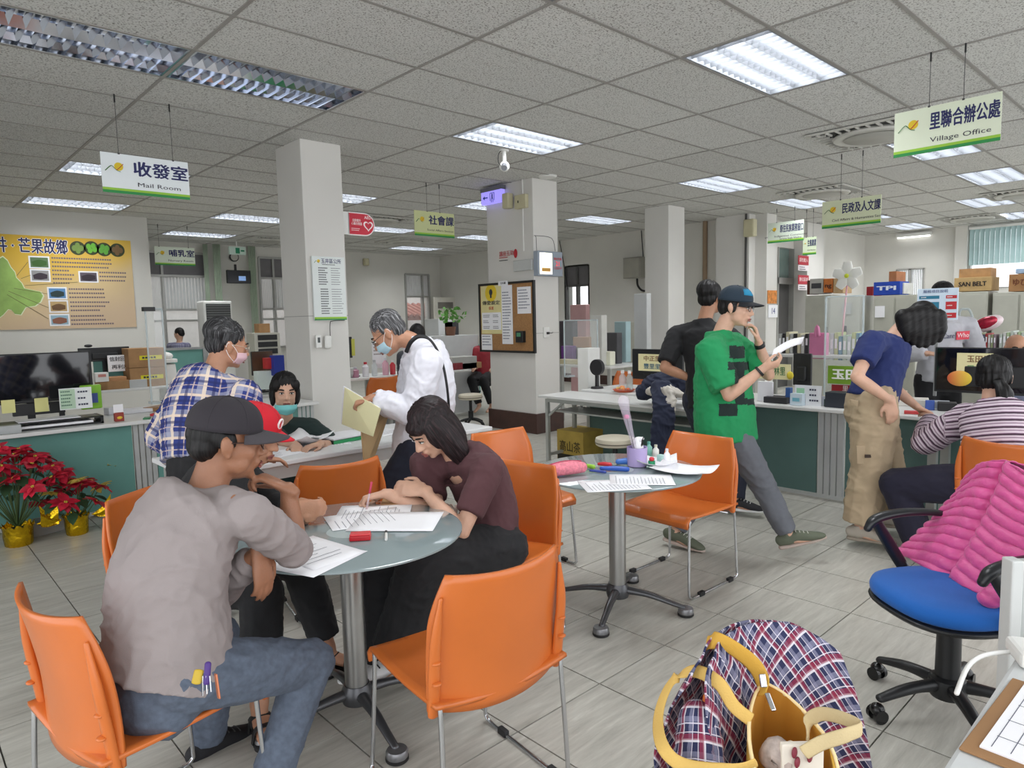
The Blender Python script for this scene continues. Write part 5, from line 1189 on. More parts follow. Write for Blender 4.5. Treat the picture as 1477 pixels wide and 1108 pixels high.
# thermometer boxes and cable under it
t = thing('wall_device', 'small white wall device with a dark window below the directory board, left one', 'device'); m, w, h = plane_frame('y', 6.21, (455, 483), (463, 483), (463, 502), (455, 502)); flat(t, 'case', m, 0, 0, w, h, WHITE, t=.03, bevel=.006); flat(t, 'window', m, 0, h*.1, w*.45, h*.4, K(80, 84, 86), z=.017)
t = thing('wall_device', 'rounded white wall device with a black cable below the directory board', 'device'); m, w, h = plane_frame('y', 6.21, (468, 484), (478, 484), (478, 503), (468, 503)); flat(t, 'case', m, 0, 0, w, h, WHITE, t=.04, bevel=.02)
B().chain([PY(497, 462, 6.21), PY(480, 463, 6.21), PY(476, 468, 6.21), PY(477, 498, 6.20)], [.004]*4, n=6).build('cable', BLACK, t, smooth=True)
# notice board on the middle pillar
m, w, h = plane_frame('x', 6.185, (692, 412), (771, 405), (771, 508), (695, 506))
t = thing('notice_board', 'cork notice board with a black frame on the middle pillar', 'board'); flat(t, 'cork', m, 0, 0, w, h, M('cork', (164, 122, 78), .9, var=.15, vscale=60, bump=.2, bscale=300), t=.02)
b = B(); b.X = m
for a in (-1, 1): b.box((a*w/2, 0, .005), (.028, h+.028, .035)); b.box((0, a*h/2, .005), (w, .028, .035))
b.build('frame', BLACK, t); flat(t, 'title_strip', m, -w*.02, h*.50, w*.18, h*.07, PAPER, z=.03); text('公布欄', .035, t, INK, off(m, -w*.02, h*.50, .032))
def sheet(label, x, y, ww, hh, mat=PAPER, z=.016, name='notice_sheet'):
    s = thing(name, label, 'paper'); flat(s, 'sheet', m, x*w, y*h, ww*w, hh*h, mat, z=z); return s
s = sheet('tall pale yellow poster with a figure at the left of the notice board', -.27, .12, .40, .72, M('poster_yellow', (226, 216, 156), .7, var=.05), name='poster')
b = B(); b.X = m; b.lathe([(w*.11, .0175), (w*.11, .0185)], (-.27*w, .37*h, 0), n=24); b.build('round_figure', YEL, s); b = B(); b.X = m; b.ell((-.27*w, .38*h, .019), (.035, .045, .003)); b.box((-.27*w, .33*h, .019), (.03, .06, .003)); b.build('dark_figure', INK, s)
text('傳愛設定', .06, s, INK, off(m, -.27*w, .22*h, .018), width=w*.34, bold=.001); text('保護', .05, s, K(196, 60, 50), off(m, -.27*w, .14*h, .018))
flat(s, 'white_block', m, -.27*w, -.05*h, w*.37, h*.26, PAPER, z=.0175)
for r in range(3):
    for c_ in range(2): lines(s, m, (-.43+c_*.19)*w, (.04-r*.085)*h, w*.14, 2, .022, INK, seed=r*3+c_, z=.019)
for lb, x, y, ww, hh, sd in (('long white notice beside the yellow poster on the notice board', .03, .04, .20, .86, 3), ('white letter pinned at the upper right of the notice board', .34, .24, .24, .38, 4), ('white notice at the lower left of the notice board', -.37, -.37, .21, .24, 5)):
    s = sheet(lb, x, y, ww, hh, z=.017); lines(s, m, (x-ww*.42)*w, (y+hh*.38)*h, ww*w*.85, int(hh*h/.045), .038, K(120, 124, 140), seed=sd, z=.0185)
t = thing('card_reader', 'black clocking device fixed on the notice board', 'device'); b = B(); b.X = m; b.box((.29*w, -.28*h, .04), (.13, .15, .07)); b.build('case', BLACK, t, bevel=.008); b = B(); b.X = m; b.box((.29*w, -.25*h, .077), (.07, .05, .003)); b.build('screen', M('reader_screen', (60, 110, 80), .3, emit=.3), t)
# red stickers, speaker, box, outlet on the pillar
m, w, h = plane_frame('x', 6.195, (720, 362), (746, 360), (746, 377), (720, 378)); t = thing('wall_sticker', 'red lettering sticker above the notice board', 'sticker'); text('讓座互助', .075, t, K(184, 40, 50), off(m, -.03, .03, .002), width=w*.8); lines(t, m, -w*.5, -h*.1, w*.7, 1, .03, K(184, 40, 50)); lines(t, m, -w*.5, -h*.35, w*.7, 1, .03); b = B(); b.X = m; b.ell((w*.42, .02, .003), (.035, .06, .002)); b.build('figure', K(184, 40, 50), t)
t = thing('wall_speaker', 'small cream loudspeaker beside the violet exit sign', 'speaker'); a = PX(732, 290, 6.12); B().box(a, (.10, .11, .19)).build('case', M('aged_cream', (196, 190, 158), .5), t, bevel=.012)
t = thing('junction_box', 'cream electric junction box near the top of the middle pillar', 'box'); a = PX(752, 291, 6.17); B().box(a, (.06, .20, .17)).build('case', M('aged_cream'), t, bevel=.006); B().box(a-V(.032, -.03, 0), (.006, .015, .03)).build('key_hole', BLACK, t)
b = B(); a0 = PX(754, 300, 6.19); b.cyl(a0, (a0.x, a0.y, 2.35), .009, n=8); b.cyl((a0.x, a0.y, CZ), PX(754, 280, 6.19), .009, n=8); tag(b.build('conduit', WHITE), 'thin white conduit running down the middle pillar', 'pipe')
t = thing('wall_box', 'flat pale grey box on the middle pillar above the screen', 'box'); m, w, h = plane_frame('x', 6.18, (742, 376), (768, 374), (768, 390), (742, 391)); flat(t, 'case', m, 0, 0, w, h, K(190, 192, 190), t=.04, bevel=.004)
m, w, h = plane_frame('y', 6.15, (772, 361), (808, 365), (808, 400), (773, 397)); t = thing('call_display', 'queue display with a bright picture and red numbers hanging at the middle pillar', 'display'); flat(t, 'case', m, 0, 0, w, h, K(150, 160, 172), t=.08, bevel=.006)
flat(t, 'picture_screen', m, -w*.18, 0, w*.5, h*.86, M('display_glow', (236, 232, 214), .4, emit=1.0, var=.05), z=.042); flat(t, 'picture_figure', m, -w*.18, -h*.25, w*.34, h*.14, K(214, 160, 70), z=.044)
text('歡迎光臨', .036, t, K(206, 50, 60), off(m, w*.30, h*.20, .045)); text('21', .085, t, M('red_led', (230, 50, 60), .4, emit=.8, var=0), off(m, w*.30, 0, .045)); text('注意扒手', .036, t, K(206, 50, 60), off(m, w*.30, -h*.18, .045))
b = B(); b.X = m; b.chain([(-w*.45, h/2, 0), (-w*.42, h*1.05, -.02), (-w*.4, h*1.12, -.04), (w*.25, h*1.08, -.04), (w*.3, h*.55, 0)], [.003]*5, n=6); b.build('hanger_wire', BLACK, t)
t = thing('wall_socket', 'white wall socket with a black plug on the middle pillar', 'socket'); m, w, h = plane_frame('y', 6.19, (784, 472), (792, 472), (792, 487), (784, 487)); flat(t, 'plate', m, 0, 0, w, h, WHITE, t=.015, bevel=.003); flat(t, 'plug', m, .01, -.01, .03, .03, BLACK, z=.02, t=.03); B().chain([m @ V(.02, -.01, .03), m @ V(.08, -.01, .03), m @ V(.12, .0, .0)], [.004]*3, n=6).build('cable', BLACK, t)
# ceiling camera and smoke detector
cx = PZ(727, 216, CZ); t = thing('ceiling_camera', 'white round ceiling camera with a lens next to the middle lamp', 'camera', (cx.x, cx.y, 0)); b = B(); b.lathe([(.05, CZ-.02), (.05, CZ)]); b.cyl((0, 0, CZ-.02), (0, 0, CZ-.13), .022); b.build('stem', WHITE, t)
b = B(); b.ell((0, 0, CZ-.17), (.055, .055, .055)); b.build('ball', WHITE, t, smooth=True); b = B(); b.cyl((-.02, -.02, CZ-.17), (-.05, -.05, CZ-.20), .034, .03); b.build('lens', M('lens_grey', (150, 154, 160), .2, .5), t); B().chain([(-.03, 0, CZ-.01), (-.075, 0, CZ-.05), (-.085, 0, CZ-.13), (-.05, 0, CZ-.17)], [.004]*4, n=6).build('cable', BLACK, t, smooth=True)
t = thing('round_ceiling_cover', 'flat white round cover at the top of the middle pillar', 'cover'); a = PZ(790, 254, CZ); b = B(); b.lathe([(.10, CZ-.02), (.12, CZ)], (a.x, a.y, 0)); b.build('disc', WHITE, t)

# ---- large poster on the left wall
YPF = YP-.012; m, w, h = plane_frame('y', YPF, (-52, 335), (190, 347), (195, 472), (-50, 477))
def poster_mat():
    m_ = bpy.data.materials.new('mango_poster'); m_.use_nodes = True; t = m_.node_tree; b = t.nodes['Principled BSDF']; b.inputs['Roughness'].default_value = .35
    g = nd(t, 'ShaderNodeTexCoord'); mp = nd(t, 'ShaderNodeMapping'); mp.inputs['Rotation'].default_value = (0, .75, 0); mp.inputs['Scale'].default_value = (.42, .42, .42); t.links.new(g.outputs['Object'], mp.inputs[0])
    n = nd(t, 'ShaderNodeTexNoise'); n.inputs['Scale'].default_value = 1.4; t.links.new(g.outputs['Object'], n.inputs[0]); sp = nd(t, 'ShaderNodeSeparateXYZ'); t.links.new(g.outputs['Object'], sp.inputs[0])
    a = nd(t, 'ShaderNodeMath', operation='MULTIPLY_ADD'); a.inputs[1].default_value = -.62; a.inputs[2].default_value = .42; t.links.new(sp.outputs[2], a.inputs[0])
    c_ = nd(t, 'ShaderNodeMath', operation='MULTIPLY_ADD'); c_.inputs[1].default_value = .16; t.links.new(sp.outputs[0], c_.inputs[0]); t.links.new(a.outputs[0], c_.inputs[2])
    d_ = nd(t, 'ShaderNodeMath', operation='MULTIPLY_ADD'); d_.inputs[1].default_value = .25; t.links.new(n.outputs['Fac'], d_.inputs[0]); t.links.new(c_.outputs[0], d_.inputs[2])
    r = ramp(t, d_.outputs[0], [(.15, C(218, 176, 40)), (.42, C(222, 184, 84)), (.62, C(216, 190, 140)), (.95, C(206, 180, 148))]); t.links.new(r.outputs[0], b.inputs['Base Color']); return m_
t = thing('wall_poster_sheet', 'large yellow mango homeland poster with a map on the left wall', 'poster', m.translation)
b = B(); b.box((0, 0, 0), (w, .006, h)); b.build('sheet', poster_mat(), t)
m = m.copy(); m.translation = (0, 0, 0); pm = lambda u, v: ((PY(u, v, YPF)-t.location).x, (PY(u, v, YPF)-t.location).z)
x0_, z0_ = pm(37, 356); text('玉井 · 芒果故鄉', .235, t, INKB, off(m, x0_, z0_, .006), bold=.006, width=pm(99, 357)[0]-pm(-26, 352)[0]); text('玉井 · 芒果故鄉', .235, t, PAPER, off(m, x0_, z0_, .0045), bold=.018, width=pm(100, 357)[0]-pm(-27, 352)[0])
for k, (u, v, c1) in enumerate(((112, 358, (120, 150, 70)), (132, 358, (110, 190, 60)), (150, 360, (96, 170, 60)), (169, 361, (120, 92, 56)))):
    x, z = pm(u, v); b = B(); b.X = m; b.lathe([(.105, .004), (.105, .006)], (x, z, 0), n=24); o = b.build('fruit_photo', K(56, 66, 36), t); b = B(); b.X = m
    for q in range(4): b.ell((x+.045*math.cos(q*1.6+k), z+.04*math.sin(q*1.6+k), .007), (.034, .046, .003))
    b.build('fruit', K(*c1), o, smooth=True)
mp_ = [(-60, 440), (-58, 400), (-30, 372), (-5, 374), (4, 369), (11, 375), (16, 385), (22, 392), (24, 400), (32, 408), (36, 416), (50, 419), (60, 421), (64, 427), (60, 436), (52, 442), (38, 444), (31, 455), (22, 454), (17, 448), (12, 447), (5, 455), (-4, 462), (-30, 468)]
b = B(); b.X = m; b.prism([pm(*p) for p in mp_][::-1], .003, .0045); b.build('map_outline', K(226, 232, 196), t)
cc = pm(0, 420); b = B(); b.X = m; b.prism([((x-cc[0])*.965+cc[0], (z-cc[1])*.965+cc[1]) for x, z in [pm(*p) for p in mp_]][::-1], .0045, .006); b.build('map', M('map_green', (150, 184, 96), .5, var=.18, vscale=5), t)
for k, (u0, v0, u1, v1, c1, c2) in enumerate(((43, 371, 70, 386, (90, 120, 80), (60, 100, 40)), (45, 390, 71, 405, (150, 150, 150), (60, 50, 60)), (115, 393, 140, 406, (90, 80, 90), (50, 40, 50)), (70, 416, 95, 430, (90, 140, 190), (40, 60, 60)), (72, 435, 97, 449, (190, 160, 110), (110, 80, 50)), (73, 455, 99, 468, (150, 180, 196), (140, 90, 70)))):
    (a, z1), (c_, z0) = pm(u0, v0), pm(u1, v1); o = flat(t, 'photo_border', m, (a+c_)/2, (z0+z1)/2, c_-a+.04, z1-z0+.04, PAPER, z=.0045); flat(o, 'photo', m, (a+c_)/2, (z0+z1)/2, c_-a, z1-z0, K(*c1), z=.006)
    b = B(); b.X = m; b.chain([(a+.02, z0+.05, .007), ((a+c_)/2, (z0+z1)/2-.01, .007), (c_-.02, z0+.06, .007)], [(.03, .001), (.05, .001), (.03, .001)], side=(0, 1, 0), n=6); b.build('photo_detail', K(*c2), o)
for u, v, uw, n in ((74, 372, 94, 3), (75, 390, 33, 4), (143, 393, 41, 3), (99, 417, 66, 3), (101, 436, 68, 3), (102, 456, 70, 3)):
    (a, z), (c_, _) = pm(u, v), pm(u+uw, v); lines(t, m, a, z, c_-a, n, .062, K(120, 104, 110), .38, .005, seed=u)
for p, q in (((24, 398), (40, 378)), ((30, 402), (44, 397)), ((36, 412), (112, 407)), ((20, 416), (68, 424)), ((12, 420), (70, 444)), ((10, 425), (70, 460))):
    (a, z), (c_, z1) = pm(*p), pm(*q); b = B(); b.X = m; b.bar((a, z, .0065), (c_, z1, .0065), .006, .001); b.build('leader_line', K(110, 100, 60), t)

# ---- right side wall things
t = thing('electric_cabinet', 'grey steel electric cabinet on the wall behind the rear pillar', 'cabinet'); m, w, h = plane_frame('x', XR-.10, (903, 373), (928, 370), (928, 401), (903, 402)); flat(t, 'case', m, 0, 0, w, h, M('cabinet_grey', (150, 148, 138), .4, .3), z=0, t=.20, bevel=.006); flat(t, 'door', m, -.01, 0, w*.9, h*.9, M('cabinet_door', (166, 163, 152), .4, .3), z=.105, t=.01)
B().chain([PX(919, 403, XR-.06), PX(920, 412, XR-.06), PX(926, 419, XR-.05), PX(935, 420, XR-.04)], [.022]*4).build('cable', BLACK, t, smooth=True)
for u, lb in ((807, 'thin cable hanging down the wall right of the middle pillar'), (923, 'cable hanging from the ceiling beside the electric cabinet')):
    tag(B().chain([PX(u+2, 333, XR-.03) if u > 900 else PX(u, 347, XR-.03), PX(u+6, 380, XR-.03), PX(u+12, 418 if u < 900 else 370, XR-.03)], [.010]*3, n=6).build('wall_cable', BLACK, smooth=True), lb, 'cable')
tag(B().cyl((XR-.03, PX(1018, 400, XR).y, 0), (XR-.03, PX(1018, 400, XR).y, CZ), .045, n=10).build('drain_pipe', M('brown_pipe', (150, 128, 104), .6)), 'brownish pipe down the wall right of the rear pillar', 'pipe')
tag(B().cyl((XR-.27, YJ-.1, 0), (XR-.27, YJ-.1, CZ), .02, n=8).build('dark_pipe', K(60, 58, 56)), 'thin dark pipe at the edge of the wall by the door', 'pipe')
t = thing('wall_speaker', 'beige wall speaker high beside the dark pipe', 'speaker'); a = PX(1082, 329, XR-.33); B().box(a, (.14, .2, .3)).build('case', M('aged_cream'), t, bevel=.02)
t = thing('wall_speaker', 'tiny beige wall box high on the far left wall', 'speaker'); a = PY(528, 378, YW-.06); B().box(a, (.14, .1, .18)).build('case', M('aged_cream'), t, bevel=.02)
for v0, v1, lb in ((369, 391, 'upper red warning sign on the wall by the steel door'), (397, 419, 'lower red warning sign on the wall by the steel door')):
    m, w, h = plane_frame('y', YJ-.29, (1151, v0), (1166, v0), (1166, v1), (1151, v1)); t = thing('wall_sign', lb, 'sign'); flat(t, 'red_panel', m, 0, h*.2, w, h*.6, K(170, 34, 52), t=.008); flat(t, 'white_panel', m, 0, -h*.3, w, h*.36, K(222, 214, 216), t=.008)
    text('請勿進入' if v0 < 380 else '辦公區域', .085, t, K(240, 226, 226), off(m, 0, h*.2, .008), width=w*.8); lines(t, m, -w*.4, -h*.25, w*.8, 2, .04, z=.008)
m, w, h = plane_frame('y', 5.87, (1107, 419), (1120, 419), (1120, 438), (1107, 438)); t = thing('calendar', 'orange patterned sheet above the date calendar on the white pillar', 'calendar'); flat(t, 'sheet', m, 0, 0, w, h, M('festive_orange', (206, 130, 60), .7, var=.35, vscale=18), t=.01)
m, w, h = plane_frame('y', 5.87, (1108, 440), (1121, 440), (1121, 458), (1108, 458)); t = thing('calendar', 'date calendar showing 14 on the white pillar', 'calendar'); flat(t, 'sheet', m, 0, 0, w, h, PAPER, t=.01); text('14', .15, t, K(50, 60, 130), off(m, 0, 0, .008), bold=.002)
# small television and clock by the far windows
m, w, h = plane_frame('y', YW-.5, (327, 390), (361, 390), (361, 409), (327, 409)); t = thing('television', 'small black wall television near the far windows', 'television'); flat(t, 'case', m, 0, 0, w, h, BLACK, t=.07, bevel=.008); flat(t, 'screen', m, 0, 0, w*.92, h*.86, M('tv_screen', (14, 16, 26), .15, var=0), z=.037); flat(t, 'picture', m, w*.12, -h*.12, w*.3, h*.35, M('tv_picture', (120, 150, 196), .4, emit=.5, var=.3), z=.04); b = B(); b.X = m; b.box((0, 0, -.15), (.05, .05, .25)); b.box((0, h*.45, -.15), (.04, .3, .04)); b.build('bracket', BLACK, t)
m, w, h = plane_frame('y', YW-.05, (331, 366), (343, 366), (343, 376), (331, 376)); t = thing('wall_clock', 'round dark wall clock above the small television', 'clock'); b = B(); b.X = m; b.lathe([(.10, 0), (.10, .04), (.085, .045)], n=24); b.build('rim', BLACK, t); b = B(); b.X = m; b.lathe([(.082, .045), (.082, .048)], n=24); b.build('dial', K(190, 188, 180), t)
# tower air conditioner
m, w, h = plane_frame('y', 14.2, (297, 434), (337, 434), (340, 560), (297, 560)); x_, y_, z_ = m.translation; zt_ = z_+h/2
t = thing('tower_air_conditioner', 'white tower air conditioner with a dark louvre grille', 'air conditioner'); B().b2(x_-w/2, x_+w/2, 14.2, 14.6, 0, zt_).build('cabinet', WHITE, t, bevel=.03); B().b2(x_-w*.42, x_+w*.42, 14.19, 14.21, zt_-.44, zt_-.06).build('grille', K(70, 72, 72), t)
b = B()
for k in range(8): b.b2(x_-w*.41, x_+w*.41, 14.175, 14.19, zt_-.43+k*.047, zt_-.415+k*.047)
tag(b.build('louvres', K(120, 122, 122), t), kind='stuff')
# ================================================================== SMALL THINGS
def bx(name, label, cat, c, d, mat, rz=0, part='body', bevel=.003, group=None):
    t = thing(name, label, cat, c, rz, group); B().box((0, 0, d[2]/2), d).build(part, mat, t, bevel=bevel); return t
def sub(t, part, c, d, mat, bevel=0): return B().box(c, d).build(part, mat, t, bevel=bevel)
def cloth(name, mat, parent, nu, nv, fn, uv, thick=.004, amp=.0, f=14, seed=0):
    b = B(); b.grid(nu, nv, fn); o = b.build(name, mat, parent, smooth=True)
    me = o.data; n = len(me.vertices); a = me.attributes.new('cloth', 'FLOAT_VECTOR', 'POINT'); dat = np.zeros((n, 3), 'f'); k = 0
    for j in range(nv+1):
        for i in range(nu+1): dat[k, :2] = uv(i/nu, j/nv); k += 1
    a.data.foreach_set('vector', dat.ravel())
    if amp:
        me.update(); nn = [v.normal.copy() for v in me.vertices]
        for v, q in zip(me.vertices, nn): w = noise.noise(v.co*4+V(seed, 0, 0)); v.co += q*amp*((1-abs(noise.noise(v.co*f+V(seed, w*2, 0)))*2)**2-.4)
    md = o.modifiers.new('thickness', 'SOLIDIFY'); md.thickness = thick; md.offset = 1; return o
# ---- plaid jacket over the chair back and the yellow bag
PJ = plaid_mat('navy_red_plaid', (36, 42, 78), [(0, .0, .16, (140, 140, 166), .5), (1, .0, .16, (140, 140, 166), .5), (0, .36, .10, (226, 222, 230), .8), (1, .36, .10, (226, 222, 230), .8), (0, .50, .18, (136, 30, 60), .7), (1, .50, .18, (136, 30, 60), .7), (0, .56, .03, (230, 220, 228), .7), (1, .56, .03, (230, 220, 228), .7), (0, .82, .04, (210, 206, 220), .8), (1, .82, .04, (210, 206, 220), .8)], .062)
jk = thing('plaid_jacket', 'navy, red and white plaid jacket draped over the chair in the foreground', 'jacket', (1.20, .44, 0), math.radians(160))
def pj_front(s, q):
    x = (s*2-1); w = .178+.040*q**.8; top = .855-.065*abs(x)**2.8; z = top-(top-.46+.05*abs(x))*q
    y = -.250+.045*math.sin(min(1, q*2.2)*PI*.5)+.05*q*q+.075*x*x
    return V(x*w, y, z)
ca, sa = math.cos(.62), math.sin(.62)
def pj_uv(s, q): x = (s*2-1)*.26; y = q*.46; return (x*ca+y*sa, -x*sa+y*ca)
cloth('jacket_front', PJ, jk, 44, 40, pj_front, pj_uv, amp=.010, f=9)
def pj_back(s, q):
    x = (s*2-1); w = .178+.035*q; top = .855-.065*abs(x)**2.8; return V(x*w, -.262-.065*math.sin(min(1, q*2)*PI/2)+.05*x*x*(1-q), top-(top-.40)*q)
cloth('jacket_back', PJ, jk, 30, 24, pj_back, pj_uv, amp=.008, f=9, seed=4, thick=.004)
def sleeve(name, pts, rr, sd):
    b = B(); b.chain(pts, rr); o, co = vox(b, name, PJ, jk, .007, 2, folds(.008, 9, 20, seed=sd)); wear_coords(o, co, [(pts[i], pts[i+1], V(1, 0, 0), .06, i*.2) for i in range(len(pts)-1)])
sleeve('sleeve', [V(.17, -.19, .72), V(.215, -.13, .64), V(.215, -.05, .57), V(.17, .03, .53)], [.040, .050, .052, .046], 1)
sleeve('sleeve', [V(-.17, -.22, .74), V(-.205, -.19, .62), V(-.215, -.17, .50), V(-.22, -.15, .38)], [(.034), (.036), (.034), (.030)], 2)
YB = M('yellow_canvas', (206, 160, 62), .8, var=.06, bump=.2, bscale=380); YBI = M('yellow_lining', (190, 132, 44), .8, var=.05)
bg = thing('tote_bag', 'yellow canvas tote bag lying open on the plaid jacket', 'bag')
rim = [J(1103, 985, 1.355), J(1130, 1000, 1.335), J(1163, 1030, 1.29), J(1196, 1072, 1.235), J(1207, 1125, 1.20), J(1160, 1170, 1.15), J(1105, 1150, 1.17), J(1083, 1085, 1.22), J(1081, 1035, 1.28), J(1090, 1000, 1.335)]
cb = sum(rim, Vector())/len(rim)
def bag_wall(k, base):
    def fn(s, q):
        a = s*len(rim); i = int(a) % len(rim); f = a-int(a); p = rim[i].lerp(rim[(i+1) % len(rim)], f); bulge = 1+.13*math.sin(q*PI)-.18*q
        c = V(cb.x, cb.y, p.z); p = c+(p-c)*bulge*k; return V(p.x, p.y, p.z+(base-p.z)*q)
    return fn
B().grid(60, 12, bag_wall(1, .465)).build('bag_body', YB, bg, smooth=True, solid=.004); B().grid(60, 12, bag_wall(.965, .475)).build('lining', YBI, bg, smooth=True)
b = B(); b.add([bag_wall(1, .465)(k/20, 1) for k in range(20)], [tuple(range(20))]); b.build('bag_base', YBI, bg)
b = B(); b.chain(rim+[rim[0]], [.0035]*11, n=6, sub=3); b.build('piping', K(238, 214, 160), bg, smooth=True)
def strap(pts, w, mat, name='strap', side=None):
    b = B(); b.chain(pts, [(w, .0025)]*len(pts), side=side or V(.3, .3, .9), n=10, sub=7); b.build(name, mat, bg, smooth=True)
strap([J(1098, 1002, 1.33), J(1100, 984, 1.345), J(1088, 960, 1.36), J(1062, 938, 1.365), J(1036, 924, 1.375), J(1020, 928, 1.40)], .017, YB, side=W(.5, -.3, .8))
strap([J(1082, 1038, 1.27), J(1058, 1018, 1.285), J(1036, 985, 1.31), J(1000, 968, 1.36), J(968, 985, 1.38), J(950, 1030, 1.33), J(955, 1075, 1.25), J(985, 1104, 1.22), J(1045, 1112, 1.18), J(1090, 1100, 1.17)], .013, M('strap_yellow', (214, 176, 96), .8, bump=.2, bscale=300), side=W(.7, -.2, .6))
strap([J(1165, 1068, 1.26), J(1168, 1040, 1.27), J(1185, 1030, 1.25), J(1215, 1036, 1.20), J(1242, 1050, 1.16), J(1222, 1060, 1.15), J(1185, 1072, 1.17), J(1160, 1086, 1.18)], .012, M('strap_cream', (206, 186, 142), .8, bump=.2, bscale=300), side=V(.1, .1, 1))
b = B(); b.bar(J(1099, 972, 1.335), J(1102, 992, 1.325), .012, .008); b.bar(J(1106, 1000, 1.315), J(1116, 1026, 1.29), .010, .006); b.build('buckle', CHROME, bg, bevel=.002)
b = B(); b.chain([J(1112, 1092, 1.24), J(1122, 1084, 1.23), J(1132, 1098, 1.22)], [.022, .026, .018]); b.build('scarf', M('grey_floral', (170, 156, 148), .8, var=.3, vscale=60), bg, smooth=True)
b = B(); b.box(J(1156, 1098, 1.21), (.075, .012, .07), rz=-.75); b.build('pouch', M('floral_pouch', (222, 214, 200), .8, var=.1), bg, bevel=.003)
b = B()
for u, v in ((1146, 1086), (1150, 1100), (1168, 1092)): b.ell(J(u, v, 1.20), (.008, .004, .010))
b.build('pouch_flower', K(130, 44, 60), bg, smooth=True)
b = B(); b.chain([J(1134, 1092, 1.215), J(1133, 1078, 1.215), J(1141, 1072, 1.21), J(1147, 1078, 1.21)], [(.006, .002)]*4); b.build('pouch_loop', K(206, 190, 160), bg, smooth=True)
# ---- pink quilted jacket on the blue chair
pk = thing('quilted_jacket', 'bright pink quilted jacket hanging over the back of the blue office chair', 'jacket', (2.81, .685, 0), math.radians(54))
PINK = M('pink_nylon', (220, 88, 154), .42, var=.08, vscale=14, bump=.25, bscale=60, sheen=.2)
def quilt(q, n=13): return .016*abs(math.sin(q*PI*n))**.55
def pk_front(s, q):
    x = s*2-1; w = .215+.10*q; top = .935-.10*abs(x)**2.4; z = top-(top-.485)*q; y = -.215+.10*q*q+.05*q-.03*x*x*(1-q)+quilt(q+.04*math.sin(x*4), 11)-.035*math.exp(-((x-.15)*14)**2)
    return V(x*w+.06*q, y, z)
o = cloth('jacket_front', PINK, pk, 40, 90, pk_front, lambda s, q: (s, q), amp=.006, f=16, thick=.006)
def pk_back(s, q):
    x = s*2-1; w = .215+.03*q; top = .935-.10*abs(x)**2.4; return V(x*w, -.235-.13*math.sin(min(1, q*2)*PI/2)-quilt(q, 10), top-(top-.42)*q)
cloth('jacket_back', PINK, pk, 30, 70, pk_back, lambda s, q: (s, q), amp=.006, f=16, seed=3, thick=-.006)
for sx_, pts in ((-1, [V(-.20, -.22, .80), V(-.23, -.15, .68), V(-.22, -.07, .57), V(-.17, .0, .515)]),):
    b = B(); b.chain(pts, [.045, .045, .042, .034])
    def rib(co, pts=pts):
        a = np.array(pts[0]); d = np.array(pts[-1])-a; L = np.linalg.norm(d); return .007*(np.abs(np.sin((co-a)@(d/L)*PI/.04))**.6-.5)
    vox(b, 'sleeve', PINK, pk, .007, 2, rib)
# ---- clipboard and cable on the corner desk
t = thing('clipboard', 'brown clipboard with ruled white forms at the lower right corner', 'clipboard', (1.495, .172, .731), math.radians(-2))
B().box((0, 0, .003), (.34, .25, .005)).build('board', M('hardboard', (150, 112, 74), .7, var=.1), t, bevel=.002); B().box((.012, -.012, .0075), (.315, .225, .003)).build('paper_pad', PAPER, t)
b = B()
for k in range(8): b.box((.012, -.11+k*.028, .0094), (.29, .0012, .0004))
for x in (-.09, -.02, .05): b.box((x, -.012, .0095), (.0012, .20, .0004))
tag(b.build('form_rules', K(90, 92, 110), t), kind='stuff')
t = thing('coiled_cable', 'white cable lying on the edge of the corner desk', 'cable'); B().chain([PZ(1380, 1000, .737), PZ(1396, 962, .74), PZ(1420, 945, .745), PZ(1462, 940, .74)], [.005]*4, n=8).build('cable', WHITE, t, smooth=True)
t = thing('white_device', 'small white device at the back of the corner desk', 'device'); a = PZ(1470, 955, .735); B().box((a.x+.03, a.y-.02, .75), (.10, .08, .035), rz=.5).build('case', WHITE, t, bevel=.01)

# ---- things on the first round table
def paper(label, u, v, z, w=.21, h=.297, rz=0, mat=PAPER, rows=0, curl=.0, group=None, name='paper_sheet'):
    a = PZ(u, v, z); t = thing(name, label, 'paper', (a.x, a.y, z), rz, group)
    B().grid(6, 6, lambda s, q: ((s-.5)*w, (q-.5)*h, .0006+curl*((s-.5)**2+(q-.5)**2)*4)).build('sheet', mat, t, smooth=True, solid=.0006)
    if rows:
        b = B()
        rnd = random.Random(rows+int(u))
        for r in range(rows): L = w*rnd.uniform(.4, .78); b.box((-w*.42+L/2, h*.40-r*h*.8/rows, .0018+curl*.3), (L, .0022, .0003))
        tag(b.build('text_lines', K(120, 122, 134), t), kind='stuff')
    return t
TZ = .7215
paper('printed form under the hand of the writing woman', 540, 738, TZ, rz=.9, rows=14); paper('blank white sheet in front of the writing woman', 572, 752, TZ+.002, w=.25, h=.33, rz=.75)
paper('white form beneath the blank sheet', 528, 748, TZ+.001, rz=1.25, rows=10); paper('white papers at the left under the grey sleeve of the man', 436, 803, TZ, w=.26, h=.34, rz=.35); paper('printed sheet half hidden under the grey sleeve', 452, 796, TZ+.002, rz=.15, rows=8)
a = PZ(588, 722, TZ); t = thing('kraft_envelope', 'brown envelope on the glass table beside the writing woman elbow', 'envelope', (a.x, a.y, TZ), .9); B().box((0, 0, .0015), (.12, .22, .002)).build('envelope', CARD, t)
a = PZ(520, 778, TZ); t = thing('ink_pad', 'small red ink pad box on the glass table', 'ink pad', (a.x, a.y, TZ), .95); B().box((0, 0, .009), (.045, .075, .018)).build('base', K(190, 24, 36, rough=.3), t, bevel=.004); B().box((0, 0, .021), (.042, .072, .007)).build('lid', K(214, 60, 66, rough=.25), t, bevel=.003)
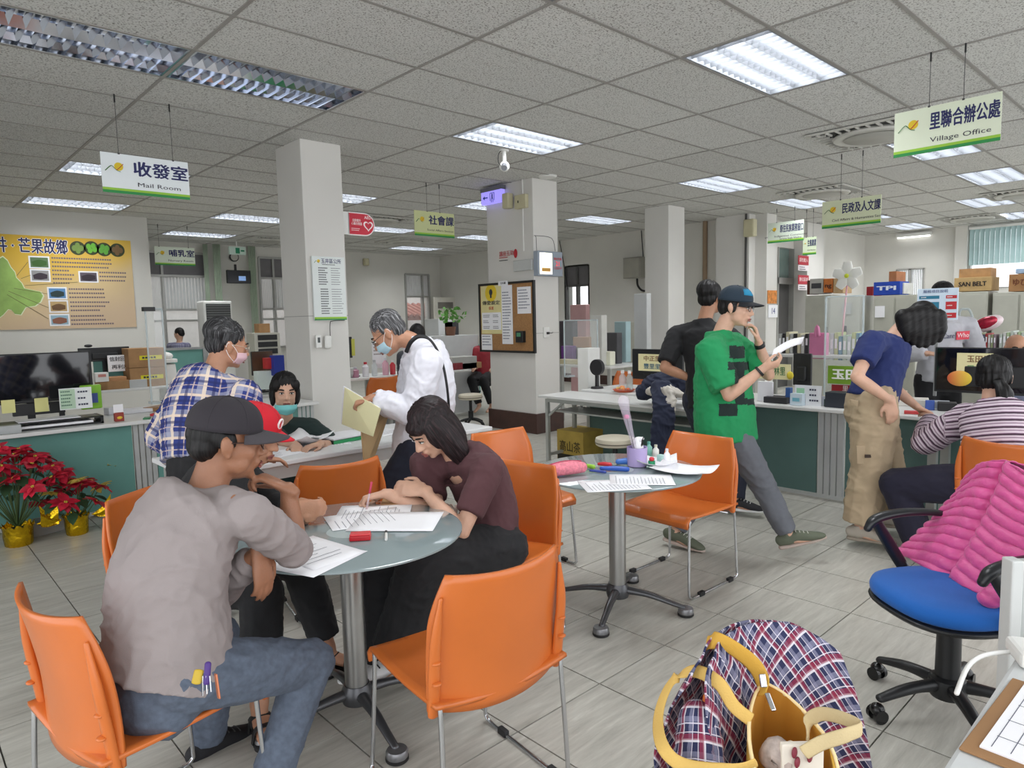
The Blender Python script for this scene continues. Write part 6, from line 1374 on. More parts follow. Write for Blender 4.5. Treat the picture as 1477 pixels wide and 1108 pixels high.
a = PZ(557, 776, TZ); t = thing('ballpoint_pen', 'white and black pen lying on the glass table', 'pen', (a.x, a.y, TZ+.005), 1.0); B().cyl((-.035, 0, 0), (.035, 0, 0), .005, n=10).build('barrel', WHITE, t); B().cyl((.035, 0, 0), (.06, 0, 0), .0055, n=10).build('pen_cap', BLACK, t)
# ---- second round table
paper('printed form on the second round table', 885, 700, TZ, rz=.95, rows=14); paper('printed form overlapping another on the second round table', 925, 692, TZ+.002, rz=.7, rows=14); paper('curled white sheet at the right rim of the second round table', 985, 682, TZ, rz=.2, curl=.018); paper('creased white paper behind the forms', 948, 672, TZ, w=.2, h=.2, rz=.6, curl=.025)
a = PZ(815, 678, TZ+.03); t = thing('pencil_case', 'pink spotted soft pencil case on the second round table', 'pencil case', (a.x, a.y, TZ), -.35)
b = B(); b.chain([(-.09, 0, .032), (-.04, 0, .036), (.04, 0, .038), (.095, 0, .033)], [(.026, .028), (.033, .033), (.035, .034), (.026, .028)], side=(0, 1, 0)); b.build('case', M('pink_dotted', (222, 128, 144), .7, var=.18, vscale=70), t, smooth=True); B().chain([(-.09, 0, .064), (0, .004, .074), (.09, 0, .066)], [.003]*3, n=6).build('zip', K(180, 60, 90), t)
a = PZ(919, 672, TZ); t = thing('pen_cup', 'lilac pen cup with scissors, tissue and a wrapped flower', 'cup', (a.x, a.y, TZ))
b = B(); b.lathe([(.046, 0), (.050, .004), (.053, .100), (.050, .100), (.046, .01)], n=28); b.build('cup', M('lilac_plastic', (176, 160, 206), .35), t, auto=.6)
b = B(); b.chain([(.012, 0, .09), (.022, .01, .125), (.03, -.01, .14)], [.028, .024, .010]); b.build('tissue', PAPER, t, smooth=True)
b = B(); b.chain([(-.005, 0, .05), (-.03, .012, .16), (-.062, .022, .28), (-.074, .028, .345)], [.006, .014, .022, .030]); b.build('plastic_wrap', M('clear_wrap', (230, 220, 235), .1, alpha=.3, var=0), t, smooth=True)
b = B(); b.chain([(-.005, 0, .04), (-.058, .021, .26)], [.003, .003], n=6); b.build('stem', K(60, 60, 60), t); b = B(); b.ell((-.058, .021, .262), (.014, .014, .012)); b.build('flower', K(220, 90, 150), t, smooth=True); b = B(); b.bar((.012, -.02, .06), (.02, -.024, .15), .004, .003); b.bar((.0, -.02, .06), (.012, -.024, .14), .004, .003); b.build('scissors', BLACK, t)
def bottle(label, p, r, h, col, capcol, name='bottle', alpha=1, group=None):
    t = thing(name, label, 'bottle', p, 0, group); b = B(); b.lathe([(r*.9, 0), (r, .006), (r, h*.68), (r*.45, h*.82), (r*.45, h*.88)], n=20)
    b.build('bottle_body', M('bottle_%d_%d_%d_%d' % (*col, int(alpha*10)), col, .2, alpha=alpha, var=0), t, auto=.7); b = B(); b.lathe([(r*.5, h*.86), (r*.5, h)], n=16); b.build('bottle_cap', K(*capcol), t); return t
q = lambda u, v, z=TZ: tuple(PZ(u, v, z))
bottle('small teal capped bottle right of the lilac cup', q(936, 662), .018, .095, (130, 190, 176), (90, 160, 150)); bottle('small white bottle right of the lilac cup', q(946, 664), .017, .085, (222, 222, 214), (200, 196, 176)); bottle('white tube with a wide cap at the right of the desk things', q(962, 672), .016, .09, (232, 232, 236), (220, 220, 224))
a = q(940, 672); t = thing('glue_pot', 'green and red glue pot beside the lilac cup', 'pot', a); b = B(); b.lathe([(.018, 0), (.018, .026)], n=18); b.build('pot', K(40, 150, 100), t); b = B(); b.ell((0, 0, .035), (.014, .014, .012)); b.build('lid', K(206, 50, 60), t, smooth=True)
a = q(953, 668); bx('tape_roll_box', 'pale teal small box beside the lilac cup', 'box', a, (.03, .03, .045), K(170, 206, 200))
for u, v, c1, lb, d_ in ((850, 676, (150, 200, 60), 'lime green marker on the glass table', (.05, .022, .022)), (872, 673, (196, 40, 50), 'red stamp among the blue stationery', (.06, .022, .022)), (886, 680, (40, 86, 180), 'blue stapler on the glass table', (.13, .03, .025)), (904, 671, (56, 110, 190), 'blue tape dispenser beside the lilac cup', (.09, .04, .035)), (862, 682, (60, 80, 160), 'blue marker lying before the stamp', (.08, .014, .014))):
    a = q(u, v); t = thing('desk_stationery', lb, 'stationery', a, -.5+u*.01); b = B(); b.chain([(-d_[0]/2, 0, d_[2]*.55), (0, 0, d_[2]*.6), (d_[0]/2, 0, d_[2]*.5)], [(d_[1]*.5, d_[2]*.5), (d_[1]*.45, d_[2]*.5), (d_[1]*.4, d_[2]*.4)], side=(0, 1, 0)); b.build('casing', K(*c1, rough=.3), t, smooth=True)
# ---- white desk
DZ = .729
paper('loose printed sheets in the hands of the woman with the teal mask', 438, 640, DZ, w=.24, h=.32, rz=.3, rows=12, curl=.04); paper('white form on the white desk by the woman arm', 470, 640, DZ, rz=1.2, rows=12); paper('white papers on the white desk behind the kraft envelope', 552, 624, DZ, w=.3, h=.25, rz=.2, rows=8); paper('papers at the left end of the white desk', 400, 655, DZ, w=.3, h=.21, rz=.2, rows=6)
a = PZ(492, 634, DZ); t = thing('ring_binder', 'green edged black folder with papers on the white desk', 'folder', (a.x, a.y, DZ), .15); B().box((0, 0, .012), (.30, .24, .024)).build('cover', K(30, 44, 40), t, bevel=.003); B().box((0, 0, .028), (.28, .22, .010)).build('paper_stack', PAPER, t); B().box((-.0, -.121, .012), (.30, .006, .02)).build('green_spine', K(40, 150, 90), t)
# ---- poinsettias
def leaf_mesh(name, mat, L=.085, w=.028, droop=.35):
    b = B(); n = 5; vs = []; 
    for i in range(n+1):
        t = i/n; ww = w*math.sin(PI*min(.999, t**.8))**.8+.001; y = L*t; z = -droop*L*t*t
        vs += [(-ww, y, z+.004), (0, y, z-.003), (ww, y, z+.004)]
    fs = []
    for i in range(n): fs += [(i*3, i*3+1, i*3+4, i*3+3), (i*3+1, i*3+2, i*3+5, i*3+4)]
    b.add(vs, fs); return b.mesh(name, mat, True)
RL = leaf_mesh('bract', M('red_bract', (206, 36, 62), .55, var=.22, vscale=30)); RL2 = leaf_mesh('bract', M('deep_red_bract', (170, 24, 48), .55, var=.2, vscale=30)); YL = leaf_mesh('bract', M('yellow_bract', (214, 184, 84), .55, var=.15, vscale=30), .08, .024); GLF = leaf_mesh('leaf', M('green_leaf', (44, 74, 46), .5, var=.25, vscale=25), .10, .034, .5)
FOIL = M('gold_foil', (214, 176, 30), .16, .9, var=.15, vscale=40, bump=.9, bscale=28); SOIL = K(40, 30, 24)
def head_(t, p, tilt, kind, n=8, s=1.0):
    c = link('flower_head', None, t); c.location = p; b = B(); b.X = Matrix.Scale(s, 4)
    for k in range(5): b.ell((.008*math.cos(k*1.26), .008*math.sin(k*1.26), .006), (.004, .004, .006), n=6, m=4)
    me = b.mesh('flower_head', K(206, 190, 70), True); c2 = link('flower_head', me, t, p); bpy.data.objects.remove(c); c2.rotation_euler = (tilt[0], tilt[1], random.uniform(0, 6))
    for k in range(n):
        m_ = {'r': RL if k % 3 else RL2, 'y': YL}[kind]; o = link('bract', m_, c2); o.rotation_euler = (random.uniform(-.15, .5)*(1 if k % 2 else .4), random.uniform(-.25, .25), 2*PI*k/n+random.uniform(-.2, .2)); sc = s*random.uniform(.9, 1.3); o.scale = (sc, sc, sc)
def poinsettia(u, v, label, h, rad, nh, kinds, pot_r=.075, bow=True):
    a = PZ(u, v, 0); t = thing('poinsettia', label, 'plant', (a.x, a.y, 0)); b = B(); r = pot_r
    n = 36; vs = []; prof = [(.85, 0), (.95, .01), (1.02, .07), (1.05, .125), (1.16, .150)]
    for f_, z in prof:
        for k in range(n): rr_ = r*f_*(1+.05*math.sin(k*2.7+z*40)+(.06*math.sin(k*1.9) if z > .13 else 0)); vs.append((rr_*math.cos(2*PI*k/n), rr_*math.sin(2*PI*k/n), z*(1+(.1*math.sin(k*2.2) if z > .13 else 0))))
    b.add(vs, [(i*n+k, i*n+(k+1) % n, (i+1)*n+(k+1) % n, (i+1)*n+k) for i in range(len(prof)-1) for k in range(n)]); b.build('foil_pot', FOIL, t, smooth=True)
    b = B(); b.lathe([(r*1.0, .115), (r*.2, .125)], n=20); b.build('soil', SOIL, t)
    if bow:
        for sg in (-1, 1): B().grid(8, 5, lambda s, q, sg=sg: (sg*(r+.02+.13*s), -.03-.02*s+.012*math.sin(q*9), .13+.06*s+(q-.5)*.13*s*(1.2)-.02*math.sin(s*3))).build('foil_bow', FOIL, t, smooth=True)
    rnd = random.Random(int(u)); st = B()
    for k in range(nh):
        an = 2.4*k; rr_ = rad*math.sqrt((k+.5)/nh); z = h*(1-.38*(rr_/rad)**2)+rnd.uniform(-.03, .03); p = V(rr_*math.cos(an), rr_*math.sin(an), z)
        head_(t, p, (-.6*math.sin(an)*rr_/rad, .6*math.cos(an)*rr_/rad), kinds[k % len(kinds)], s=rnd.uniform(.9, 1.15)); st.chain([(0, 0, .12), (p.x*.5, p.y*.5, z*.6), p], [.005, .004, .003], n=6, sub=2)
    st.build('stems', K(70, 90, 50), t, smooth=True)
    for k in range(int(nh*1.1)):
        an = 1.7*k+.5; rr_ = rad*rnd.uniform(.3, .9); o = link('leaf', GLF, t, (rr_*math.cos(an), rr_*math.sin(an), h*rnd.uniform(.42, .78))); o.rotation_euler = (-.2, rnd.uniform(-.3, .3), an-PI/2)
    return t
poinsettia(28, 786, 'largest red poinsettia in a gold foil pot at the left', .70, .31, 24, 'rrrrrrr', .085)
poinsettia(112, 770, 'lower poinsettia with a yellow bloom in a gold foil pot, front right one', .40, .22, 11, 'yrrr', .072)
poinsettia(146, 735, 'poinsettia with a pale yellow top standing nearest the counter', .56, .20, 12, 'yrrrr', .068)
poinsettia(-22, 770, 'poinsettia with yellow blooms cut by the left border', .50, .2, 10, 'yrrr', .07)
a = PZ(62, 768, 0); bx('carton_scrap', 'grey cardboard piece lying between the gold pots', 'cardboard', (a.x, a.y, 0), (.22, .16, .10), K(150, 148, 144), .3)
# ================================================================== COUNTERS, SHELVES AND REAR THINGS
def onY(u, v, y): return PY(u, v, y)
def card(name, label, cat, pl, c, quad, mat, t=.006, bevel=0):
    m, w, h = plane_frame(pl, c, *quad); o = thing(name, label, cat); flat(o, 'panel', m, 0, 0, w, h, mat, z=0, t=t, bevel=bevel); return o, m, w, h
def monitor(label, pl, c, quad, stand_z, mat=BLACK, back=True, extra=None, screen=None):
    """flat monitor; quad in the picture on plane pl=c; stands on stand_z"""
    m, w, h = plane_frame(pl, c, *quad); t = thing('monitor', label, 'monitor'); b = B(); b.X = m; b.box((0, 0, -.012), (w, h, .03)); b.build('case', mat, t, bevel=.006)
    if back: b = B(); b.X = m; b.box((0, -h*.12, .012), (w*.5, h*.45, .03)); b.build('rear_bulge', mat, t, bevel=.01)
    if screen: flat(t, 'screen', m, 0, .005, w*.96, h*.92, screen, z=.0045)
    z0 = m.translation.z-h/2; b = B(); b.X = m; b.box((0, -h/2-(z0-stand_z)/2+.03, -.03), (.05, z0-stand_z+.1, .02)); b.box((0, -h/2-(z0-stand_z)+.008, -.02), (.24, .015, .17)); b.build('stand', mat, t); return t, m, w, h
def carton(label, p, d, rz=0, col=(160, 122, 82), tape=None, writing=None, wcol=(60, 40, 30), face='x', group=None):
    t = thing('cardboard_box', label, 'box', tuple(p), rz, group); m_ = M('carton_%d_%d_%d' % col, col, .8, var=.12, vscale=10); B().box((0, 0, d[2]/2), d).build('carton', m_, t, bevel=.004)
    s = -1; fx, w_ = ((-d[0]/2-.002), d[1]) if face == 'x' else ((-d[1]/2-.002), d[0])
    mm = Matrix(((0, 0, -1, fx), (-1, 0, 0, 0), (0, 1, 0, d[2]/2), (0, 0, 0, 1))) if face == 'x' else Matrix(((1, 0, 0, 0), (0, 0, -1, fx), (0, 1, 0, d[2]/2), (0, 0, 0, 1)))
    if tape: flat(t, 'yellow_label', mm, w_*.1, 0, w_*.62, d[2]*.22, K(226, 214, 30), z=.001); lines(t, mm, -w_*.14, 0, w_*.5, 1, d[2]*.2, INK, .5, .003)
    if writing: text(writing, d[2]*.42, t, K(*wcol), mm @ Matrix.Translation((0, 0, .001)), width=w_*.72, bold=.003)
    return t
def acrylic(label, pl, c, quad):
    o, m, w, h = card('acrylic_screen', label, 'screen', pl, c, quad, GLASS, t=.008)
    b = B(); b.X = m; e = .012
    for sx in (-1, 1): b.box((sx*w/2, 0, 0), (e, h, e))
    b.box((0, h/2, 0), (w, e, e)); b.build('edge', M('acrylic_edge', (200, 212, 214), .15, alpha=.55, var=0), o); b = B(); b.X = m
    for sx in (-1, 1): b = B(); b.X = m; b.box((sx*w*.35, -h/2+.01, 0), (.06, .02, .12)); b.build('foot', M('acrylic_edge'), o)
    return o
C1 = .743
# left counter
t, m, w, h = monitor('large black monitor with a dark reflection at the left end of the counter', 'y', 6.42, ((-60, 512), (131, 508), (135, 572), (-60, 592)), C1, back=False, screen=M('monitor_gloss', (20, 21, 26), .06, var=0, coat=.6))
b = B(); b.X = m; b.box((.05, -h/2-.05, -.02), (.34, .09, .05)); b.box((.2, -h/2-.10, -.02), (.035, .12, .03)); b.build('stand_arm', BLACK, t)
flat(t, 'sticker', m, .07, -h/2-.05, .09, .05, K(200, 198, 190), z=.01)
for u0, v0, u1, v1, lb in ((2, 577, 22, 596, 'yellow note pad under the left monitor'), (50, 574, 70, 594, 'second yellow note pad under the left monitor')):
    o, mm, ww_, hh_ = card('sticky_note', lb, 'note', 'y', 6.40, ((u0, v0), (u1, v0), (u1, v1), (u0, v1)), K(214, 210, 140)); 
t, m, w, h = monitor('slim black monitor with a webcam behind the left counter', 'y', 9.7, ((113, 502), (187, 500), (187, 520), (113, 522)), .742); b = B(); b.X = m; b.ell((-w*.30, h*.5+.025, 0), (.045, .02, .02)); b.build('webcam', BLACK, t, smooth=True)
t, m, w, h = card('acrylic_stand', 'acrylic stand with a green and white name card on the left counter', 'stand', 'y', 6.22, ((85, 561), (132, 558), (133, 588), (86, 592)), K(226, 230, 230)); flat(t, 'green_card', m, -w*.25, 0, w*.46, h*.92, K(178, 204, 178), z=.004); lines(t, m, -w*.45, h*.35, w*.4, 5, h*.16, K(70, 110, 90), .35, .006)
for r in range(3): lines(t, m, w*.06, h*(.3-r*.3), w*.3, 1, .022, K(60, 64, 84), .6, .006, seed=r)
t, m, w, h = card('snack_bag', 'bright green snack bag behind the name card', 'bag', 'y', 6.30, ((113, 555), (149, 555), (144, 590), (118, 590)), M('green_bag', (130, 186, 52), .3, var=.1), t=.03, bevel=.01); flat(t, 'print_patch', m, w*.15, -h*.05, w*.3, h*.4, K(60, 80, 150), z=.017)
a = PY(172, 597, 6.15); t = thing('photo_pot', 'small red photo cube with a white card on the left counter', 'stand', (a.x, 6.17, C1)); B().box((0, 0, .035), (.065, .05, .07)).build('cube', K(150, 60, 50), t, bevel=.004); B().box((0, 0, .10), (.07, .008, .07)).build('card', PAPER, t); b = B(); b.ell((0, -.028, .03), (.02, .006, .012)); b.build('figure', K(226, 190, 60), t)
t = thing('document_tray', 'black document tray with papers along the left counter edge', 'tray', (.95, 6.26, C1)); B().b2(-.38, .35, -.10, .12, 0, .012).b2(-.38, .35, -.10, .12, .05, .058).b2(.33, .35, -.1, .12, 0, .06).build('tray', BLACK, t); B().b2(-.33, .28, -.09, .11, .014, .03).b2(-.2, .2, -.08, .1, .06, .066).build('paper_stack', PAPER, t)
t = thing('clear_box', 'clear plastic box at the left end of the counter edge', 'box', (PY(13, 615, 6.12).x, 6.13, C1)); B().box((0, 0, .03), (.14, .08, .06)).build('box', M('frosted_plastic', (206, 210, 210), .3, alpha=.6), t, bevel=.004)
for k, (u, v, lb, c1, d_) in enumerate(((188, 583, 'stack of white papers on the left counter', (222, 222, 226), (.30, .2, .03)), (152, 588, 'white tissue packet on the left counter', (214, 214, 220), (.08, .08, .06)), (228, 583, 'brown paper tray on the left counter', (160, 118, 74), (.26, .14, .035)), (226, 592, 'red packet on the left counter', (196, 50, 54), (.12, .06, .02)), (212, 597, 'green scissors on the left counter', (50, 130, 80), (.10, .05, .01)), (215, 574, 'black stapler standing on the left counter', (36, 36, 38), (.05, .05, .05)))):
    a = PZ(u, v+7, C1); bx('desk_item', lb, 'stationery', (a.x, min(a.y, 6.7), C1), d_, K(*c1), k*.3)
# table behind with cartons (top z .74 at y 9.35..10)
T2 = .742
for k, (v, lb) in enumerate(((553, 'lower brown carton with a yellow label on the rear table'), (530, 'upper brown carton with a yellow label on the rear table'))):
    a = PY(215, 553, 9.4); carton(lb, (a.x, 9.55, T2+k*.245), (.42, .30, .24), face='y', tape=1)
a = PY(166, 555, 9.4); carton('open low carton on the rear table below the recycling notice', (a.x, 9.5, T2), (.34, .25, .10), face='y'); carton('flat brown lid resting on the open carton', (a.x-.02, 9.5, T2+.101), (.30, .22, .045), face='y', col=(176, 130, 90))
t, m, w, h = card('paper_notice', 'white recycling notice on a green stand on the rear table', 'notice', 'y', 9.6, ((155, 513), (191, 511), (191, 535), (156, 536)), PAPER); text('信封回收', h*.30, t, INK, off(m, 0, h*.24, .004), width=w*.85, bold=.001); text('再利用', h*.28, t, INK, off(m, 0, -h*.24, .004), width=w*.7, bold=.001)
a, c_ = PY(134, 512, 9.75), PY(200, 512, 9.75); t = thing('desk_screen', 'teal desk screen with grey frame behind the recycling notice', 'partition'); B().b2(a.x, c_.x, 9.75, 9.78, T2, a.z).build('fabric', TEAL, t); B().b2(c_.x-.06, c_.x, 9.73, 9.80, T2, a.z+.02).b2(a.x, c_.x, 9.73, 9.80, a.z, a.z+.03).build('frame', GREYMET, t)
t, m, w, h = card('tissue_box', 'white box with red print left of the open carton', 'box', 'y', 9.4, ((136, 538), (155, 537), (155, 550), (136, 551)), WHITE, t=.12); flat(t, 'label', m, 0, .02, w*.6, h*.3, K(196, 130, 120), z=.062)
bx('calculator', 'grey calculator box right of the open carton', 'box', tuple(PY(198, 552, 9.42))[:2]+(T2,), (.2, .1, .10), K(186, 188, 188))
a = PY(232, 553, 9.6); t = thing('plastic_tub', 'white plastic hood shaped tub beside the stacked cartons', 'tub', (a.x+.05, 9.7, T2)); b = B(); b.box((0, 0, .13), (.30, .3, .26), taper=.9); b.box((0, 0, .30), (.32, .3, .05)); b.ell((.02, 0, .36), (.13, .13, .06)); b.build('tub', WHITE, t, bevel=.02)
acrylic('acrylic screen standing on the counter beside the plaid shirt', 'y', 6.35, ((211, 445), (236, 446), (240, 582), (217, 582)))
b = B(); a = PY(214, 446, 6.35); b.box(a, (.09, .06, .035)); tag(b.build('screen_clamp', BLACK), 'black clamp on top of the acrylic screen', 'clamp')
t = thing('desk_screen', 'teal low partition between the far desks by the windows', 'partition'); a, c_ = PY(237, 506, 12.4), PY(292, 506, 12.4); B().b2(a.x, c_.x, 12.4, 12.43, 0, a.z).build('fabric', TEAL, t); B().b2(c_.x, c_.x+.08, 12.37, 12.46, 0, a.z+.02).b2(a.x, c_.x, 12.38, 12.45, a.z, a.z+.04).build('frame', GREYMET, t)
# between plaid man and pillar: monitor, rack, box, folder
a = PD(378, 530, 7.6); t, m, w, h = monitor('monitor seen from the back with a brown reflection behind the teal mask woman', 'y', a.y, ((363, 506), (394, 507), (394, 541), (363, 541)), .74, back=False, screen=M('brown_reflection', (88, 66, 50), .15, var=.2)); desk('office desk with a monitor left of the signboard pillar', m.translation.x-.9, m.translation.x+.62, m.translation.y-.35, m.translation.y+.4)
a = PD(380, 495, 12.0); t = thing('file_rack', 'black wire file rack near the far curtain', 'rack', (a.x, a.y, 0)); z = PD(380, 480, 12.0).z; B().box((0, 0, z/2), (.45, .35, z)).build('rack_body', K(190, 188, 176), t); b = B()
for k in range(4): b.box((0, -.18, z-.08-k*.12), (.34, .02, .09))
b.build('slots', BLACK, t)
a = PD(378, 473, 12.0); carton('small brown carton on top of the wire rack', (a.x, a.y, z), (.2, .2, .16), face='y')
for u, v, c1, w_, h_, lb in ((400, 527, (40, 60, 160), .12, .22, 'blue folder beside the signboard pillar'), (388, 524, (196, 50, 50), .1, .12, 'red packet beside the blue folder'), (383, 548, (214, 226, 220), .22, .2, 'white tray of papers behind the teal mask woman'), (393, 497, (220, 200, 60), .1, .3, 'yellow lit poster at the far window')):
    a = PD(u, v, 7.5) if v > 510 else PY(u, v, YW-.08); bx('office_item', lb, 'item', (a.x, a.y, a.z-h_/2), (w_, .1, h_), K(*c1))
# behind the man in white
D3 = .742
for k, (u, v, h_, r_, c1, c2, lb) in enumerate(((527, 528, .20, .045, (232, 232, 236), (200, 40, 60), 'white spray bottle with a red label on the rear desk'), (540, 530, .22, .04, (206, 212, 214), (180, 184, 188), 'grey bottle on the rear desk'), (556, 531, .24, .045, (220, 170, 186), (220, 220, 226), 'pink bottle on the rear desk'), (512, 528, .14, .05, (170, 120, 140), (190, 190, 200), 'purple jar on the rear desk'), (566, 524, .20, .04, (196, 60, 70), (220, 220, 220), 'red bottle on the rear desk'))):
    a = PY(u, v, 8.25); bottle(lb, (a.x, 8.25, D3), r_, h_, c1, c2)
a = PY(503, 530, 8.3); bx('plastic_bag', 'clear crumpled plastic bag on the rear desk', 'bag', (a.x, 8.3, D3), (.22, .15, .14), M('bag_film', (206, 210, 206), .2, alpha=.5), bevel=.05)
t, m, w, h = card('leaflet_stand', 'white leaflet holder with a red heading on the rear desk', 'stand', 'y', 8.4, ((536, 492), (556, 494), (557, 531), (538, 531)), PAPER); lines(t, m, -w*.4, h*.3, w*.8, 3, .05, K(150, 140, 140), z=.004)
t, m, w, h = monitor('black monitor edge with a yellow note beside the signboard pillar', 'y', 8.4, ((498, 486), (508, 486), (508, 516), (498, 517)), D3); flat(t, 'yellow_note', m, w*.6, 0, .05, h*.8, K(206, 206, 90), z=.01)
for u, v, d, c1, sz, lb in ((650, 470, 11, (90, 150, 60), .30, 'leafy green plant on the rear cabinet'),):
    a = PD(u, v+14, d); t = thing('potted_plant', lb, 'plant', tuple(a)); b = B(); b.lathe([(.07, 0), (.09, .14)], n=16); b.build('pot', K(120, 80, 60), t); rnd = random.Random(5); b = B()
    for k in range(60):
        q = V(rnd.gauss(0, .11), rnd.gauss(0, .08), .22+rnd.uniform(0, .22)); n_ = V(rnd.uniform(-1, 1), rnd.uniform(-1, 1), rnd.uniform(0, 1)).normalized(); s_ = n_.orthogonal().normalized()*.045; f_ = n_.cross(s_); b.add([q-s_, q-f_*.7, q+s_, q+f_*.7], [(0, 1, 2, 3)])
    tag(b.build('foliage', M('plant_green', c1, .6, var=.3, vscale=30), t), kind='stuff')
    b = B(); b.box((0, .05, -a.z/2), (.9, .4, a.z)); b.build('cabinet_under', K(196, 198, 198), t)
y9 = 8.02
for u0, v0, u1, v1, c1, lb, dp in ((655, 525, 695, 534, (170, 130, 90), 'open paper tray box on the grey desk', .25), (646, 524, 668, 534, (150, 50, 60), 'red and blue packet on the grey desk', .1), (648, 500, 657, 514, (40, 50, 80), 'navy file on the rear desk', .2), (658, 501, 670, 515, (222, 222, 226), 'white jug on the rear desk', .15), (664, 498, 692, 512, (96, 150, 144), 'teal partition behind the grey desk', .04), (652, 516, 688, 521, (176, 176, 172), 'grey document shelf on the rear desk', .3), (632, 460, 654, 498, (206, 208, 208), 'white low cabinet behind the plant', .4), (690, 510, 697, 526, (50, 80, 160), 'blue and white chair back beside the notice board', .1), (641, 464, 662, 482, (60, 60, 64), 'black monitor near the green plant', .1)):
    yy = 8.1 if v0 > 515 else 9.5; a, c_ = PY(u0, v0, yy), PY(u1, v1, yy); t = thing('rear_item', lb, 'item'); B().b2(a.x, c_.x, yy, yy+dp, (.742 if yy < 9 and c_.z < 1 else 0 if c1 in ((96, 150, 144), (206, 208, 208)) else .742), max(a.z, .76)).build('body', K(*c1), t, bevel=.006)
# gold carton under the folding table
a = PZ(824, 660, 0); t = carton('gold and black printed carton under the folding table', (5.6, 4.62, 0), (.34, .36, .34), col=(176, 150, 70)); t.location = (PX(824, 650, 5.15).x+.15, PX(824, 650, 5.15).y, .0)
mm = Matrix(((0, 0, -1, -.173), (-1, 0, 0, 0), (0, 1, 0, .17), (0, 0, 0, 1))); text('高山茶', .12, t, K(40, 34, 20), mm, width=.28); flat(t, 'black_band', mm, 0, -.11, .34, .07, K(40, 36, 24), z=.001)
# ---- folding table and right counter things
F1 = .722
t, m, w, h = monitor('black monitor with a cream village placard on the right counter', 'x', 5.62, ((912, 502), (985, 506), (985, 552), (912, 545)), C1); 
t, m, w, h = card('placard', 'cream placard with two village names taped on the monitor', 'sign', 'x', 5.56, ((921, 510), (961, 512), (961, 537), (921, 534)), M('placard_cream', (226, 218, 168), .5, var=.03)); text('中正里', h*.34, t, K(120, 80, 50), off(m, 0, h*.22, .004), width=w*.6, bold=.0008); text('豐里里', h*.34, t, K(60, 100, 120), off(m, 0, -h*.24, .004), width=w*.6, bold=.0008)
flat(t, 'dark_frame', m, 0, 0, w+.03, h+.04, BLACK, z=-.004)
a = PX(900, 571, 5.2); t = thing('candy_bowl', 'orange red bowl of candies on the folding table', 'bowl', (PZ(900, 568, F1).x, PZ(900, 568, F1).y, F1)); b = B(); b.lathe([(.045, 0), (.08, .018), (.115, .045), (.11, .045), (.075, .022), (.04, .008)], n=28); b.build('bowl', K(200, 90, 60, rough=.3), t, auto=.8)
rnd = random.Random(3)
for k in range(9): B().ell((rnd.gauss(0, .035), rnd.gauss(0, .035), .05+rnd.uniform(0, .02)), (.022, .016, .012), n=8, m=5).build('candy', K(*rnd.choice(((214, 110, 70), (226, 190, 120), (206, 60, 50), (230, 150, 90)))), t, smooth=True)
t = thing('desk_fan', 'small round black fan on the right counter', 'fan'); c_ = PX(861, 530, 5.55); b = B(); b.cyl(c_-V(.02, 0, 0), c_+V(.03, 0, 0), .085, n=32); b.build('fan_head', M('fan_black', (34, 32, 36), .35), t, bevel=.006); b = B(); b.bar((c_.x, c_.y, c_.z-.08), (c_.x, c_.y, C1+.02), .03, .03); b.lathe([(.07, C1), (.06, C1+.02)], (c_.x, c_.y, 0), n=20); b.build('stand', M('fan_black'), t)
t, m, w, h = card('white_box', 'tall white box file behind the round black fan', 'box', 'x', 5.75, ((842, 502), (857, 502), (857, 566), (842, 566)), WHITE, t=.2, bevel=.004)
for u, lb, c1 in ((898, 'clear plastic cup with a straw on the right counter', (226, 230, 232)), (908, 'clear water bottle on the right counter', (180, 206, 206))): a = PX(u, 552, 5.5); bottle(lb, (5.5, a.y, C1), .035, .21, c1, (230, 230, 230), alpha=.4)
# jackets piled at the end of the folding table
t = thing('navy_jacket', 'dark navy jackets heaped on the folding table', 'jacket'); b = B(); F = lambda u, v, d: PD(u, v, d)
b.chain([F(928, 566, 6.0), F(945, 556, 5.95), F(965, 554, 5.9), F(988, 556, 5.85), F(1000, 566, 5.85)], [.07, .10, .12, .11, .07]); b.chain([F(955, 560, 5.75), F(957, 590, 5.60), F(956, 625, 5.58), F(956, 655, 5.58)], [(.10, .07), (.09, .05), (.10, .04), (.11, .035)], side=Rh); o, co = vox(b, 'jacket', cloth_mat('navy_jacket_cloth', (34, 40, 62)), t, .010, 3, folds(.02, 7, 18, seed=2))
t = thing('white_jacket', 'off-white garment lying on the navy jackets', 'jacket'); b = B(); b.chain([F(938, 566, 5.78), F(955, 563, 5.72), F(972, 566, 5.70), F(983, 570, 5.72)], [.035, .055, .05, .03]); b.chain([F(962, 566, 5.64), F(968, 585, 5.62), F(968, 605, 5.62)], [.05, .045, .025]); vox(b, 'jacket', cloth_mat('cream_cloth', (206, 200, 190)), t, .009, 2, folds(.022, 9, 22, seed=5))
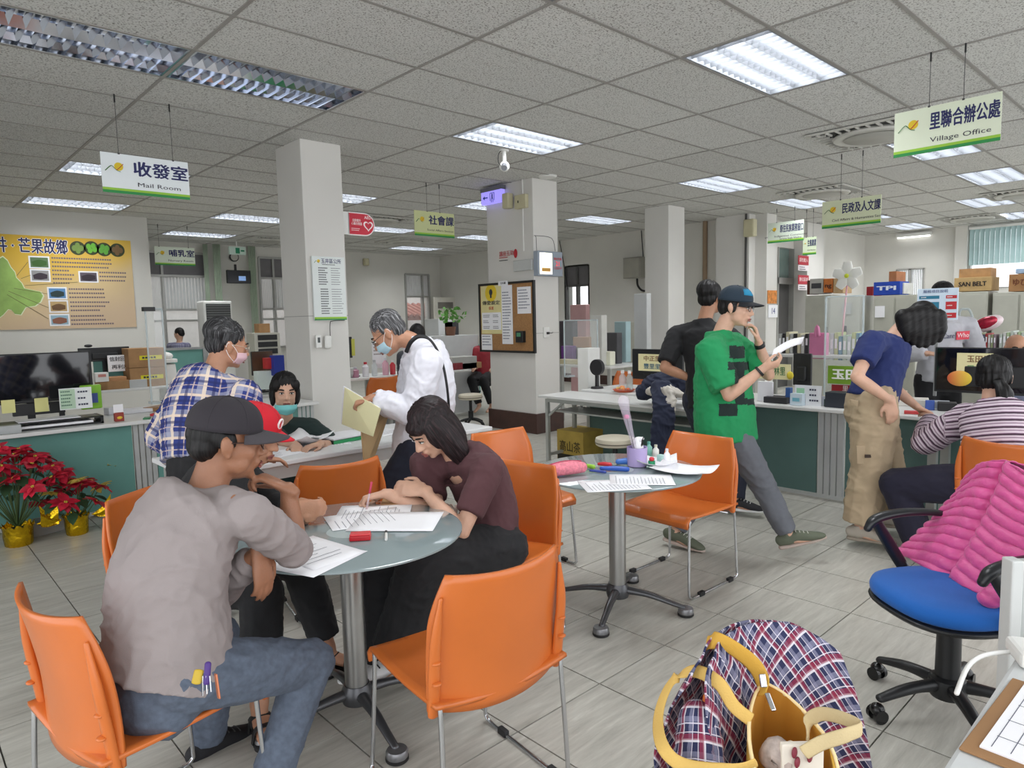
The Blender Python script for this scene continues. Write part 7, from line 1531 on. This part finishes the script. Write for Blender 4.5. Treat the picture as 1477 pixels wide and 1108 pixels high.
# right counter: stands, clips
def on(u, v, x=5.55): a = PX(u, v, x); return a
t, m, w, h = card('acrylic_stand', 'white name card stand on the right counter before the walking man paper', 'stand', 'x', 5.50, ((1146, 557), (1185, 555), (1185, 586), (1147, 585)), K(226, 228, 232)); flat(t, 'green_print', m, -w*.28, h*.2, w*.3, h*.3, K(150, 196, 160), z=.004)
for r in range(3): lines(t, m, w*.06, h*(.3-r*.26), w*.3, 1, .024, K(60, 64, 84), .6, .006, seed=r)
t, m, w, h = card('ticket_box', 'pale blue ticket box on the right counter edge', 'box', 'x', 5.46, ((1142, 567), (1159, 568), (1159, 585), (1142, 584)), K(206, 222, 232), t=.06); flat(t, 'cyan_swirl', m, 0, 0, w*.6, h*.3, K(120, 186, 206), z=.032)
for u, v, d_, c1, lb in ((1165, 585, (.03, .13, .012), (206, 50, 50), 'red flat pen tray at the counter edge'), (1190, 583, (.01, .07, .08), (200, 206, 216), 'round white disc stand at the counter edge'), (1203, 582, (.10, .12, .06), (34, 56, 48), 'dark green box on the counter edge'), (1210, 574, (.14, .16, .12), (40, 46, 56), 'dark organiser behind the green box'), (1104, 574, (.03, .13, .17), (226, 226, 230), 'white file holder with a red edge on the right counter'), (1108, 576, (.02, .02, .17), (190, 40, 50), 'thin red file edge'), (1138, 577, (.05, .04, .13), (50, 90, 150), 'blue tape holder on the right counter'), (1124, 576, (.16, .2, .05), (40, 40, 44), 'tangle of black cables on the right counter'), (1195, 561, (.12, .12, .06), (206, 190, 150), 'beige tray behind the name cards')):
    a = PX(u, v, 5.55 if v > 570 else 5.7); bx('counter_item', lb, 'stationery', (a.x, a.y, C1), d_, K(*c1))
t, m, w, h = card('village_sign', 'green sign reading a village name held on the acrylic screen', 'sign', 'x', 5.72, ((1192, 529), (1245, 527), (1245, 554), (1196, 555)), M('sign_green', (112, 150, 44), .35, var=.12, vscale=6), bevel=.002); text('玉田', h*.62, t, K(240, 240, 236), off(m, 0, 0, .004), width=w*.75, bold=.004)
t, m, w, h = card('village_sign', 'dark red sign below the green village sign', 'sign', 'x', 5.74, ((1198, 556), (1240, 555), (1240, 566), (1201, 567)), K(150, 30, 40)); text('里', h*.8, t, K(226, 220, 220), off(m, 0, 0, .004))
acrylic('tall acrylic screen in front of the pink bag on the right counter', 'x', 5.85, ((1190, 428), (1244, 427), (1244, 585), (1190, 583))); acrylic('acrylic screen behind the round black fan', 'x', 5.9, ((814, 462), (862, 462), (862, 545), (814, 545)))
# second row right: desk x 8.2
t, m, w, h = monitor('black computer monitor back behind the walking man paper', 'x', 6.0, ((1144, 509), (1170, 511), (1170, 556), (1144, 556)), C1)
t, m, w, h = card('placard', 'cream placard with green village names behind the walking man hand', 'sign', 'x', 5.7, ((1092, 523), (1141, 527), (1140, 548), (1092, 546)), M('placard_cream')); text('層林里', h*.6, t, K(60, 110, 70), off(m, w*.1, 0, .004), width=w*.5, bold=.001); b = B(); b.X = m; b.ell((w*.5, -h*.2, .01), (.03, .035, .012)); b.build('flower_clip', K(220, 200, 60), t, smooth=True)
t, m, w, h = card('pink_bag', 'pink plastic bag with a handle standing among the files', 'bag', 'x', 8.0, ((1167, 480), (1192, 480), (1195, 517), (1172, 518)), M('pink_plastic', (214, 130, 170), .4, var=.06), t=.1, bevel=.01); b = B(); b.X = m; b.chain([(-.02, h*.4, .06), (0, h*.75, .06), (.02, h*.4, .06)], [.02, .02, .02]); b.build('handle', M('pink_plastic'), t, smooth=True)
# binders in a row, each a thing
rnd = random.Random(11)
def binders(u0, u1, v0, v1, x, n, label, cols, group, lean=0):
    a0, a1 = PX(u0, v1, x).y, PX(u1, v1, x).y; zb = PX((u0+u1)/2, v1, x).z; zt_ = PX((u0+u1)/2, v0, x).z; step = (a0-a1)/n
    names = dict(((c, n_) for c, n_ in cols))
    for k in range(n):
        c_, nm = cols[k % len(cols)]; hh = (zt_-zb)*rnd.uniform(.85, 1.05); t = thing('file_binder', '%s %s, %s from the left' % (nm, label, 'first second third fourth fifth sixth seventh eighth ninth tenth eleventh'.split()[k]), 'binder', (x+.12, a0-step*(k+.5), zb), 0, group)
        B().box((0, 0, hh/2), (.24, step*.82, hh)).build('cover', K(*c_), t, bevel=.003); B().box((-.122, 0, hh*.6), (.003, step*.5, hh*.35)).build('spine_label', PAPER, t)
binders(1122, 1166, 480, 510, 8.15, 8, 'binder on the shelf behind the walking man', [((190, 192, 188), 'grey'), ((40, 40, 44), 'black'), ((206, 200, 170), 'cream')], 'binders left of the pink bag')
binders(1196, 1240, 480, 520, 8.15, 7, 'binder behind the tall acrylic screen', [((200, 206, 210), 'white'), ((190, 196, 130), 'olive'), ((70, 130, 160), 'blue'), ((186, 206, 186), 'pale green')], 'binders behind the acrylic screen')
binders(1393, 1436, 480, 503, 7.6, 11, 'book in the row beside the round red wrapped gift', [((150, 130, 140), 'mauve'), ((90, 100, 120), 'slate'), ((170, 60, 60), 'red'), ((210, 206, 200), 'white'), ((150, 160, 120), 'olive')], 'books by the grey sweatshirt')
binders(1440, 1477, 478, 505, 7.6, 7, 'magazine above the large right monitor', [((190, 200, 190), 'pale green'), ((220, 220, 216), 'white'), ((170, 190, 150), 'lime')], 'magazines above the monitor')
desk('rear shelf carrying the row of books', 7.5, 8.05, -.4, 1.6, z=PX(1415, 504, 7.6).z); desk('rear shelf carrying the binders', 7.9, 8.6, 1.0, 4.2, z=PX(1144, 510, 8.15).z)
# flower shaped windmill
t = thing('flower_windmill', 'white flower windmill with a green and yellow centre on a pink stick', 'windmill'); c_ = PX(1222, 398, 8.2)
for k in range(5):
    an = 2*PI*k/5+.3; b = B(); d_ = V(0, math.cos(an), math.sin(an)); b.chain([c_+d_*.02, c_+d_*.08, c_+d_*.16], [(.02, .006), (.062, .012), (.045, .006)], side=V(1, 0, 0).cross(d_)); b.build('petal', K(232, 232, 226), t, smooth=True)
b = B(); b.ell(c_-V(.02, 0, 0), (.015, .025, .025)); b.build('centre', K(196, 206, 50), t, smooth=True); b = B(); b.cyl(c_+V(.02, 0, 0), (8.25, PX(1212, 500, 8.25).y, PX(1180, 519, 8.1).z), .010, n=8); b.build('stick', K(226, 170, 180), t)
# steel cabinets
CAB = M('cabinet_steel', (184, 184, 172), .45, .15); CABL = M('cabinet_lines', (120, 120, 114), .5)
def cabinet(label, pl, c, quad, depth=.45, doors=2, z0=0, mat=None, louv=False):
    m, w, h = plane_frame(pl, c, *quad); zt_ = m.translation.z+h/2; t = thing('steel_cabinet', label, 'cabinet'); n = Vector((0, 1, 0)) if pl == 'y' else Vector((1, 0, 0)); cx = Vector(m.translation); cx.z = (zt_+z0)/2
    d_ = (w, depth, zt_-z0) if pl == 'y' else (depth, w, zt_-z0); B().box(cx+n*depth/2, d_).build('cabinet_body', mat or CAB, t, bevel=.005); mm = m.copy(); mm.translation = cx
    for k in range(doors):
        x = -w/2+w*(k+.5)/doors; o = flat(t, 'door', mm, x, 0, w/doors-.02, zt_-z0-.06, mat or CAB, z=.008, t=.012, bevel=.003); flat(o, 'handle', mm, x+(w/doors*.38)*(1 if k == 0 else -1), (zt_-z0)*.18, .03, .12, CABL, z=.02, t=.02)
    if louv: lines(t, mm, -w*.3, (zt_-z0)*.4, w*.6, 8, .05, CABL, .3, .02)
    return t, m, zt_
cabinet('tall grey steel cabinet behind the pink bag', 'x', 11.0, ((1161, 426), (1198, 426), (1198, 500), (1161, 500)), doors=1); cabinet('pale steel locker with papers taped on it behind the windmill', 'x', 9.6, ((1196, 427), (1242, 427), (1242, 510), (1196, 510)), doors=1)
cabinet('low grey cabinet right of the locker', 'x', 10.2, ((1243, 441), (1262, 441), (1262, 510), (1243, 510)), doors=1); cabinet('white steel cabinet under the blue box', 'x', 9.6, ((1260, 427), (1322, 425), (1322, 500), (1260, 500)))
cabinet('grey steel cabinet under the printed carton', 'x', 9.0, ((1378, 421), (1424, 421), (1424, 480), (1378, 480)), doors=1); cabinet('grey sliding cabinet at the right border', 'x', 9.0, ((1431, 421), (1510, 421), (1510, 480), (1431, 480)))
cabinet('white steel cabinet far behind the notice board pillar', 'x', 11.2, ((900, 465), (930, 465), (930, 520), (900, 520)), doors=1)
t, m, w, h = card('taped_paper', 'sheet with a grey triangle drawing taped on the locker', 'paper', 'x', 9.57, ((1215, 437), (1228, 437), (1228, 453), (1215, 453)), K(176, 178, 176)); t, m, w, h = card('taped_paper', 'small black tag taped on the locker', 'tag', 'x', 9.57, ((1215, 470), (1221, 470), (1221, 480), (1215, 480)), BLACK)
t, m, w, h = card('taped_paper', 'blank white sheet taped on the cabinet under the blue box', 'paper', 'x', 9.57, ((1262, 442), (1276, 441), (1276, 458), (1262, 458)), PAPER)
def topbox(label, x, quad, col, writing=None, wcol=(40, 34, 30), dep=.35, bold=.003):
    m, w, h = plane_frame('x', x, *quad); t = thing('cardboard_box', label, 'box'); b = B(); b.X = m; b.box((0, 0, -dep/2), (w, h, dep)); b.build('carton', M('carton_%d_%d_%d' % col, col, .75, var=.12, vscale=10), t, bevel=.004)
    if writing: text(writing, h*.45, t, K(*wcol), off(m, 0, 0, .002), width=w*.75, bold=bold)
    return t, m, w, h
t, m, w, h = topbox('long printed carton with dark lettering on top of the grey cabinet', 9.0, ((1376, 402), (1430, 398), (1430, 420), (1376, 420)), (184, 154, 104), 'SAN BELT'); b = B(); b.X = m; b.box((0, h*.5+.05, -.2), (w*.85, .10, .25)); b.build('upper_tray', CARD, t)
topbox('brown carton with blurred print at the right border on the cabinet', 9.0, ((1455, 395), (1500, 395), (1500, 420), (1455, 420)), (160, 118, 76), 'ゆびけ', (110, 60, 30)); topbox('pale blue file box on the carton at the right border', 9.05, ((1465, 387), (1500, 387), (1500, 394), (1465, 394)), (160, 186, 214))
topbox('bright blue box with white print on the white cabinet', 9.7, ((1260, 407), (1298, 406), (1298, 425), (1260, 426)), (28, 66, 166), 'TPI', (220, 226, 236)); topbox('white small box beside the blue box', 9.8, ((1298, 408), (1304, 408), (1304, 424), (1298, 424)), (206, 206, 200))
topbox('small orange printed box on the far cabinet behind the blue box', 9.85, ((1282, 392), (1293, 391), (1293, 406), (1282, 406)), (170, 110, 70)); topbox('red bag leaning beside the blue box', 10.0, ((1250, 415), (1259, 412), (1258, 440), (1249, 441)), (150, 30, 40))
topbox('grey and white printed box on the tall cabinet', 11.0, ((1168, 402), (1187, 402), (1187, 424), (1168, 424)), (176, 174, 168), '■', (60, 60, 64)); topbox('orange printed carton on the tall cabinet', 11.0, ((1188, 402), (1201, 402), (1201, 422), (1188, 422)), (190, 110, 50), 'ng', (60, 30, 20)); topbox('tan carton end behind the windmill', 11.0, ((1202, 401), (1216, 402), (1216, 423), (1202, 423)), (190, 160, 120))
topbox('dark brown box at the corner of the tall cabinet', 11.1, ((1164, 405), (1168, 404), (1168, 425), (1164, 425)), (90, 54, 44))
# notice panel hiding the staff member's face
t, m, w, h = card('information_board', 'pale blue notice panel with red and blue boxes in front of the staff member', 'panel', 'x', 6.0, ((1322, 417), (1382, 415), (1382, 461), (1324, 462)), K(206, 222, 236), t=.01); text('服務項目說明', h*.11, t, K(60, 80, 130), off(m, -w*.05, h*.40, .006), width=w*.6)
for r, hh in ((.22, .10), (-.05, .24), (-.36, .16)):
    for c_, col in ((-.26, (40, 120, 150)), (.14, (40, 120, 150)), (.34, (190, 40, 48))):
        if c_ == .14: continue
        flat(t, 'colour_block', m, c_*w if c_ > 0 else -.2*w, r*h, w*.26 if c_ > 0 else w*.5, h*hh, K(*col), z=.006); lines(t, m, (c_-.1)*w if c_ > 0 else -.4*w, r*h, w*.2, 1, h*.08, K(230, 220, 220), z=.0075)
b = B(); b.X = m; b.box((0, -h/2-.24, -.02), (.02, .7, .02)); b.build('support_rod', GREYMET, t)
# wrapped gift, face shield
t = thing('wrapped_bouquet', 'round red and white wrapped gift lying on the row of books', 'gift'); c_ = PX(1424, 467, 7.7); b = B(); b.ell(c_, (.09, .135, .07), R=Matrix.Rotation(-.4, 3, 'X')); b.build('wrapping', K(226, 206, 210, rough=.3), t, smooth=True); b = B(); b.ell(c_-V(.05, 0, -.01), (.06, .10, .055), R=Matrix.Rotation(-.4, 3, 'X')); b.build('red_centre', M('red_foil', (166, 30, 56), .25, .3, var=.3, vscale=30), t, smooth=True)
t = thing('face_shield', 'clear curved face shield standing behind the books', 'shield'); b = B(); a = [PX(u, v, 7.9) for u, v in ((1383, 478), (1384, 450), (1392, 446), (1400, 450), (1407, 478))]; b.chain(a, [.012]*5, n=8); b.build('rim', M('acrylic_edge'), t, smooth=True)
# large monitor at the right with mango disc and placard
t, m, w, h = monitor('large dark monitor with a mango disc facing the striped woman', 'x', 5.72, ((1349, 501), (1540, 503), (1540, 570), (1347, 569)), C1, screen=M('monitor_gloss')); 
t, m, w, h = card('placard', 'cream placard with a village name seen beside the ponytail head', 'sign', 'x', 5.70, ((1380, 509), (1432, 510), (1432, 542), (1380, 542)), M('placard_cream')); text('玉田里', h*.34, t, K(120, 80, 50), off(m, w*.12, h*.22, .004), width=w*.66, bold=.001); text('層林里', h*.34, t, K(60, 130, 70), off(m, w*.12, -h*.22, .004), width=w*.66, bold=.001)
t = thing('mango_disc', 'oval orange and yellow mango disc on the dark monitor', 'disc'); c_ = PX(1384, 546, 5.695); b = B(); b.ell(c_, (.012, .078, .056), n=28, m=12)
mg = bpy.data.materials.new('mango_print'); mg.use_nodes = True; tt = mg.node_tree; g_ = nd(tt, 'ShaderNodeTexCoord'); s_ = nd(tt, 'ShaderNodeSeparateXYZ'); tt.links.new(g_.outputs['Generated'], s_.inputs[0]); r_ = ramp(tt, s_.outputs[1], [(0, C(214, 190, 50)), (.5, C(220, 160, 70)), (1, C(206, 90, 60))]); tt.links.new(r_.outputs[0], tt.nodes['Principled BSDF'].inputs['Base Color']); b.build('disc', mg, t, smooth=True)
for u, v, d_, c1, lb in ((1330, 577, (.2, .3, .05), (226, 222, 214), 'pile of papers at the navy woman side'), (1325, 569, (.2, .28, .10), (196, 186, 160), 'tan folder pile beside the monitor'), (1352, 588, (.12, .16, .05), (170, 176, 186), 'heap of silver trinkets on the counter'), (1341, 591, (.05, .06, .07), (60, 90, 170), 'blue glue bottle on the counter'), (1320, 597, (.06, .14, .02), (190, 60, 60), 'red stamp tray on the counter'), (1366, 592, (.12, .12, .06), (28, 28, 30), 'black pouch on the counter by the striped sleeve'), (1398, 580, (.15, .3, .02), (226, 226, 228), 'white sheet under the monitor')):
    a = PZ(u, v, C1); bx('counter_item', lb, 'stationery', (min(max(a.x, 5.45), 6.0), a.y, C1), d_, K(*c1), .3)
# rear desk right of the middle pillar
yd = 5.75
for u0, v0, u1, v1, c1, lb, dd in ((806, 463, 826, 500, (58, 52, 60), 'dark magazine rack beside the middle pillar', .0), (809, 499, 825, 515, (110, 50, 140), 'purple bag beside the middle pillar', -.1), (826, 486, 850, 500, (190, 150, 120), 'brown paper roll on the rear desk', 0), (826, 500, 842, 522, (214, 212, 210), 'white document box on the rear desk', 0), (872, 480, 890, 505, (70, 70, 74), 'dark clip frame with a white sheet', .1), (886, 464, 903, 515, (160, 186, 190), 'pale teal oxygen bottle shaped thermos on the rear desk', .4), (862, 507, 880, 524, (226, 226, 206), 'white and yellow tissue box on the rear desk', -.2), (914, 424, 933, 500, (190, 192, 192), 'grey translucent cabinet beside the rear pillar', 1.2), (806, 518, 836, 528, (206, 196, 160), 'stack of cream papers on the rear desk', -.3), (852, 455, 868, 503, (206, 206, 200), 'white hanging form strip on the acrylic screen', -.3), (822, 440, 845, 458, (190, 150, 150), 'patterned parcel on the far cabinet', 2.0), (1062, 430, 1080, 456, (206, 204, 200), 'white meter box on the wall behind the capped man', 3.8)):
    x_ = 7.6+dd; a, c_ = PX(u0, v0, x_), PX(u1, v1, x_); t = thing('rear_item', lb, 'item'); B().b2(x_, x_+.12, c_.y, a.y, (0 if dd in (1.2, 2.0) else c_.z if dd > 3 else PX(840, 527, 7.25).z), a.z).build('body', K(*c1), t, bevel=.01)
desk('white rear desk with tissue box right of the middle pillar', 7.2, 8.0, PX(880, 530, 7.2).y, PX(803, 530, 7.2).y, z=PX(840, 527, 7.25).z)
